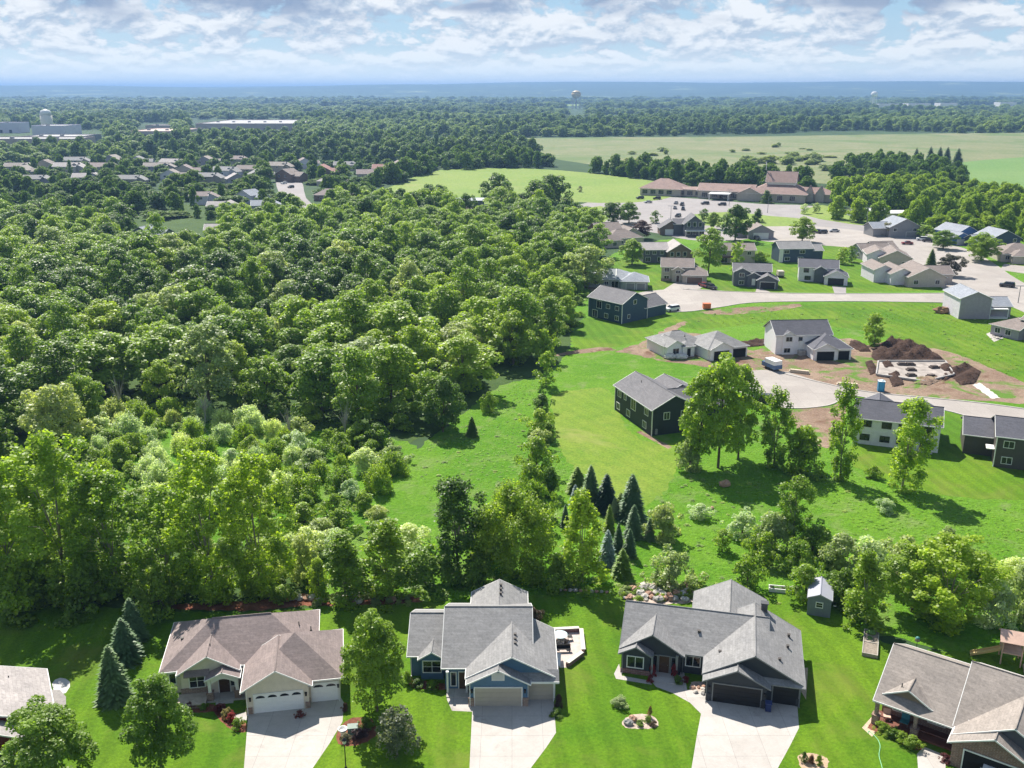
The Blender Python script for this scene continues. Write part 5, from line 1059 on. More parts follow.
for lab, p, dg, wd, dp, ev, wl, rf, ax in (
    ('tan roofed house at the back of the row by the wide street', (862, 260), 10, 12, 9, 3.4, LGREY, 'tan', 'x'), ('middle house of the tan row with a stepped roof', (879, 267.5), -12, 11, 13, 3.7, BEIGE, 'tan', 'y'), ('front house of the tan row with a plain beige gable end', (908, 287.3), 0, 12, 14, 3.5, BEIGE, 'tan', 'y'),
    ('grey gabled house on the far side of the wide street', (889, 237.5), 6, 14, 12, 4.6, MGREY, 'bluegrey', 'y'), ('bright blue house with a light roof on the wide street', (956, 243.5), 18, 11, 13, 4.4, BBLUE, 'bluegrey', 'y'), ('second blue house half hidden by the large round tree', (990, 249), 8, 13, 12, 4.2, DNAVY, 'bluegrey', 'y'), ('pale house with a broad pinkish hip roof at the right picture edge', (1000, 262), -8, 15, 13, 3.2, BEIGE, 'tan', 'x')):
    h = House(lab, at(p), dg, wl, S_(rf)); hip = 'hh' if 'hip' in lab else 'gg'
    h.wing(0, wd, 0, dp, ev, .48, ax, hip, .5)
    if 'front house' in lab: h.wing(-4.5, 3, 3.5, 16, 3.9, .45, 'y', 'gg', .45, wall=WHT); h.wing(-8.5, -2, 8, 20, 4.4, .45, 'y', 'gg', .45, wall=WHT); h.wing(8, 17, 6, 15, 3.3, .45, 'x', 'gg', .45)
    if 'middle' in lab: h.wing(-4, 4, 3, 14, 4.3, .45, 'y', 'gg', .45, wall=WHT)
    if 'bright blue' in lab: h.wing(-5, 4, -3.5, 5, 3.0, .45, 'y', 'gg', .45); h.garage(-.5, -3.52, 4.8, 2.2, GWHITE)
    if 'back of the row' in lab: h.wing(7, 16, 3, 12, 3.6, .45, 'x', 'gg', .5); h.win(-.02, 3, .8, 'l', 1.4, 1.4, 1)
    if 'grey gabled' in lab: h.wing(-6, 3, 3, 12, 3.8, .45, 'x', 'gg', .5); h.garage(10, -.02, 4.6, 2.2, MGREY)
    if 'second blue' in lab: h.wing(-5, 3, 2, 10, 3.3, .45, 'x', 'gg', .5)
    if hip == 'hh': h.wing(3, 10, -4, 4, 3.1, .48, 'y', 'hh', .5)
    row(h, (2.4, wd-2.6), 1.0 if ev < 4 else 2.6, 0, 'f', 1.4, 1.3); h.done()
# houses of the left suburb
SUB = [((133, 244), -14, 8, 9, 5.2, MGREY, 'bluegrey', 'y', 'grey gabled house standing alone in the wood'), ((190, 205), 6, 10, 8, 5.0, WHT, 'mauve', 'x', 'white two storey house with a brown roof among dark trees'), ((237, 203), -30, 11, 9, 4.8, WHT, 'bluegrey', 'y', 'white house with a grey roof left of the suburb street'),
 ((205, 237), 8, 10, 8, 3.2, BEIGE, 'pink', 'x', 'low pale roofed house at the edge of the wood'), ((207, 212), 0, 10, 8, 3.2, WHT, 'pink', 'x', 'low white house just below the two storey white one'), ((4, 171), 0, 17, 10, 4, BEIGE, 'warmgrey', 'x', 'pale roofed suburb house at the left picture edge'),
 ((36, 172), 10, 15, 10, 4, TANS, 'tan', 'y', 'tan suburb house second from left edge'), ((54, 171), -8, 18, 11, 4.5, BEIGE, 'pink', 'x', 'big pinkish roofed suburb house, third from left edge'), ((72, 182), 5, 14, 10, 3.4, TANS, 'pink', 'x', 'pinkish roof low in the left suburb in front of the others'),
 ((88, 172), 4, 18, 11, 4, TANS, 'mauve', 'x', 'mauve roofed suburb house between two pinkish roofs'), ((142, 174), -5, 18, 10, 4.4, LGREY, 'warmgrey', 'x', 'pale suburb house in the middle of the left group'), ((176, 176), 12, 14, 10, 5, BEIGE, 'mauve', 'y', 'beige gabled suburb house above the white two storey one'),
 ((212, 174), 0, 15, 10, 4, WHT, 'grey', 'x', 'white walled suburb house with a grey roof, near the pine clump'), ((238, 173), -6, 14, 10, 4.4, TANS, 'tan', 'x', 'tan suburb house left of the street head'), ((252, 178), 8, 13, 9, 4, BEIGE, 'grey', 'y', 'small grey roofed suburb house close to the street head'),
 ((277, 182), -12, 14, 11, 5.4, BROWN, 'tan', 'y', 'tall brown suburb house at the head of the street'), ((310, 177), 10, 17, 12, 4.8, BROWN, 'red', 'y', 'reddish roofed gabled house right of the suburb street'), ((316, 188), 4, 15, 11, 3.4, BEIGE, 'pink', 'x', 'pale roof between the reddish and the brown hip roofed houses'),
 ((314, 201), -4, 17, 12, 3.6, BROWN, 'mauve', 'x', 'brown hip roofed house at the corner of the suburb street'), ((356, 180), 12, 18, 11, 4, BEIGE, 'mauve', 'x', 'mauve roofed house behind the hay field corner'), ((372, 175), 4, 18, 11, 4.8, BROWN, 'red', 'x', 'brick red house near the hay field corner'), ((394, 170), 0, 13, 10, 4.4, BROWN, 'mauve', 'y', 'rightmost house of the left suburb, dark and small'),
 ((20, 184), 3, 13, 9, 4, LGREY, 'grey', 'x', 'grey suburb house half sunk in trees near left edge'), ((118, 184), -7, 13, 9, 4, TANS, 'grey', 'x', 'grey roofed suburb house in front of the mauve roof')]
SUB += [((14, 177), -6, 13, 9, 4.4, TANS, 'warmgrey', 'y', 'small gabled suburb house between the two at the left edge'), ((64, 165), 5, 15, 10, 5, BEIGE, 'grey', 'x', 'back row suburb house behind the pinkish roofs'), ((104, 164), -4, 15, 10, 5, LGREY, 'warmgrey', 'y', 'back row grey gabled suburb house near the mauve roof'), ((128, 168), 8, 14, 10, 5, WHT, 'grey', 'y', 'white gabled suburb house left of the middle group'), ((160, 167), 0, 15, 10, 5, TANS, 'pink', 'x', 'back row tan suburb house in the middle group'), ((196, 168), -10, 14, 10, 5, LGREY, 'warmgrey', 'y', 'back row grey suburb house right of the middle group'), ((226, 166), 6, 15, 10, 5, BEIGE, 'mauve', 'x', 'back row beige suburb house behind the pine clump'),
 ((160, 183), 4, 13, 9, 4.6, WHT, 'warmgrey', 'y', 'white gabled suburb house in front of the middle group'), ((196, 184), -8, 13, 9, 4.6, TANS, 'grey', 'x', 'tan suburb house in front, above the white two storey one'), ((226, 186), 10, 13, 9, 4.6, LGREY, 'pink', 'y', 'grey gabled suburb house in front, left of the street'), ((268, 170), -4, 14, 10, 5, TANS, 'warmgrey', 'x', 'tan suburb house behind the street head'), ((298, 168), 6, 14, 10, 5, WHT, 'mauve', 'y', 'white gabled suburb house right behind the street head'), ((336, 172), -6, 15, 10, 4.6, BEIGE, 'grey', 'x', 'grey roofed house between reddish and mauve roofs'), ((252, 214), 10, 11, 9, 4.4, LGREY, 'bluegrey', 'x', 'grey roofed house at the wood edge left of the street corner')]
sg = random.Random(12)
for p, dg, wd, dp, ev, wl, rf, ax, lab in SUB:
    if p[1] < 190: p = (p[0]+sg.uniform(-2, 2), p[1]+sg.uniform(-2.2, 2.2)); dg += sg.uniform(-18, 18)
    h = House(lab, at(p), dg, wl, S_(rf)); hip = 'hh' if 'hip roof' in lab else 'gg'
    h.wing(0, wd, 0, dp, ev, .5, ax, hip, .5); h.wing(wd*.55, wd+5, 2.5, dp+1, max(3, ev-1), .5, 'x' if ax == 'y' else 'y', hip, .5)
    row(h, (wd*.25, wd*.62), ev-2 if ev > 4 else 1, 0, 'f', 1.5, 1.3); h.done()
for o in list(bpy.data.objects):
    pass
# long shed by the hay field
h = House('long low shed with a pale blue metal roof at the hay field', at((452, 207)), 0, MGREY, plain('pale metal roof', (.55, .60, .66), .4, .06, 1), name='shed', cat='shed')
h.wing(0, 17.5, 0, 9, 3.6, .2, 'x', 'gg', .4); h.garage(4, -.02, 3.4, 2.8, MGREY); h.garage(9, -.02, 3.4, 2.8, MGREY); h.done()
h = House('brown roofed house in front of the long pale shed', at((466, 219)), 25, BEIGE, S_('mauve')); h.wing(0, 9, 0, 8, 3.2, .6, 'y', 'gg', .5); h.wing(5, 13, 3, 10, 3.2, .5, 'x', 'gg', .5); row(h, (3, 6), .9, 0); h.done()
# the church
CHR = shingle('church rose shingles', (.28, .19, .165)); CHW = plain('church pale brick', (.50, .43, .37), .8, .1, .6)
h = House('church with rose coloured roofs and a tall cross topped nave', at((640, 195)), -22, CHW, CHR, name='church', cat='church')
h.wing(0, 25, 0, 20, 4.6, .5, 'x', 'hh', 1); h.wing(22, 42, 3, 15, 4.2, .18, 'x', 'gg', .6); h.wing(36, 68, -3, 13, 4.8, .42, 'x', 'gg', .8); h.wing(60, 74, -9, 6, 4.2, .5, 'y', 'gg', .8)
h.wing(66, 98, -8, 20, 5.0, .5, 'x', 'hh', 1); h.wing(75, 91, 0, 13, 11.0, .8, 'x', 'gg', .8, wall=plain('church white', (.72, .69, .65), .7, .05, 1)); h.wing(96, 112, 2, 14, 4.6, .5, 'x', 'gh', .8)
for x in (97, 103): h.wing(x, x+4.5, 0, 9, 5.2, 1.5, 'y', 'gg', .4)
for x in (3, 8, 13, 18): h.win(x, -.02, 1.0, 'f', 3.2, 2.4, 2)
for x in (25, 30, 35): h.win(x, 2.98, .8, 'f', 3.4, 2.4, 2)
for x in (40, 46, 52, 57): h.win(x, -3.02, .8, 'f', 3.2, 2.6, 2)
for x in (70, 78, 84, 91): h.win(x, -8.02, 1.0, 'f', 3.0, 2.6, 2)
h.win(73.98, 6.5, 10, 'l', 3, 3.4, 1); h.door(50, -3.02, .1, BROWND, w=2.4, h=2.6)
h.part('canopy', MB().box(44, 56, -13, -3.2, 3.4, 3.9).box(44.3, 44.8, -12.6, -12.1, -.2, 3.4).box(55.2, 55.7, -12.6, -12.1, -.2, 3.4), TRIM)
h.part('cross', MB().box(73.2, 73.55, 6.3, 6.65, 16.6, 21.5).box(73.2, 73.55, 5.1, 7.85, 19.6, 19.95), TRIM); h.done()
# pale pavilion and sheds by the lot
h = House('pale flat pavilion with a white awning beyond the parking lot', at((856, 218)), 4, WHT, plain('white metal roof', (.70, .70, .69), .5, .05, 1), name='pavilion', cat='pavilion'); h.wing(0, 18, 0, 12, 3, .15, 'x', 'gg', .8); h.wing(14, 24, -4, 6, 2.8, .15, 'x', 'gg', .8); h.door(4, -.02, 0, TRIM); row(h, (8, 12), 1); h.done()
# works buildings far left: long flat blocks with parapets, doors and roof units
ROOFW = plain('pale flat roof', (.36, .35, .35), .8, .08, .05); PNK = plain('pinkish works wall', (.45, .36, .32), .8, .08, .05)
def works(lab, p, wd, dp, ht, wl, rf=ROOFW, dg=0):
    t = thing('warehouse', lab, 'warehouse', (*at(p), .03), R(dg))
    MB().prism([(0, 0), (wd, 0), (wd, dp), (0, dp)], -.3, ht).build('wall', wl, t); r = MB().box(.6, wd-.6, .6, dp-.6, ht, ht+.06).build('roof', rf, t)
    MB().box(0, wd, 0, .5, ht+.003, ht+.9).box(0, wd, dp-.5, dp, ht+.003, ht+.9).box(0, .5, .5, dp-.5, ht+.003, ht+.9).box(wd-.5, wd, .5, dp-.5, ht+.003, ht+.9).build('parapet', wl, t)
    for i in range(max(2, int(wd/14))): MB().box(6+i*14, 10+i*14, -.12, .02, 0, 4.4).build('loading_door', GBLACK, t)
    for i in range(max(1, int(wd/25))): MB().box(10+i*25, 14+i*25, dp*.4, dp*.4+3, ht+.06, ht+1.9).build('roof_unit', MGREY, r)
works('wide white warehouse at the left picture edge in front', (-30, 148), 118, 50, 9, PNK); works('white works block with a raised middle near the left edge', (33, 138), 44, 50, 15, WHT); works('low grey works block right of the raised one', (22, 144), 70, 60, 8, MGREY)
works('long pale warehouse alone in the far woods', (196, 131.5), 158, 190, 11, PNK); works('pinkish factory block between the white works and the long warehouse', (128, 138), 66, 110, 8, PNK, plain('pink flat roof', (.50, .38, .33), .8, .1, .05)); works('second pinkish factory block, farther back', (146, 132), 44, 40, 9, PNK)
works('small white works block at the left edge, farthest back', (-4, 133), 36, 30, 14, WHT)
for i, (px, py, wd) in enumerate(((878, 108.6, 90), (908, 108.2, 75), (940, 107.5, 60), (1000, 106.5, 60))): works(['leftmost of the tiny pale sheds on the far plain', 'second tiny pale shed on the far plain, under the white tower', 'third tiny pale shed on the far plain', 'tiny pale shed on the far plain near the right edge'][i], (px, py), wd, 50, 14, WHT)
# ---------------------------------------------------------------- the rest of the wood and the woods far off (read as masses)
def crowns(kind): return [o for o in bpy.data.objects if o.name.split('.')[0] == 'crown' and o.data in [p[0] for p in PROTO[kind]]]
def first_per_mesh(kind):
    out = {}
    for o in crowns(kind): out.setdefault(o.data.name, o)
    return list(out.values())
OAK, ASH, BUSH = first_per_mesh('oak'), first_per_mesh('ash'), first_per_mesh('bush')
clear = []       # photo-space outlines that stay free of trees: (fields, lots, streets, houses)
clear += [[(128, 226), (205, 222), (212, 250), (126, 250)], [(272, 168), (302, 172), (330, 214), (308, 224), (270, 196)], [(366, 200), (400, 183), (440, 170), (520, 168), (600, 174), (660, 182), (700, 187), (700, 205), (600, 216), (520, 207), (366, 207)],
          [(455, 196), (495, 196), (500, 222), (455, 222)],
          [(-60, 154), (110, 151), (104, 130), (-60, 126)], [(186, 139), (298, 139), (294, 120), (190, 120)], [(122, 143), (176, 142), (172, 124), (140, 122)]]
HC = []
for h_ in HOUSES:
    a = h_.t.rotation_euler.z; cx, cy_ = (h_.ext[0]+h_.ext[1])/2, (h_.ext[2]+h_.ext[3])/2
    HC.append((h_.t.location.x+cx*math.cos(a)-cy_*math.sin(a), h_.t.location.y+cx*math.sin(a)+cy_*math.cos(a), max(h_.ext[1]-h_.ext[0], h_.ext[3]-h_.ext[2])/2))
def ok(x, y):
    
    for hx, hy, hr in HC:
        dx, dy = x-hx, y-hy
        if abs(dx)+abs(dy) > 90: continue
        L = math.hypot(hx, hy); u, v_ = -(dx*hx+dy*hy)/L, abs(dx*hy-dy*hx)/L      # u: towards the viewer
        if math.hypot(dx, dy) < hr+4 or (0 < u < hr+15 and v_ < hr*.8): return False
    d = depth(y); p = (512+F*x/d, 384+F*((-y*sp+CH*cp)/d)); return not any(inside(p, c) for c in clear)
clear += FARF+[[(563, 124), (589, 124), (586, 105), (566, 105)]]
def mass(name, poly, sp_m, seed, protos, Hn, Wn, hr, wr, tint, label, prob=1.0):
    P = [p for p in poisson(poly, sp_m, seed=seed) if ok(*p)]
    if name == 'far_woods':      # clearings and thinner stands, by slow variation over the plain
        P = [p for p in P if math.sin(p[0]/210+p[1]/330+seed)+math.sin(p[1]/150-p[0]/420)+.6*math.sin(p[0]/70)*math.sin(p[1]/55) < 1.42]
    g = np.random.default_rng(seed); P = [p for p in P if g.uniform() < prob]
    if name == 'far_woods':
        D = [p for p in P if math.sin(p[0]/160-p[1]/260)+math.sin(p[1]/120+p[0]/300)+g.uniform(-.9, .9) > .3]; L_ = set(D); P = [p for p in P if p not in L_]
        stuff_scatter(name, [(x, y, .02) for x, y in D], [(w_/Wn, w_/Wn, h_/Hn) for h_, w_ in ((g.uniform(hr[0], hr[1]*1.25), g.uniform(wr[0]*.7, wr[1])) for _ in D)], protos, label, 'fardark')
    S = [(w_/Wn, w_/Wn, h_/Hn) for h_, w_ in ((g.uniform(hr[0]*.6, hr[1]), g.uniform(wr[0]*.7, wr[1]*1.2)) for _ in P)]
    return stuff_scatter(name, [(x, y, .02) for x, y in P], S, protos, label, tint), len(P)
g5 = np.random.default_rng(8)
back = poisson([(-300, 224), (-46, 222), (120, 228), (215, 226), (300, 222), (330, 210), (372, 207), (470, 209), (530, 214), (596, 226), (604, 250), (592, 268), (480, 258), (300, 258), (60, 266), (-46, 272), (-300, 280)], 8.8, seed=15)
back = [p for p in back if ok(*p)]+list(WOODREST)
h1 = len(back)//4; random.Random(4).shuffle(back)
for nm, part_, pr, Hn, Wn, tn in (('wood', back[:h1], OAK, 13, 11, 'mid'), ('wood', back[h1:2*h1], ASH+OAK, 14, 10, 'deep'), ('wood', back[2*h1:3*h1], OAK, 13, 11, 'dark'), ('wood', back[3*h1:], OAK+ASH, 13, 11, 'warm')):
    S = [(w_/Wn, w_/Wn, h_/Hn) for h_, w_ in ((g5.uniform(8.5, 14), g5.uniform(8.5, 12)) for _ in part_)]
    stuff_scatter(nm, [(x, y, .02) for x, y in part_], S, pr, 'far half of the big wood reading as one mass of crowns', tn)
# bushes filling the floor of the wood and the marsh
ug = poisson([(-46, 262), (590, 268), (580, 320), (505, 376), (462, 404), (390, 436), (300, 440), (100, 430), (-60, 470)], 5.2, seed=31)
stuff_scatter('undergrowth', [(x, y, .02) for x, y in ug], [(k*.9, k*.9, k*.7) for k in g5.uniform(.5, 1.1, len(ug))], BUSH, 'low undergrowth between the trunks of the big wood', 'mid')
ug = poisson([(-60, 480), (60, 460), (110, 440), (290, 500), (330, 570), (300, 604), (-60, 606)], 3.6, seed=32)
stuff_scatter('undergrowth', [(x, y, .02) for x, y in ug], [(k*.8, k*.8, k*.7) for k in g5.uniform(.5, 1.0, len(ug))], BUSH, 'low undergrowth beneath the cottonwoods', 'mid')
# far trees
FAR = []
for i, (px, pb, pt, wp, lab) in enumerate([(836, 219, 197, 20, 'first pale round tree of the row right of the church'), (858, 222, 200, 22, 'second round tree of the row right of the church'), (877, 225, 202, 22, 'third round tree of the row right of the church'), (892, 214, 182, 24, 'tall dark tree rising above the row right of the church')]):
    t = tree_px('far', px, pb, pt, wp, ['mid', 'mid', 'deep', 'dark'][i], lab, 'trees right of the church', i=i); FAR.append([c for c in t.children if c.name.startswith('crown')][0])
cnt = 0
for nm, poly, s_, tn, hr, wr, lab, pb in (
    ('suburb_trees', [(-260, 172), (60, 166), (260, 162), (405, 166), (396, 178), (366, 196), (330, 206), (250, 220), (-46, 222), (-260, 224)], 10.5, 'dark', (4.5, 11.5), (6, 13), 'trees between the houses of the distant suburb', .95),
    ('tree_belt', [(372, 184), (400, 168), (430, 160), (520, 160), (548, 166), (548, 171), (520, 168), (455, 170), (400, 184)], 10, 'dark', (10, 15), (10, 14), 'dark belt of trees behind the hay field', 1),
    ('tree_belt', [(455, 174), (520, 171), (570, 173), (570, 176.5), (520, 176), (455, 176)], 8, 'warm', (6, 9), (8, 11), 'light green hedge of trees along the back of the hay field', 1),
    ('tree_belt', [(588, 172), (640, 175), (740, 181), (806, 186), (812, 192), (780, 190), (700, 187), (650, 182), (590, 178)], 9, 'dark', (11, 16), (9, 12), 'dark belt of trees behind the church', 1),
    ('tree_belt', [(830, 179), (846, 170), (880, 164), (920, 167), (962, 175), (966, 186), (930, 186), (880, 180)], 10, 'dark', (9, 14), (9, 13), 'dark copse between the grain field and the church', 1),
    ('tree_belt', [(810, 208), (812, 196), (850, 189), (900, 190), (950, 192), (1010, 200), (1110, 212), (1110, 256), (1030, 246), (985, 238), (930, 232), (905, 222), (885, 212), (845, 208)], 9.5, 'mid', (8, 13), (9, 12), 'wood behind the blue houses on the right', 1),
    ('tree_belt', [(740, 163), (800, 158), (818, 161), (815, 165), (760, 166)], 14, 'sage', (5, 9), (10, 14), 'scrub in the middle of the grain field', .8),
    ('far_woods', [(-260, 142), (415, 137), (415, 143), (430, 158), (405, 164), (260, 160), (60, 164), (-260, 170)], 15, 'far', (9, 15), (13, 19), 'far woods left of the fields', .95),
    ('far_woods', [(415, 147), (500, 142), (540, 154), (520, 160), (430, 158)], 15, 'far', (9, 15), (13, 19), 'far woods left of the grain field', .95),
    ('marsh_scrub', [(600, 160), (660, 148), (760, 145), (840, 150), (830, 172), (760, 174), (680, 170)], 20, 'sage', (2, 5), (6, 13), 'low scrub dotted over the grain field', .3),
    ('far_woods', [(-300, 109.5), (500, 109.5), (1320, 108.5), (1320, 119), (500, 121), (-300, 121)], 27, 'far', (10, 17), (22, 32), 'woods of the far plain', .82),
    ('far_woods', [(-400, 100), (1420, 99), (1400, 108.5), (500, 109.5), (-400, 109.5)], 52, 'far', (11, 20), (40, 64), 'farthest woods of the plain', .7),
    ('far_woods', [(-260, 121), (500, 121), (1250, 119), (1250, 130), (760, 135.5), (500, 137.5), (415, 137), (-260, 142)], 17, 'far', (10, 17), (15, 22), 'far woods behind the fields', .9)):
    o, k = mass(nm, poly, s_, 40+cnt, FAR, 11, 11, hr, wr, tn, lab, pb); cnt += 1; print(nm, k)

# tall weeds and grass tussocks that roughen the meadow
mw = poisson([(400, 470), (440, 436), (500, 390), (545, 382), (552, 420), (560, 456), (600, 505), (650, 512), (690, 470), (760, 480), (850, 480), (1000, 505), (1150, 520), (1150, 640), (860, 620), (760, 600), (600, 600), (450, 596), (440, 545), (440, 510)], .95, seed=77)+poisson([(660, 330), (730, 310), (940, 304), (1010, 330), (1020, 380), (950, 350), (870, 336), (770, 322)], 1.3, seed=79)
gm_ = random.Random(78); A_, B_, C_ = [], [], []
for x, y in mw:
    f = math.sin(x/9+1)+math.sin(y/7.5+x/23)+gm_.uniform(-1.3, 1.3)
    if f > .9: A_.append((x, y))
    elif f < -1.25: B_.append((x, y))
    elif gm_.random() < .12: C_.append((x, y))
for nm, P_, k0, k1, hh, tn in (('meadow_tussocks', A_, .06, .15, .3, (.26, .43, .05)), ('meadow_tussocks', B_[::3], .06, .14, .3, (.20, .36, .04)), ('meadow_tussocks', C_, .08, .2, .4, (.34, .44, .16))):
    T['tmp'] = tn; S_m = [gm_.uniform(k0, k1) for _ in P_]
    stuff_scatter(nm, [(x, y, .0) for x, y in P_], [(k, k, k*hh*.8) for k in S_m], BUSH, 'rough grass tussocks and weeds of the meadow', 'tmp')
print('tussocks', len(A_), len(B_), len(C_))
# ---------------------------------------------------------------- driveways, beds, garden things
def drive(p, name='driveway', m=None, z=.034): return sheet(name, p, z, m or m_conc, 0)
drive([(249, 706), (301, 702), (340, 696), (344, 703), (342.5, 722), (330, 743), (313, 768), (300, 800), (240, 800), (244, 768)])
drive([(473, 694), (531, 693), (553, 691), (556, 733), (546, 748), (531, 768), (515, 800), (468, 800), (469.5, 768)])
drive([(709, 693), (762, 700), (797, 702), (799, 728), (790, 746), (778, 768), (765, 800), (688, 800), (691.6, 768), (697, 735), (701, 714)])
drive([(650, 680), (657, 672), (684, 672), (687, 690), (707, 693), (708, 702), (701, 714), (690, 703), (672, 693), (656, 687)], 'path', z=.038)
drive([(446, 680), (458, 690), (473, 692), (473, 712), (452, 711), (447, 700)], 'path', z=.038); drive([(232, 716), (246, 712), (247.5, 720), (240, 722)], 'path', z=.038)
drive([(917, 754), (924, 747), (946, 756), (944, 800), (920, 800)], 'path', z=.038); drive([(862, 728), (876, 712), (878, 730), (872, 737)], 'path', plain('tan gravel', (.48, .38, .27), .9, .25, 4))
drive([(614, 674), (619, 664), (622, 676), (650, 681), (652, 685), (616, 679)], 'path', z=.037); drive([(800, 690), (803, 668), (808, 668), (806, 700)], 'path', plain('tan gravel', (.48, .38, .27), .9, .25, 4), .037)
drive([(52, 684), (55, 680), (60, 678), (66, 679), (70, 682), (70, 687), (66, 693), (60, 695), (54, 692)], 'patio', plain('white patio', (.50, .49, .47), .7, .05, 1)); drive([(50, 690), (60, 690), (66, 697), (66, 708), (54, 712)], 'patio', plain('grey pavers', (.27, .25, .24), .8, .2, 3), .038)
drive([(753, 299.5), (775, 300.5), (770, 292), (757, 287)], 'driveway', m_road, .05); drive([(835, 295), (846, 295), (846, 287), (832, 286)], 'driveway', m_asph, .05); drive([(660, 292), (700, 289), (706, 284), (676, 282)], 'driveway', m_road, .05)
drive([(1000, 270), (1040, 276), (1040, 268), (1004, 264)], 'driveway', m_road, .05); drive([(960, 283), (985, 290), (990, 284), (970, 276)], 'driveway', m_road, .05)
drive([(636, 432), (641, 431), (672, 447), (668, 449)], 'path', m_dirt, .026)
sheet('mulch_bed', [(150, 608), (200, 603), (262, 600), (300, 594), (345, 597), (392, 596), (420, 598), (416, 603), (345, 606), (300, 606), (255, 611)], .036, m_mulch, 2, .2)
sheet('mulch_bed', [(618, 590), (640, 584), (668, 583), (690, 586), (706, 592), (694, 602), (660, 604), (628, 600)], .036, plain('gravel bed', (.42, .33, .27), .9, .35, 1.5), 2, .15)
sheet('mulch_bed', [(622, 722), (632, 715), (650, 715), (658, 722), (656, 728), (640, 729), (626, 728)], .036, plain('gravel bed', (.42, .33, .27), .9, .35, 1.5), 2, .05)
sheet('mulch_bed', [(797, 757), (808, 753), (822, 756), (829, 762), (822, 775), (806, 775)], .036, plain('tan wood chips', (.42, .30, .20), .9, .2, 5), 2, .05)
sheet('mulch_bed', [(214, 712), (222, 707), (240, 716), (247, 728), (243, 733), (228, 728)], .0362, m_mulch, 2, .05); sheet('mulch_bed', [(338, 730), (352, 718), (372, 720), (376, 736), (356, 746), (338, 744)], .0362, m_mulch, 2, .05)
sheet('mulch_bed', [(868, 728), (880, 734), (915, 750), (922, 747), (904, 734), (876, 722)], .0362, m_mulch, 2, .05); sheet('mulch_bed', [(406, 676), (412, 688), (446, 690), (446, 684), (416, 680)], .0362, m_mulch, 2, .05)
sheet('mulch_bed', [(690, 694), (706, 697), (708, 684), (692, 682)], .0362, plain('gravel bed', (.42, .33, .27), .9, .35, 1.5), 2, .05)
sheet('mulch_bed', [(186, 702), (214, 705), (212, 712), (188, 712)], .0362, m_mulch, 2, .05)
STN = [plain('pale boulder', (.50, .46, .41), .85, .2, 2, bump=.6, bs=4), plain('grey boulder', (.33, .31, .29), .85, .2, 2, bump=.6, bs=4), plain('rusty boulder', (.40, .24, .17), .85, .2, 2, bump=.6, bs=4)]
def stones(spots, lab, grp, r0=.35, r1=.75, seed=1):
    g = random.Random(seed)
    for i, (px, py) in enumerate(spots):
        r = g.uniform(r0, r1); x, y, _ = G(px, py); o = MB().blob((0, 0, r*.35), r, r*g.uniform(.7, 1), r*.6, seed*50+i).build('boulder', STN[g.randrange(3)], smooth=False); o.location = (x, y, .03); o.rotation_euler = (0, 0, g.uniform(0, 6)); tag(o, lab, 'boulder', grp)
g7 = random.Random(3)
stones([(g7.uniform(624, 694), g7.uniform(587, 601)) for _ in range(52)], 'boulder in the rock garden behind the charcoal house', 'rock garden boulders', .25, .7, 2)
stones([(g7.uniform(268, 395), g7.uniform(596, 605)) for _ in range(26)], 'boulder on the red mulch behind the cream house', 'mulch bed boulders', .25, .7, 3)
stones([(628, 724), (633, 720)], 'pale boulder in the island bed on the lawn', 'island bed boulders', .5, .75, 4); stones([(g7.uniform(690, 706), g7.uniform(686, 696)) for _ in range(9)], 'stone in the bed beside the black garage', 'garage bed stones', .2, .35, 5)
stones([(560+i*5.2, 590.5+.25*i) for i in range(10)], 'stone of the low edging behind the blue house lawn', 'lawn edging stones', .25, .4, 6); stones([(724.5, 486)], 'flat white stone lying in the shaded meadow', None, 1.0, 1.1, 7); stones([(702, 507), (712, 509)], 'stone by the low pale bush in the meadow', 'meadow stones', .4, .5, 8)
def shrub(px, py, w_, h_, tint, lab, grp=None, name='garden_shrub'):
    x, y, _ = G(px, py); return plant('bush', x, y, h_, w_, tint, lab, grp, name=name, cat='shrub')
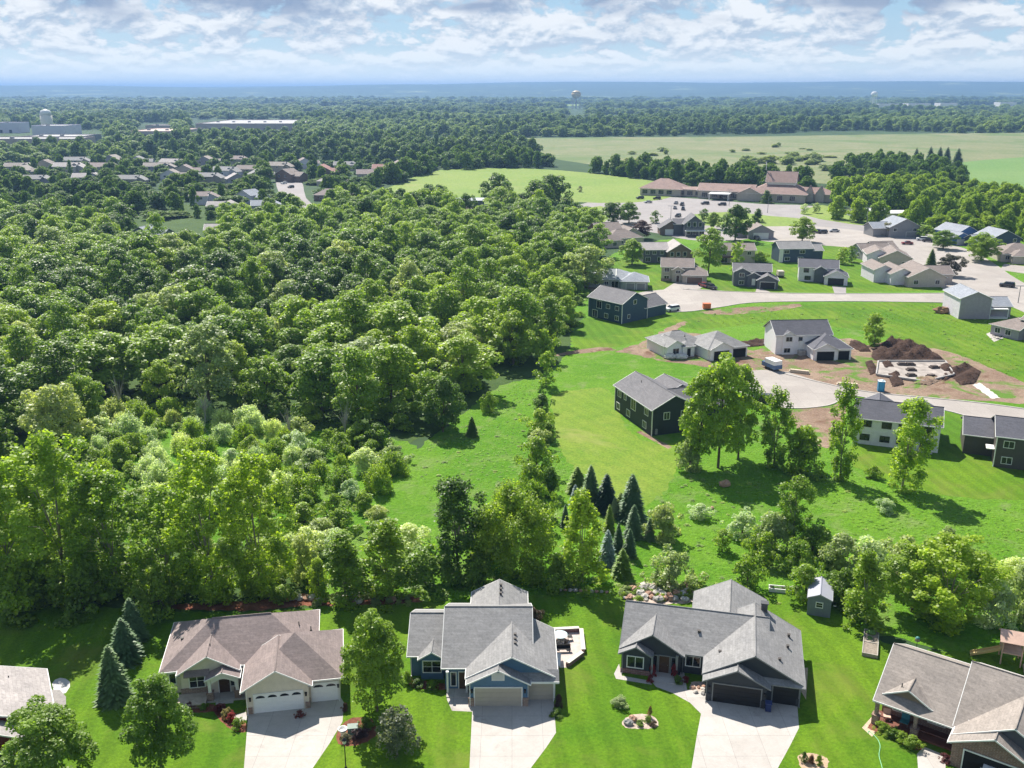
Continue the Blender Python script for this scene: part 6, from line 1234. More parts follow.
for px, py, w_, h_, c, lab in ((219, 712, 1.1, .9, (.17, .03, .04), 'dark red shrub nearest the cream house porch'), (226, 717, 1.2, 1, (.30, .26, .10), 'creamy yellow shrub in the row by the cream house driveway'), (231, 721, 1.2, 1, (.26, .035, .04), 'bright red shrub in the row by the cream house driveway'), (238, 727, 1.3, 1.1, 'mid', 'green shrub at the driveway end of the red shrub row'),
    (301, 717, .9, .8, (.17, .05, .06), 'red flowering pot plant between the white garage doors'), (345, 711, .7, .9, (.12, .05, .03), 'small rusty shrub at the right corner of the cream house'),
    (653, 676, .8, 1.5, (.28, .03, .04), 'red flowering plant left of the charcoal house door'), (650, 682, .7, .8, (.22, .03, .04), 'low red plant at the left of the charcoal house path'), (674, 677, .8, 1.5, (.30, .035, .05), 'red flowering plant right of the charcoal house door'), (678, 683, 1, .8, 'dark', 'dark low shrub right of the charcoal house door'), (686, 682, .6, .7, (.22, .03, .04), 'small red plant by the charcoal house window'),
    (804, 762, .7, 1.0, 'dark', 'left of the three little cones in the tan chip bed'), (811, 763, .7, .8, (.14, .07, .04), 'rusty middle one of the three in the tan chip bed'), (819, 765, .7, 1.0, 'deep', 'right of the three little cones in the tan chip bed'), (648, 722, .9, .6, 'deep', 'low green plant in the island bed'), (640, 725, .8, .5, 'deep', 'dark low plant beside the boulders of the island bed'), (653, 726, .7, .5, (.12, .08, .05), 'brown low plant at the right of the island bed'), (649, 717, .5, 1.2, (.18, .14, .09), 'tiny bare sapling at the back of the island bed'), (620, 706, 1.8, .9, 'sage', 'thin pale shrub on the lawn left of the island bed'),
    (884, 733, 1.5, 1.1, 'mid', 'left shrub of the bed along the brown house porch'), (893, 737, 1.5, 1.0, 'deep', 'second shrub of the bed along the brown house porch'), (902, 742, 1.5, 1.1, 'mid', 'third shrub of the bed along the brown house porch'), (912, 747, 1.7, 1.2, 'mid', 'right shrub of the bed along the brown house porch'), (946, 762, 1, .8, (.14, .04, .05), 'dark red shrub beside the brown house garage'),
    (408, 684, 1.2, 1.5, 'warm', 'light green shrub at the left corner of the blue house'), (417, 686, 1.4, .8, 'dark', 'dark low shrub under the blue house window'), (432, 688, 1.6, .8, 'deep', 'green low shrub under the blue house window'), (533, 622, 2, 1.8, (.13, .09, .07), 'brownish shrub behind the blue house beside the covered grill'), (558, 706, 1.0, 1.3, 'maroon', 'dark maroon shrub at the right corner of the blue house'), (556, 716, 1.2, .7, 'dark', 'dark low shrub beside the blue house driveway'),
    (360, 738, 1.4, 1.0, (.08, .04, .05), 'dark purple shrub in the bed under the lamp post'), (366, 728, 1.5, 1.1, 'dark', 'dark green shrub behind the lamp post'), (346, 741, 1.0, .8, 'purple', 'low mauve shrub at the foot of the lamp post'), (190, 708, 1.0, .6, (.16, .06, .05), 'rusty low plant below the cream house bay'), (204, 709, .9, .6, 'deep', 'green low plant below the cream house bay')):
    shrub(px, py, w_, h_, c, lab, 'garden shrubs round the front houses')
g7 = random.Random(5)
def bedplants(n_, xr, yr, lab, seed):
    g = random.Random(seed); P = [G(g.uniform(*xr), g.uniform(*yr))[:2] for _ in range(n_)]
    stuff_scatter('bed_plants', [(x, y, .02) for x, y in P], [(k*.19, k*.19, k*.14) for k in (g.uniform(.6, 1.2) for _ in P)], BUSH, lab, 'warm' if seed % 2 else 'sage')
bedplants(50, (620, 704), (585, 601), 'perennials growing between the rock garden boulders', 1); bedplants(40, (262, 415), (595, 606), 'perennials growing on the red mulch bed', 2); bedplants(26, (620, 700), (585, 600), 'grey perennials growing between the rock garden boulders', 4)
# small things
def simple(name, lab, cat, p, dg=0, grp=None): return thing(name, lab, cat, (*G(*p)[:2], .03), R(dg), grp)
WOOD = plain('weathered wood', (.30, .24, .18), .85, .2, 3); PINKW = plain('pinkish cedar', (.62, .42, .33), .8, .15, 2); METB = plain('black metal', (.02, .02, .02), .4, .1, 4); YEL = plain('yellow plastic', (.62, .45, .20), .45, .05, 2)
h = House('small grey garden shed with a lavender grey roof', at((806.5, 614.5)), -19, plain('grey shed boards', (.16, .185, .20), .7, .1, 2), plain('lavender metal roof', (.34, .34, .40), .45, .06, 2), name='garden_shed', cat='shed', trim=plain('shed trim', (.30, .31, .33), .6, .05, 2))
h.wing(0, 2.75, 0, 4.6, 2.4, .42, 'y', 'gg', .1); h.win(1.37, -.01, 1.25, 'f', .7, .6, 0, 1, TRIM); h.part('vent_pipe', MB().tube((3.05, 1, 1.2), (3.35, 1, 1.2), .06, .06, 6), TRIM); h.done()
t = simple('planter_trough', 'long white planter trough on the lawn left of the shed', 'planter', (769, 592), -11)
MB().box(0, 3.6, 0, .12, 0, .5).box(0, 3.6, .95, 1.07, 0, .5).box(0, .12, .12, .95, 0, .5).box(3.48, 3.6, .12, .95, 0, .5).build('frame', TRIM, t); MB().box(.12, 3.48, .12, .95, .05, .38).build('soil', m_soil, t); MB().blob((1, .5, .4), .8, .35, .2, 1).blob((2.5, .55, .4), .9, .35, .22, 2).build('plants', plain('planter leaves', (.10, .18, .04), .8, .3, 5), t)
t = simple('raised_bed', 'grey wooden raised bed on the lawn below the upright tree', 'raised bed', (861.6, 656), -22)
MB().box(0, 1.7, 0, .1, 0, .45).box(0, 1.7, 5.4, 5.5, 0, .45).box(0, .1, .1, 5.4, 0, .45).box(1.6, 1.7, .1, 5.4, 0, .45).box(.1, 1.6, 2.6, 2.7, 0, .43).build('frame', plain('grey bed boards', (.36, .33, .29), .85, .2, 3), t); MB().box(.1, 1.6, .1, 5.4, .02, .36).build('soil', plain('bed soil', (.25, .21, .17), .95, .35, 3), t); MB().blob((.8, 4.8, .4), .6, .5, .35, 3).blob((.7, 3.6, .36), .3, .5, .15, 4).build('plants', plain('planter leaves', (.10, .18, .04), .8, .3, 5), t)
t = simple('bird_feeder', 'teal capped bird feeder on a pole behind the brown house', 'bird feeder', (915.5, 654)); MB().tube((0, 0, -.1), (0, 0, 1.7), .04, .03, 8).build('pole', METB, t); MB().lathe([(.28, 1.7), (.28, 2.0), (.24, 2.05)], k=10).build('tray', WOOD, t); MB().lathe([(.27, 2.05), (.18, 2.18), (.04, 2.26)], k=12).build('cap', plain('teal cap', (.05, .20, .18), .5, .1, 3), t)
t = simple('playset', 'wooden playset with a yellow slide and pinkish roof panels', 'playset', (1000, 664), -22)
for x in (0, 2): 
    for y in (0, 2): MB().box(x-.07, x+.07, y-.07, y+.07, -.1, 3.0).build('post', PINKW, t)
MB().box(-.1, 2.1, -.1, 2.1, 1.45, 1.58).build('platform', PINKW, t); MB().box(-.05, .05, .1, 1.9, 1.6, 2.2).box(.1, 1.9, 1.97, 2.05, 1.6, 2.2).build('rail', PINKW, t)
MB().slab([(-.4, -.4, 3.0), (2.4, -.4, 3.0), (2.4, 1.0, 3.9), (-.4, 1.0, 3.9)], .06).slab([(2.4, 2.4, 3.0), (-.4, 2.4, 3.0), (-.4, 1.0, 3.9), (2.4, 1.0, 3.9)], .06).build('roof', PINKW, t)
s_ = MB(); P_ = [(-.05-3.0*i/8, 1.52-1.45*(i/8)**.9+.0) for i in range(9)]
for (x0, z0), (x1, z1) in zip(P_, P_[1:]): s_.slab([(x0, .5, z0), (x0, 1.2, z0), (x1, 1.2, z1), (x1, .5, z1)], .05).slab([(x0, .44, z0+.22), (x0, .5, z0+.22), (x1, .5, z1+.22), (x1, .44, z1+.22)], .26).slab([(x0, 1.2, z0+.22), (x0, 1.26, z0+.22), (x1, 1.26, z1+.22), (x1, 1.2, z1+.22)], .26)
s_.build('slide', YEL, t); MB().box(2.1, 6.2, .92, 1.08, 2.35, 2.5).tube((6.1, .2, -.1), (6.1, 1, 2.4), .07).tube((6.1, 1.8, -.1), (6.1, 1, 2.4), .07).build('swing_beam', PINKW, t)
for x in (3.2, 4.8): sw = MB().box(x-.25, x+.25, .85, 1.15, .5, .55).build('swing', YEL, t); MB().tube((x-.22, 1, .55), (x-.22, 1, 2.36), .015, .015, 5).tube((x+.22, 1, .55), (x+.22, 1, 2.36), .015, .015, 5).build('chain', METB, sw)
MB().box(2.3, 5.2, -1.9, .4, .0, .35).box(2.3, 5.2, -2.0, -1.9, .0, .9).build('deck', PINKW, t)
t = simple('lamp_post', 'black lamp post in the bed beside the cream house driveway', 'lamp post', (346, 770)); MB().tube((0, 0, -.1), (0, 0, 2.9), .06, .045, 8).lathe([(.14, 0), (.14, .25), (.07, .4)], k=10).build('post', METB, t); l_ = MB().lathe([(.06, 2.9), (.17, 3.0), (.2, 3.35)], k=6).build('lantern', plain('lantern glass', (.62, .60, .52), .3, .05, 3), t); MB().lathe([(.26, 3.35), (.12, 3.5), (.03, 3.62)], k=6).build('cap', METB, l_)
t = simple('utility_box', 'grey green utility box in the bed by the lamp post', 'utility box', (353, 733), 8); MB().box(-.5, .5, -.38, .38, 0, .75).build('body', plain('utility green', (.22, .30, .24), .6, .1, 2), t); MB().box(-.54, .54, -.42, .42, .75, .81).build('lid', plain('utility lid', (.20, .26, .22), .6, .1, 2), t)
t = simple('garden_urn', 'white round planter urn beside the utility box', 'planter', (343, 735)); MB().lathe([(.25, 0), (.18, .15), (.45, .6), (.5, .75), (.42, .75), (.38, .55)], k=14).build('bowl', TRIM, t, True)
t = simple('wheelie_bin', 'dark blue wheeled bin between the black garage doors', 'bin', (768, 711), -13); MB().prism([(-.28, -.3), (.28, -.3), (.32, .32), (-.32, .32)], .08, .98).build('body', plain('bin blue', (.025, .04, .12), .5, .1, 3), t); MB().box(-.34, .34, -.36, .36, .98, 1.05).build('lid', plain('bin lid', (.05, .07, .18), .5, .1, 3), t)
for x in (-.25, .25): MB().tube((x-.04, .3, .1), (x+.04, .3, .1), .1, .1, 10).build('wheel', METB, t)
t = simple('grill', 'covered round topped grill behind the blue house', 'grill', (537, 633), 10); MB().box(-.7, .7, -.35, .35, .1, .95).build('cabinet', METB, t); MB().lathe([(.75, .95), (.7, 1.15), (.4, 1.35), (.1, 1.4)], k=14).build('hood', plain('grey green cover', (.18, .22, .19), .4, .1, 3), t)
# the paved terrace of the blue house
drive([(546, 640), (549, 633), (580, 631), (583, 655), (566, 668), (556, 668), (552, 650)], 'patio', plain('pinkish pavers', (.50, .42, .38), .85, .2, 2), .05)
t = simple('patio_wall', 'low stone seat wall round the terrace of the blue house', 'wall', (551, 634)); O_ = G(551, 634)
wl = MB(); pw = [Vector((G(*p)[0]-O_[0], G(*p)[1]-O_[1], 0)) for p in ((551, 633), (581, 631.5), (583.5, 655), (566, 668))]
for a, b in zip(pw, pw[1:]):
    d = (b-a).normalized(); q = Vector((-d.y, d.x, 0))*.16; b2 = b-d*.17; a2 = a+d*.17
    wl.prism([(a2-q)[:2], (b2-q)[:2], (b2+q)[:2], (a2+q)[:2]], -.1, .5)
wl.build('wall', REDST, t); cpn = MB()
for a, b in zip(pw, pw[1:]):
    d = (b-a).normalized(); q = Vector((-d.y, d.x, 0))*.24; b2 = b-d*.26; a2 = a+d*.26
    cpn.prism([(a2-q)[:2], (b2-q)[:2], (b2+q)[:2], (a2+q)[:2]], .5, .58)
cpn.build('coping', plain('pale coping', (.58, .54, .48), .8, .1, 2), t)
def table(p, lab, r=.6, top=None, grp=None):
    t = simple('patio_table', lab, 'table', p); MB().lathe([(r, .70), (r, .74)], k=20).build('tabletop', top or TRIM, t)
    for a in range(4): MB().tube((.4*r*math.cos(a*1.57), .4*r*math.sin(a*1.57), .7), (.75*r*math.cos(a*1.57), .75*r*math.sin(a*1.57), 0), .025, .025, 6).build('leg', METB, t)
def chair(p, lab, dg, m=METB, grp=None):
    t = simple('patio_chair', lab, 'chair', p, dg, grp); MB().box(-.26, .26, -.26, .26, .42, .47).build('seat', m, t); MB().slab([(-.26, .24, .47), (.26, .24, .47), (.26, .38, .98), (-.26, .38, .98)], .04).build('backrest', m, t)
    for x in (-.23, .23):
        for y in (-.23, .23): MB().tube((x, y, 0), (x, y, .42), .02, .02, 6).build('leg', METB, t)
table((560, 640), 'pale blue glass topped round table on the terrace', .9, plain('pale glass top', (.55, .66, .66), .15, .03, 1)); chair((556, 646), 'dark chair in front of the pale round table, on its left', 160, METB, 'terrace chairs'); chair((565, 646), 'dark chair in front of the pale round table, on its right', 200, METB, 'terrace chairs'); chair((570, 640), 'dark chair at the right side of the pale round table', 100, METB, 'terrace chairs')
t = simple('bench', 'dark bench on the terrace nearest the blue house', 'bench', (562, 652), 3); MB().box(-1, 1, -.22, .22, .4, .46).build('seat', METB, t)
for x in (-.85, .85): MB().box(x-.04, x+.04, -.2, .2, 0, .4).build('leg', METB, t)
MB().box(-1, 1, .2, .25, .46, .85).build('backrest', METB, t)
t = simple('lounger', 'white lounger on the terrace beside the blue house wall', 'lounger', (558, 664), 85); MB().box(-.9, .3, -.3, .3, .3, .36).build('seat', TRIM, t); MB().slab([(.3, -.3, .36), (.95, -.3, .75), (.95, .3, .75), (.3, .3, .36)], .06).build('backrest', TRIM, t)
for x in (-.8, .25):
    for y in (-.26, .26): MB().box(x-.03, x+.03, y-.03, y+.03, 0, .3).build('leg', TRIM, t)
# things under the brown house porch, car in its garage, hose on the lawn
def onp(name, lab, cat, lx, ly, z, dg=0, H=None):
    M_ = (H or H4).t; q = Matrix.Rotation(M_.rotation_euler.z, 4, 'Z') @ Vector((lx, ly, 0)); t = thing(name, lab, cat, (M_.location.x+q.x, M_.location.y+q.y, z), M_.rotation_euler.z+R(dg)); return t
t = onp('porch_chair', 'teal cushioned chair on the brown house porch', 'chair', 3.0, 1.3, .23); tl = plain('teal cushion', (.05, .22, .25), .8, .1, 3); MB().box(-.4, .4, -.35, .35, .35, .5).build('seat', tl, t); MB().slab([(-.4, .3, .5), (.4, .3, .5), (.4, .45, 1.05), (-.4, .45, 1.05)], .12).build('backrest', tl, t)
for x in (-.36, .36):
    for y in (-.3, .3): MB().box(x-.03, x+.03, y-.03, y+.03, 0, .35).build('leg', WOOD, t)
t = onp('porch_chair', 'pale chair at the left end of the brown house porch', 'chair', 1.3, 1.2, .23, 20); MB().box(-.35, .35, -.3, .3, .38, .45).build('seat', PINKW, t); MB().slab([(-.35, .28, .45), (.35, .28, .45), (.35, .42, 1.0), (-.35, .42, 1.0)], .06).build('backrest', PINKW, t)
for x in (-.3, .3):
    for y in (-.26, .26): MB().box(x-.03, x+.03, y-.03, y+.03, 0, .38).build('leg', PINKW, t)
hs = [G(*p) for p in ((868, 734), (876, 738), (880, 746), (879, 756), (882, 768), (884, 780))]; mb = MB()
hp = smooth_poly(hs, 5)[:-5]
for a, b in zip(hp, hp[1:]): mb.tube((*a, .07), (*b, .07), .035, .035, 6)
tag(mb.build('garden_hose', plain('mint hose', (.25, .55, .30), .5, .1, 3)), 'pale green garden hose trailing over the lawn by the brown house', 'hose')
# ---------------------------------------------------------------- vehicles
def carmesh(L, Wd, prof, cab):
    "body by sections along the side profile, rounded in plan; cabin glass above"
    b = MB(); n_ = len(prof)
    for i in range(n_-1):
        (x0, z0), (x1, z1) = prof[i], prof[i+1]
        b.poly([(x0, -Wd/2, z0), (x1, -Wd/2, z1), (x1, Wd/2, z1), (x0, Wd/2, z0)])
    b.poly([(x, -Wd/2, z) for x, z in prof]+[(prof[-1][0], -Wd/2, .3), (prof[0][0], -Wd/2, .3)]); b.poly([(x, Wd/2, z) for x, z in prof]+[(prof[-1][0], Wd/2, .3), (prof[0][0], Wd/2, .3)])
    b.poly([(prof[0][0], -Wd/2, .3), (prof[-1][0], -Wd/2, .3), (prof[-1][0], Wd/2, .3), (prof[0][0], Wd/2, .3)]); b.poly([(prof[0][0], -Wd/2, .3), (prof[0][0], Wd/2, .3), (prof[0][0], Wd/2, prof[0][1]), (prof[0][0], -Wd/2, prof[0][1])]); b.poly([(prof[-1][0], -Wd/2, .3), (prof[-1][0], Wd/2, .3), (prof[-1][0], Wd/2, prof[-1][1]), (prof[-1][0], -Wd/2, prof[-1][1])])
    x0, x1, x2, x3, zb, zt = cab; i_ = Wd*.5-.06; j_ = Wd*.5-.24; g = MB()
    B_ = [(x0, -i_, zb), (x3, -i_, zb), (x3, i_, zb), (x0, i_, zb)]; T_ = [(x1, -j_, zt), (x2, -j_, zt), (x2, j_, zt), (x1, j_, zt)]
    for k in range(4): g.poly([B_[k], B_[(k+1) % 4], T_[(k+1) % 4], T_[k]])
    r = MB().slab([(x1-.04, -j_-.03, zt+.05), (x2+.04, -j_-.03, zt+.05), (x2+.04, j_+.03, zt+.05), (x1-.04, j_+.03, zt+.05)], .06)
    return b, g, r
PAINT = {c: plain('paint '+c, v, .25, .03, 1, .6) for c, v in dict(dark=(.03, .03, .035), silver=(.42, .43, .45), white=(.72, .72, .72), red=(.22, .03, .03), blue=(.05, .12, .25), grey=(.14, .14, .15)).items()}
TYRE = plain('tyre rubber', (.02, .02, .02), .8, .1, 3)
def make_car(lab, loc, dg, paint, grp=None, kind='car'):
    t = thing('parked_car', lab, 'car', (loc[0], loc[1], loc[2] if len(loc) > 2 else .045), R(dg), grp)
    if kind == 'suv': b, g, r = carmesh(4.7, 1.85, [(-2.35, .75), (-2.3, 1.02), (-1.2, 1.12), (2.25, 1.1), (2.35, .7)], (-1.25, -.6, 2.0, 2.28, 1.1, 1.68))
    else: b, g, r = carmesh(4.6, 1.8, [(-2.3, .65), (-2.2, .86), (-1.0, .98), (1.6, 1.0), (2.25, .96), (2.3, .6)], (-1.05, -.35, 1.05, 1.75, .98, 1.42))
    bo = b.build('body', PAINT[paint], t); g.build('glass', glassmat(), bo); r.build('roof', PAINT[paint], bo)
    for x in (-1.42, 1.42):
        for y in (-.92, .92): MB().tube((x, y-.1, .33), (x, y+.1, .33), .33, .33, 14).build('wheel', TYRE, t)
    for y in (-.62, .62): MB().box(-2.36, -2.3, y-.2, y+.2, .62, .74).build('headlight', TRIM, t)
    return t
CARS = [((640, 199), 'dark', 20, 'leftmost dark car in the church lot'), ((657, 199.5), 'dark', -10, 'dark car before the left church block'), ((648, 203), 'silver', 15, 'silver car between the two left dark cars of the church lot'), ((676, 204), 'grey', 70, 'grey car near the lamp pole of the church lot'), ((682, 205.5), 'dark', 70, 'dark car beside the grey one near the lamp pole'), ((675, 209), 'grey', 80, 'grey car in the island row of the church lot'), ((683, 210), 'dark', 80, 'rightmost car in the island row of the church lot'), ((678, 217), 'dark', 60, 'dark car close to the dark two storey house'),
 ((705, 204.5), 'dark', 5, 'dark car under the church canopy, left'), ((722, 205.5), 'dark', 0, 'dark car under the church canopy, right'), ((815, 233), 'dark', 4, 'dark car on the lot road, left of a pair'), ((822, 233.5), 'dark', 10, 'dark car on the lot road, right of a pair'), ((834, 232), 'silver', 4, 'silver car on the lot road beyond the pair'), ((874, 231), 'red', 12, 'dark red car by the grey gabled house'), ((922, 240.5), 'white', -20, 'white car parked by the blue houses'), ((928, 242), 'dark', -20, 'dark car parked by the blue houses'), ((907, 244.5), 'red', -5, 'reddish car driving on the wide street'), ((1007, 287), 'dark', -30, 'dark car standing on the wide street near the right edge'),
 ((284, 184), 'white', 60, 'white car at the head of the suburb street'), ((291, 188), 'dark', 60, 'dark car at the head of the suburb street'), ((298, 203), 'silver', 60, 'silver car halfway down the suburb street'), ((711, 289), 'dark', 110, 'dark car on the driveway of the split level house'), ((704, 287), 'red', 110, 'reddish car behind the dark one on the split level driveway'), ((672, 311), 'white', 30, 'white car beside the navy house garage'), ((762, 402), 'dark', -12, 'dark car parked on the near edge of the turning circle'), ((757, 240), 'dark', 90, 'dark car before the white garage house'), ((741, 300), 'silver', 2, 'silver car on the upper new street') if 0 else ((893, 236), 'dark', 0, 'dark car behind the grey gabled house')]
for (p, c, dg, lab) in CARS: make_car(lab, (*G(*p)[:2], .05), dg, c, 'parked cars in the middle distance', 'suv' if c in ('dark', 'white') else 'car')
q = Matrix.Rotation(H4.t.rotation_euler.z, 4, 'Z') @ Vector((11.6, -2.6, 0))
make_car('pale car nosing out of the open brown garage', (H4.t.location.x+q.x, H4.t.location.y+q.y, .045), math.degrees(H4.t.rotation_euler.z)+90, 'white')
for o in list(bpy.data.objects):
    if o.name.startswith('garage_door_or_shade') and o.parent and o.parent.get('label', '').startswith('brown brick'): pass
t = simple('box_trailer', 'blue and white covered trailer parked before the unfinished houses', 'trailer', (771, 369), 112); MB().box(-2.6, 2.2, -1.1, 1.1, .55, 1.5).build('body', PAINT['blue'], t); MB().box(-2.5, 1.2, -1.08, 1.08, 1.5, 2.5).build('cover', TRIM, t); MB().box(2.2, 3.4, -.06, .06, .5, .62).build('drawbar', METB, t)
for y in (-1.15, 1.15):
    for x in (-.6, .3): MB().tube((x, y-.12, .36), (x, y+.12, .36), .36, .36, 12).build('wheel', TYRE, t)
t = simple('portable_toilet', 'blue portable toilet with a pale roof at the dug lot', 'portable toilet', (880.5, 391), -10); MB().box(-.65, .65, -.65, .65, 0, 2.2).build('cabin', plain('toilet blue', (.03, .20, .36), .5, .06, 2), t); MB().box(-.72, .72, -.72, .72, 2.2, 2.28).lathe([(.75, 2.28), (.4, 2.5)], k=4).build('roof', plain('toilet roof', (.60, .68, .72), .5, .05, 2), t); MB().box(-.45, .45, -.69, -.65, .1, 2.0).build('door', plain('toilet door', (.04, .26, .45), .5, .06, 2), t)
t = simple('skip', 'small orange skip by the upper street', 'skip', (706.5, 309)); MB().prism([(-1.1, -.8), (1.1, -.8), (1.1, .8), (-1.1, .8)], .25, 1.6).build('body', plain('skip orange', (.62, .17, .05), .6, .15, 2), t); MB().box(-1.2, 1.2, -.9, .9, 1.6, 1.7).build('rim', plain('skip rim', (.45, .12, .04), .6, .15, 2), t)
t = simple('flatbed', 'pale covered load standing by the grey split level houses', 'trailer', (780, 277), 90); MB().box(-1.6, 1.6, -1.1, 1.1, .5, .7).build('deck', METB, t); MB().box(-1.4, 1.4, -1, 1, .7, 2.2).build('cover', BEIGE, t); 
for y in (-1.1, 1.1): MB().tube((0, y-.1, .35), (0, y+.1, .35), .35, .35, 12).build('wheel', TYRE, t)
# ---------------------------------------------------------------- the dug lot
def heap(name, pix, hgt, m, lab, seed, cat='soil heap', amp=.35):
    P = [G(*p)[:2] for p in pix]; g = np.random.default_rng(seed); xs = [p[0] for p in P]; ys = [p[1] for p in P]; st = max(.35, (max(xs)-min(xs))/46); nx_, ny_ = int((max(xs)-min(xs))/st)+2, int((max(ys)-min(ys))/st)+2; V = []; ix = {}
    ph = g.uniform(0, 6.28, 8)
    for j in range(ny_):
        for i in range(nx_):
            x, y = min(xs)+i*st, min(ys)+j*st
            if not inside((x, y), P): continue
            d = min(abs((P[k][0]-x)*(P[(k+1) % len(P)][1]-P[k][1])-(P[k][1]-y)*(P[(k+1) % len(P)][0]-P[k][0]))/(math.dist(P[k], P[(k+1) % len(P)])+1e-6) for k in range(len(P)))
            z = hgt*min(1, d/(hgt*1.3))*(1-amp+amp*math.sin(x*1.1+ph[0])*math.sin(y*.9+ph[1])+.18*math.sin(x*2.9+ph[2]+y)+g.uniform(-.14, .14))
            ix[i, j] = len(V); V.append((x, y, .035+max(.0, z)))
    Q = [(ix[i, j], ix[i+1, j], ix[i+1, j+1], ix[i, j+1]) for (i, j) in ix if (i+1, j) in ix and (i+1, j+1) in ix and (i, j+1) in ix]
    me = mesh_np(name, V, Q, [m]); return tag(link(bpy.data.objects.new(name, me)), lab, cat)
heap('soil_heap', [(872, 350), (880, 343), (898, 341), (920, 346), (940, 356), (948, 363), (930, 363), (900, 362), (878, 362), (870, 358)], 2.2, m_soil, 'long dark soil heap behind the new foundation', 1)
heap('soil_heap', [(940, 376), (952, 367), (968, 364), (982, 372), (976, 384), (960, 386), (952, 378), (944, 382)], 2.2, m_soil, 'dark soil heap right of the new foundation', 2)
heap('soil_heap', [(914, 378), (932, 376), (944, 380), (930, 386), (912, 384)], .8, m_dirt, 'low dirt heap over the front edge of the foundation', 7); heap('soil_heap', [(880, 363), (892, 362), (896, 368), (884, 370)], .9, m_soil, 'dark clods on the back left corner of the foundation', 8); heap('soil_heap', [(934, 366), (950, 364), (956, 372), (944, 373)], 1.0, m_soil, 'dark soil spilling on the back right corner of the foundation', 9)
heap('soil_heap', [(864, 362), (872, 360), (880, 372), (870, 376)], 1.0, m_soil, 'small dark soil ridge left of the new foundation', 3)
heap('soil_heap', [(886, 374), (900, 372), (905, 385), (892, 388)], 1.0, m_soil, 'brown spoil heap inside the new foundation', 4)
heap('soil_heap', [(772, 338), (740, 342), (712, 340), (718, 345), (745, 348), (775, 345)], .7, m_soil, 'low dark soil ridge between the two unfinished houses', 5); heap('soil_heap', [(850, 340), (866, 344), (872, 352), (860, 352), (848, 346)], .9, m_soil, 'low dark soil ridge right of the unfinished split level house', 6)
for i, p in enumerate(((902, 366), (910, 366), (911, 371.5), (911, 377), (934, 369), (931, 378))):
    o = MB().box(-1.1, 1.1, -.6, .6, 0, .35).box(-.8, .7, -.45, .5, .35, .6).build('block_pallet', plain('dark pallets', (.10, .08, .07), .9, .3, 2)); o.location = (*G(*p)[:2], .28); o.rotation_euler.z = R(5*i-8)
    tag(o, ['dark block stack at the back left of the foundation', 'dark block stack at the back middle of the foundation', 'dark block stack in the centre of the foundation', 'dark block stack at the front of the foundation', 'lone block stack at the back right of the foundation', 'lone block stack at the front right of the foundation'][i], 'block stack', 'block stacks on the foundation')
t = simple('foundation', 'new pale concrete foundation slab in the dug lot', 'foundation', (878, 375)); O_ = G(878, 375)
fp = [(G(*p)[0]-O_[0], G(*p)[1]-O_[1]) for p in ((876, 376), (925, 383), (954, 376), (945, 362.5), (878, 362.5))]
MB().prism(fp, -.1, .22).build('slab', plain('fresh concrete', (.33, .29, .26), .9, .4, .4), t)
wl = MB()
for a, b in zip(fp, fp[1:]+fp[:1]):
    a, b = Vector((*a, 0)), Vector((*b, 0)); d = (b-a).normalized(); q = Vector((-d.y, d.x, 0))*.14; wl.prism([(a+d*.15-q)[:2], (b-d*.15-q)[:2], (b-d*.15+q)[:2], (a+d*.15+q)[:2]], .22, .55)
wl.build('footing', plain('footing concrete', (.38, .36, .34), .8, .2, .8), t)
sheet('gravel', [(972, 385), (980, 383), (1000, 398), (992, 399)], .04, plain('pale gravel', (.55, .50, .46), .9, .15, 3), 0, .2)
for i, (p, dg) in enumerate((((728, 368), 15), ((799, 373), -24), ((847, 386), -16))):
    o = MB().box(-2.2, 2.2, -.5, .5, 0, .4).box(-2, 2.1, -.4, .35, .4, .7).build('lumber_stack', plain('pale lumber', (.55, .45, .34), .8, .15, 2)); o.location = (*G(*p)[:2], .045); o.rotation_euler.z = R(dg); tag(o, ['lumber stack in front of the unfinished ranch', 'lumber stack on the verge of the turning circle', 'lumber stack at the kerb left of the blue toilet'][i], 'lumber stack', 'lumber stacks')
for i, p in enumerate(((670, 358.5), (681, 358.5))): o = MB().blob((0, 0, .5), 1.7, 1.0, .75, 60+i).build('debris_pile', plain('white rubble', (.60, .57, .54), .9, .25, 2)); o.location = (*G(*p)[:2], .03); tag(o, ['left pale rubble pile by the unfinished ranch', 'right pale rubble pile by the unfinished ranch'][i], 'rubble pile')
# patio furniture of the grey house, brush pile
x0, y0, _ = G(996, 338)
drive([(986, 334), (996, 330), (1004, 338), (994, 342)], 'patio', None, .045)
for i, p in enumerate(((993, 337), (998, 335.5), (1000, 339))): chair(p, ['dark patio chair left before the grey house', 'dark patio chair at the back before the grey house', 'dark patio chair right before the grey house'][i], 60+i*70)
table((996.5, 338.5), 'dark round table on the grey house patio', .7, METB)
o = MB().blob((0, 0, .6), 2.4, 1.5, 1.1, 77, 10, .35).build('brush_pile', plain('dry brush', (.28, .17, .10), .95, .35, 3, bump=1)); o.location = (*G(941, 313)[:2], .03); tag(o, 'rusty brush pile left of the light grey house', 'brush pile')
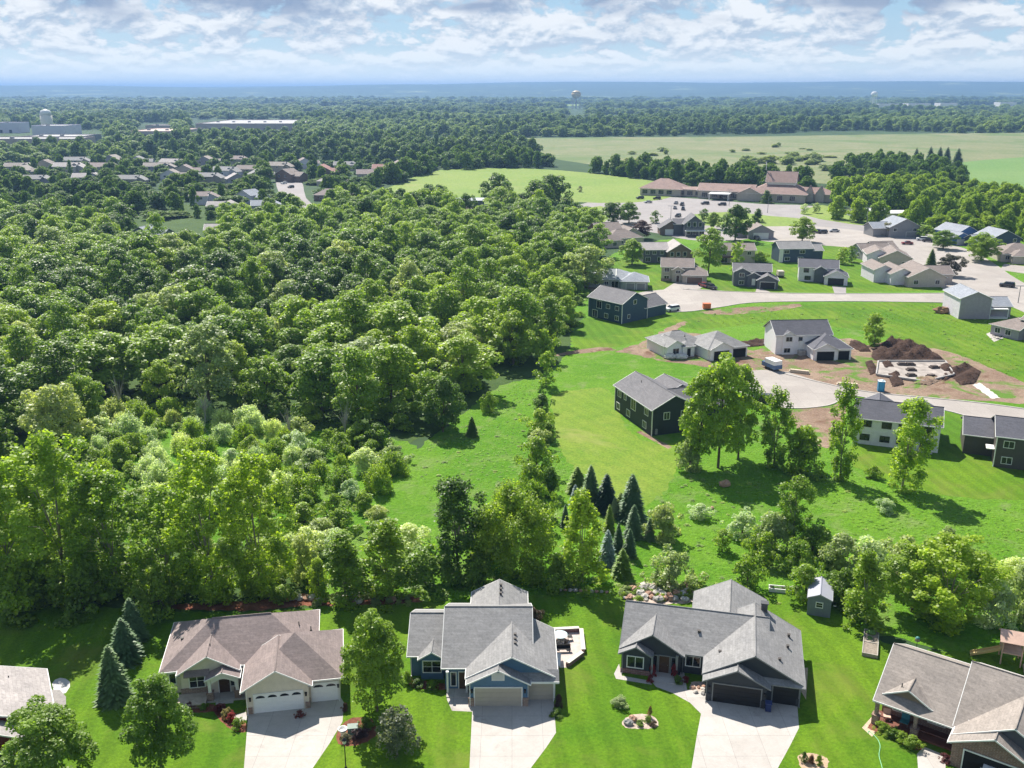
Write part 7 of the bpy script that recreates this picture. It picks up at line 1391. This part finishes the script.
# lamp poles, far towers
def pole(p, top, lab, arm=1.6):
    x, y, _ = G(*p); hgt = height_at(y, top); t = thing('light_pole', lab, 'light pole', (x, y, .04), 0, 'parking lot light poles'); MB().tube((0, 0, -.1), (0, 0, hgt), .14, .09, 8).build('pole', MGREY, t); MB().box(-arm, arm, -.2, .2, hgt-.1, hgt+.1).build('lamp_head', MGREY, t)
pole((670.5, 222), 206, 'light pole left in the church lot'); pole((767.5, 213), 191, 'tall light pole before the church entrance'); pole((729, 206), 190, 'light pole beside the church canopy'); pole((866, 230), 208, 'light pole left of the grey gabled house'); pole((917, 220), 206, 'light pole right of the grey gabled house'); pole((1018, 303), 286, 'light pole at the right edge of the wide street')
def tower(p, top, lab, bowl, w_px, mid=.55):
    x, y, _ = G(*p); hgt = height_at(y, top); r = w_px*depth(y)/F/2; t = thing('water_tower', lab, 'water tower', (x, y, 0)); zb = hgt-r*1.55
    for a in range(8): MB().tube((r*.92*math.cos(a*.785), r*.92*math.sin(a*.785), -.5), (r*.8*math.cos(a*.785), r*.8*math.sin(a*.785), zb+r*.4), r*.055, r*.05, 6).build('leg', bowl[1], t)
    MB().tube((0, 0, -.5), (0, 0, zb), r*.16, r*.16, 10).build('riser', bowl[1], t)
    MB().lathe([(.1, zb-r*.1), (r*.6, zb+r*.05), (r, zb+r*.5), (r, zb+r*1.0)], k=24).build('tank', bowl[2], t, True); MB().lathe([(r, zb+r*1.0), (r*.75, zb+r*1.35), (r*.3, zb+r*1.52), (.1, zb+r*1.56)], k=24).build('dome', bowl[0], t, True)
om = plain('orange tank paint', (.60, .45, .24), .5, .05, .1); gm = plain('tower grey', (.40, .40, .42), .6, .05, .1)
tower((576, 109), 90.5, 'water tower with a tan orange top on the plain', (om, gm, om), 9.5); tower((873, 107), 91.5, 'distant white water tower near the far pale sheds', (TRIM, TRIM, TRIM), 6.5)
x, y, _ = G(48, 131); t = thing('water_tower', 'squat white water tank above the works at left', 'water tower', (x, y, 0)); zt = height_at(y, 109); r = 6*depth(y)/F
MB().lathe([(r*.95, -.3), (r*.95, zt*.75)], k=20).build('tank', plain('cream tank', (.70, .66, .55), .6, .05, .1), t, True); MB().lathe([(r, zt*.75), (r*.7, zt*.93), (.2, zt)], k=20).build('dome', TRIM, t, True)
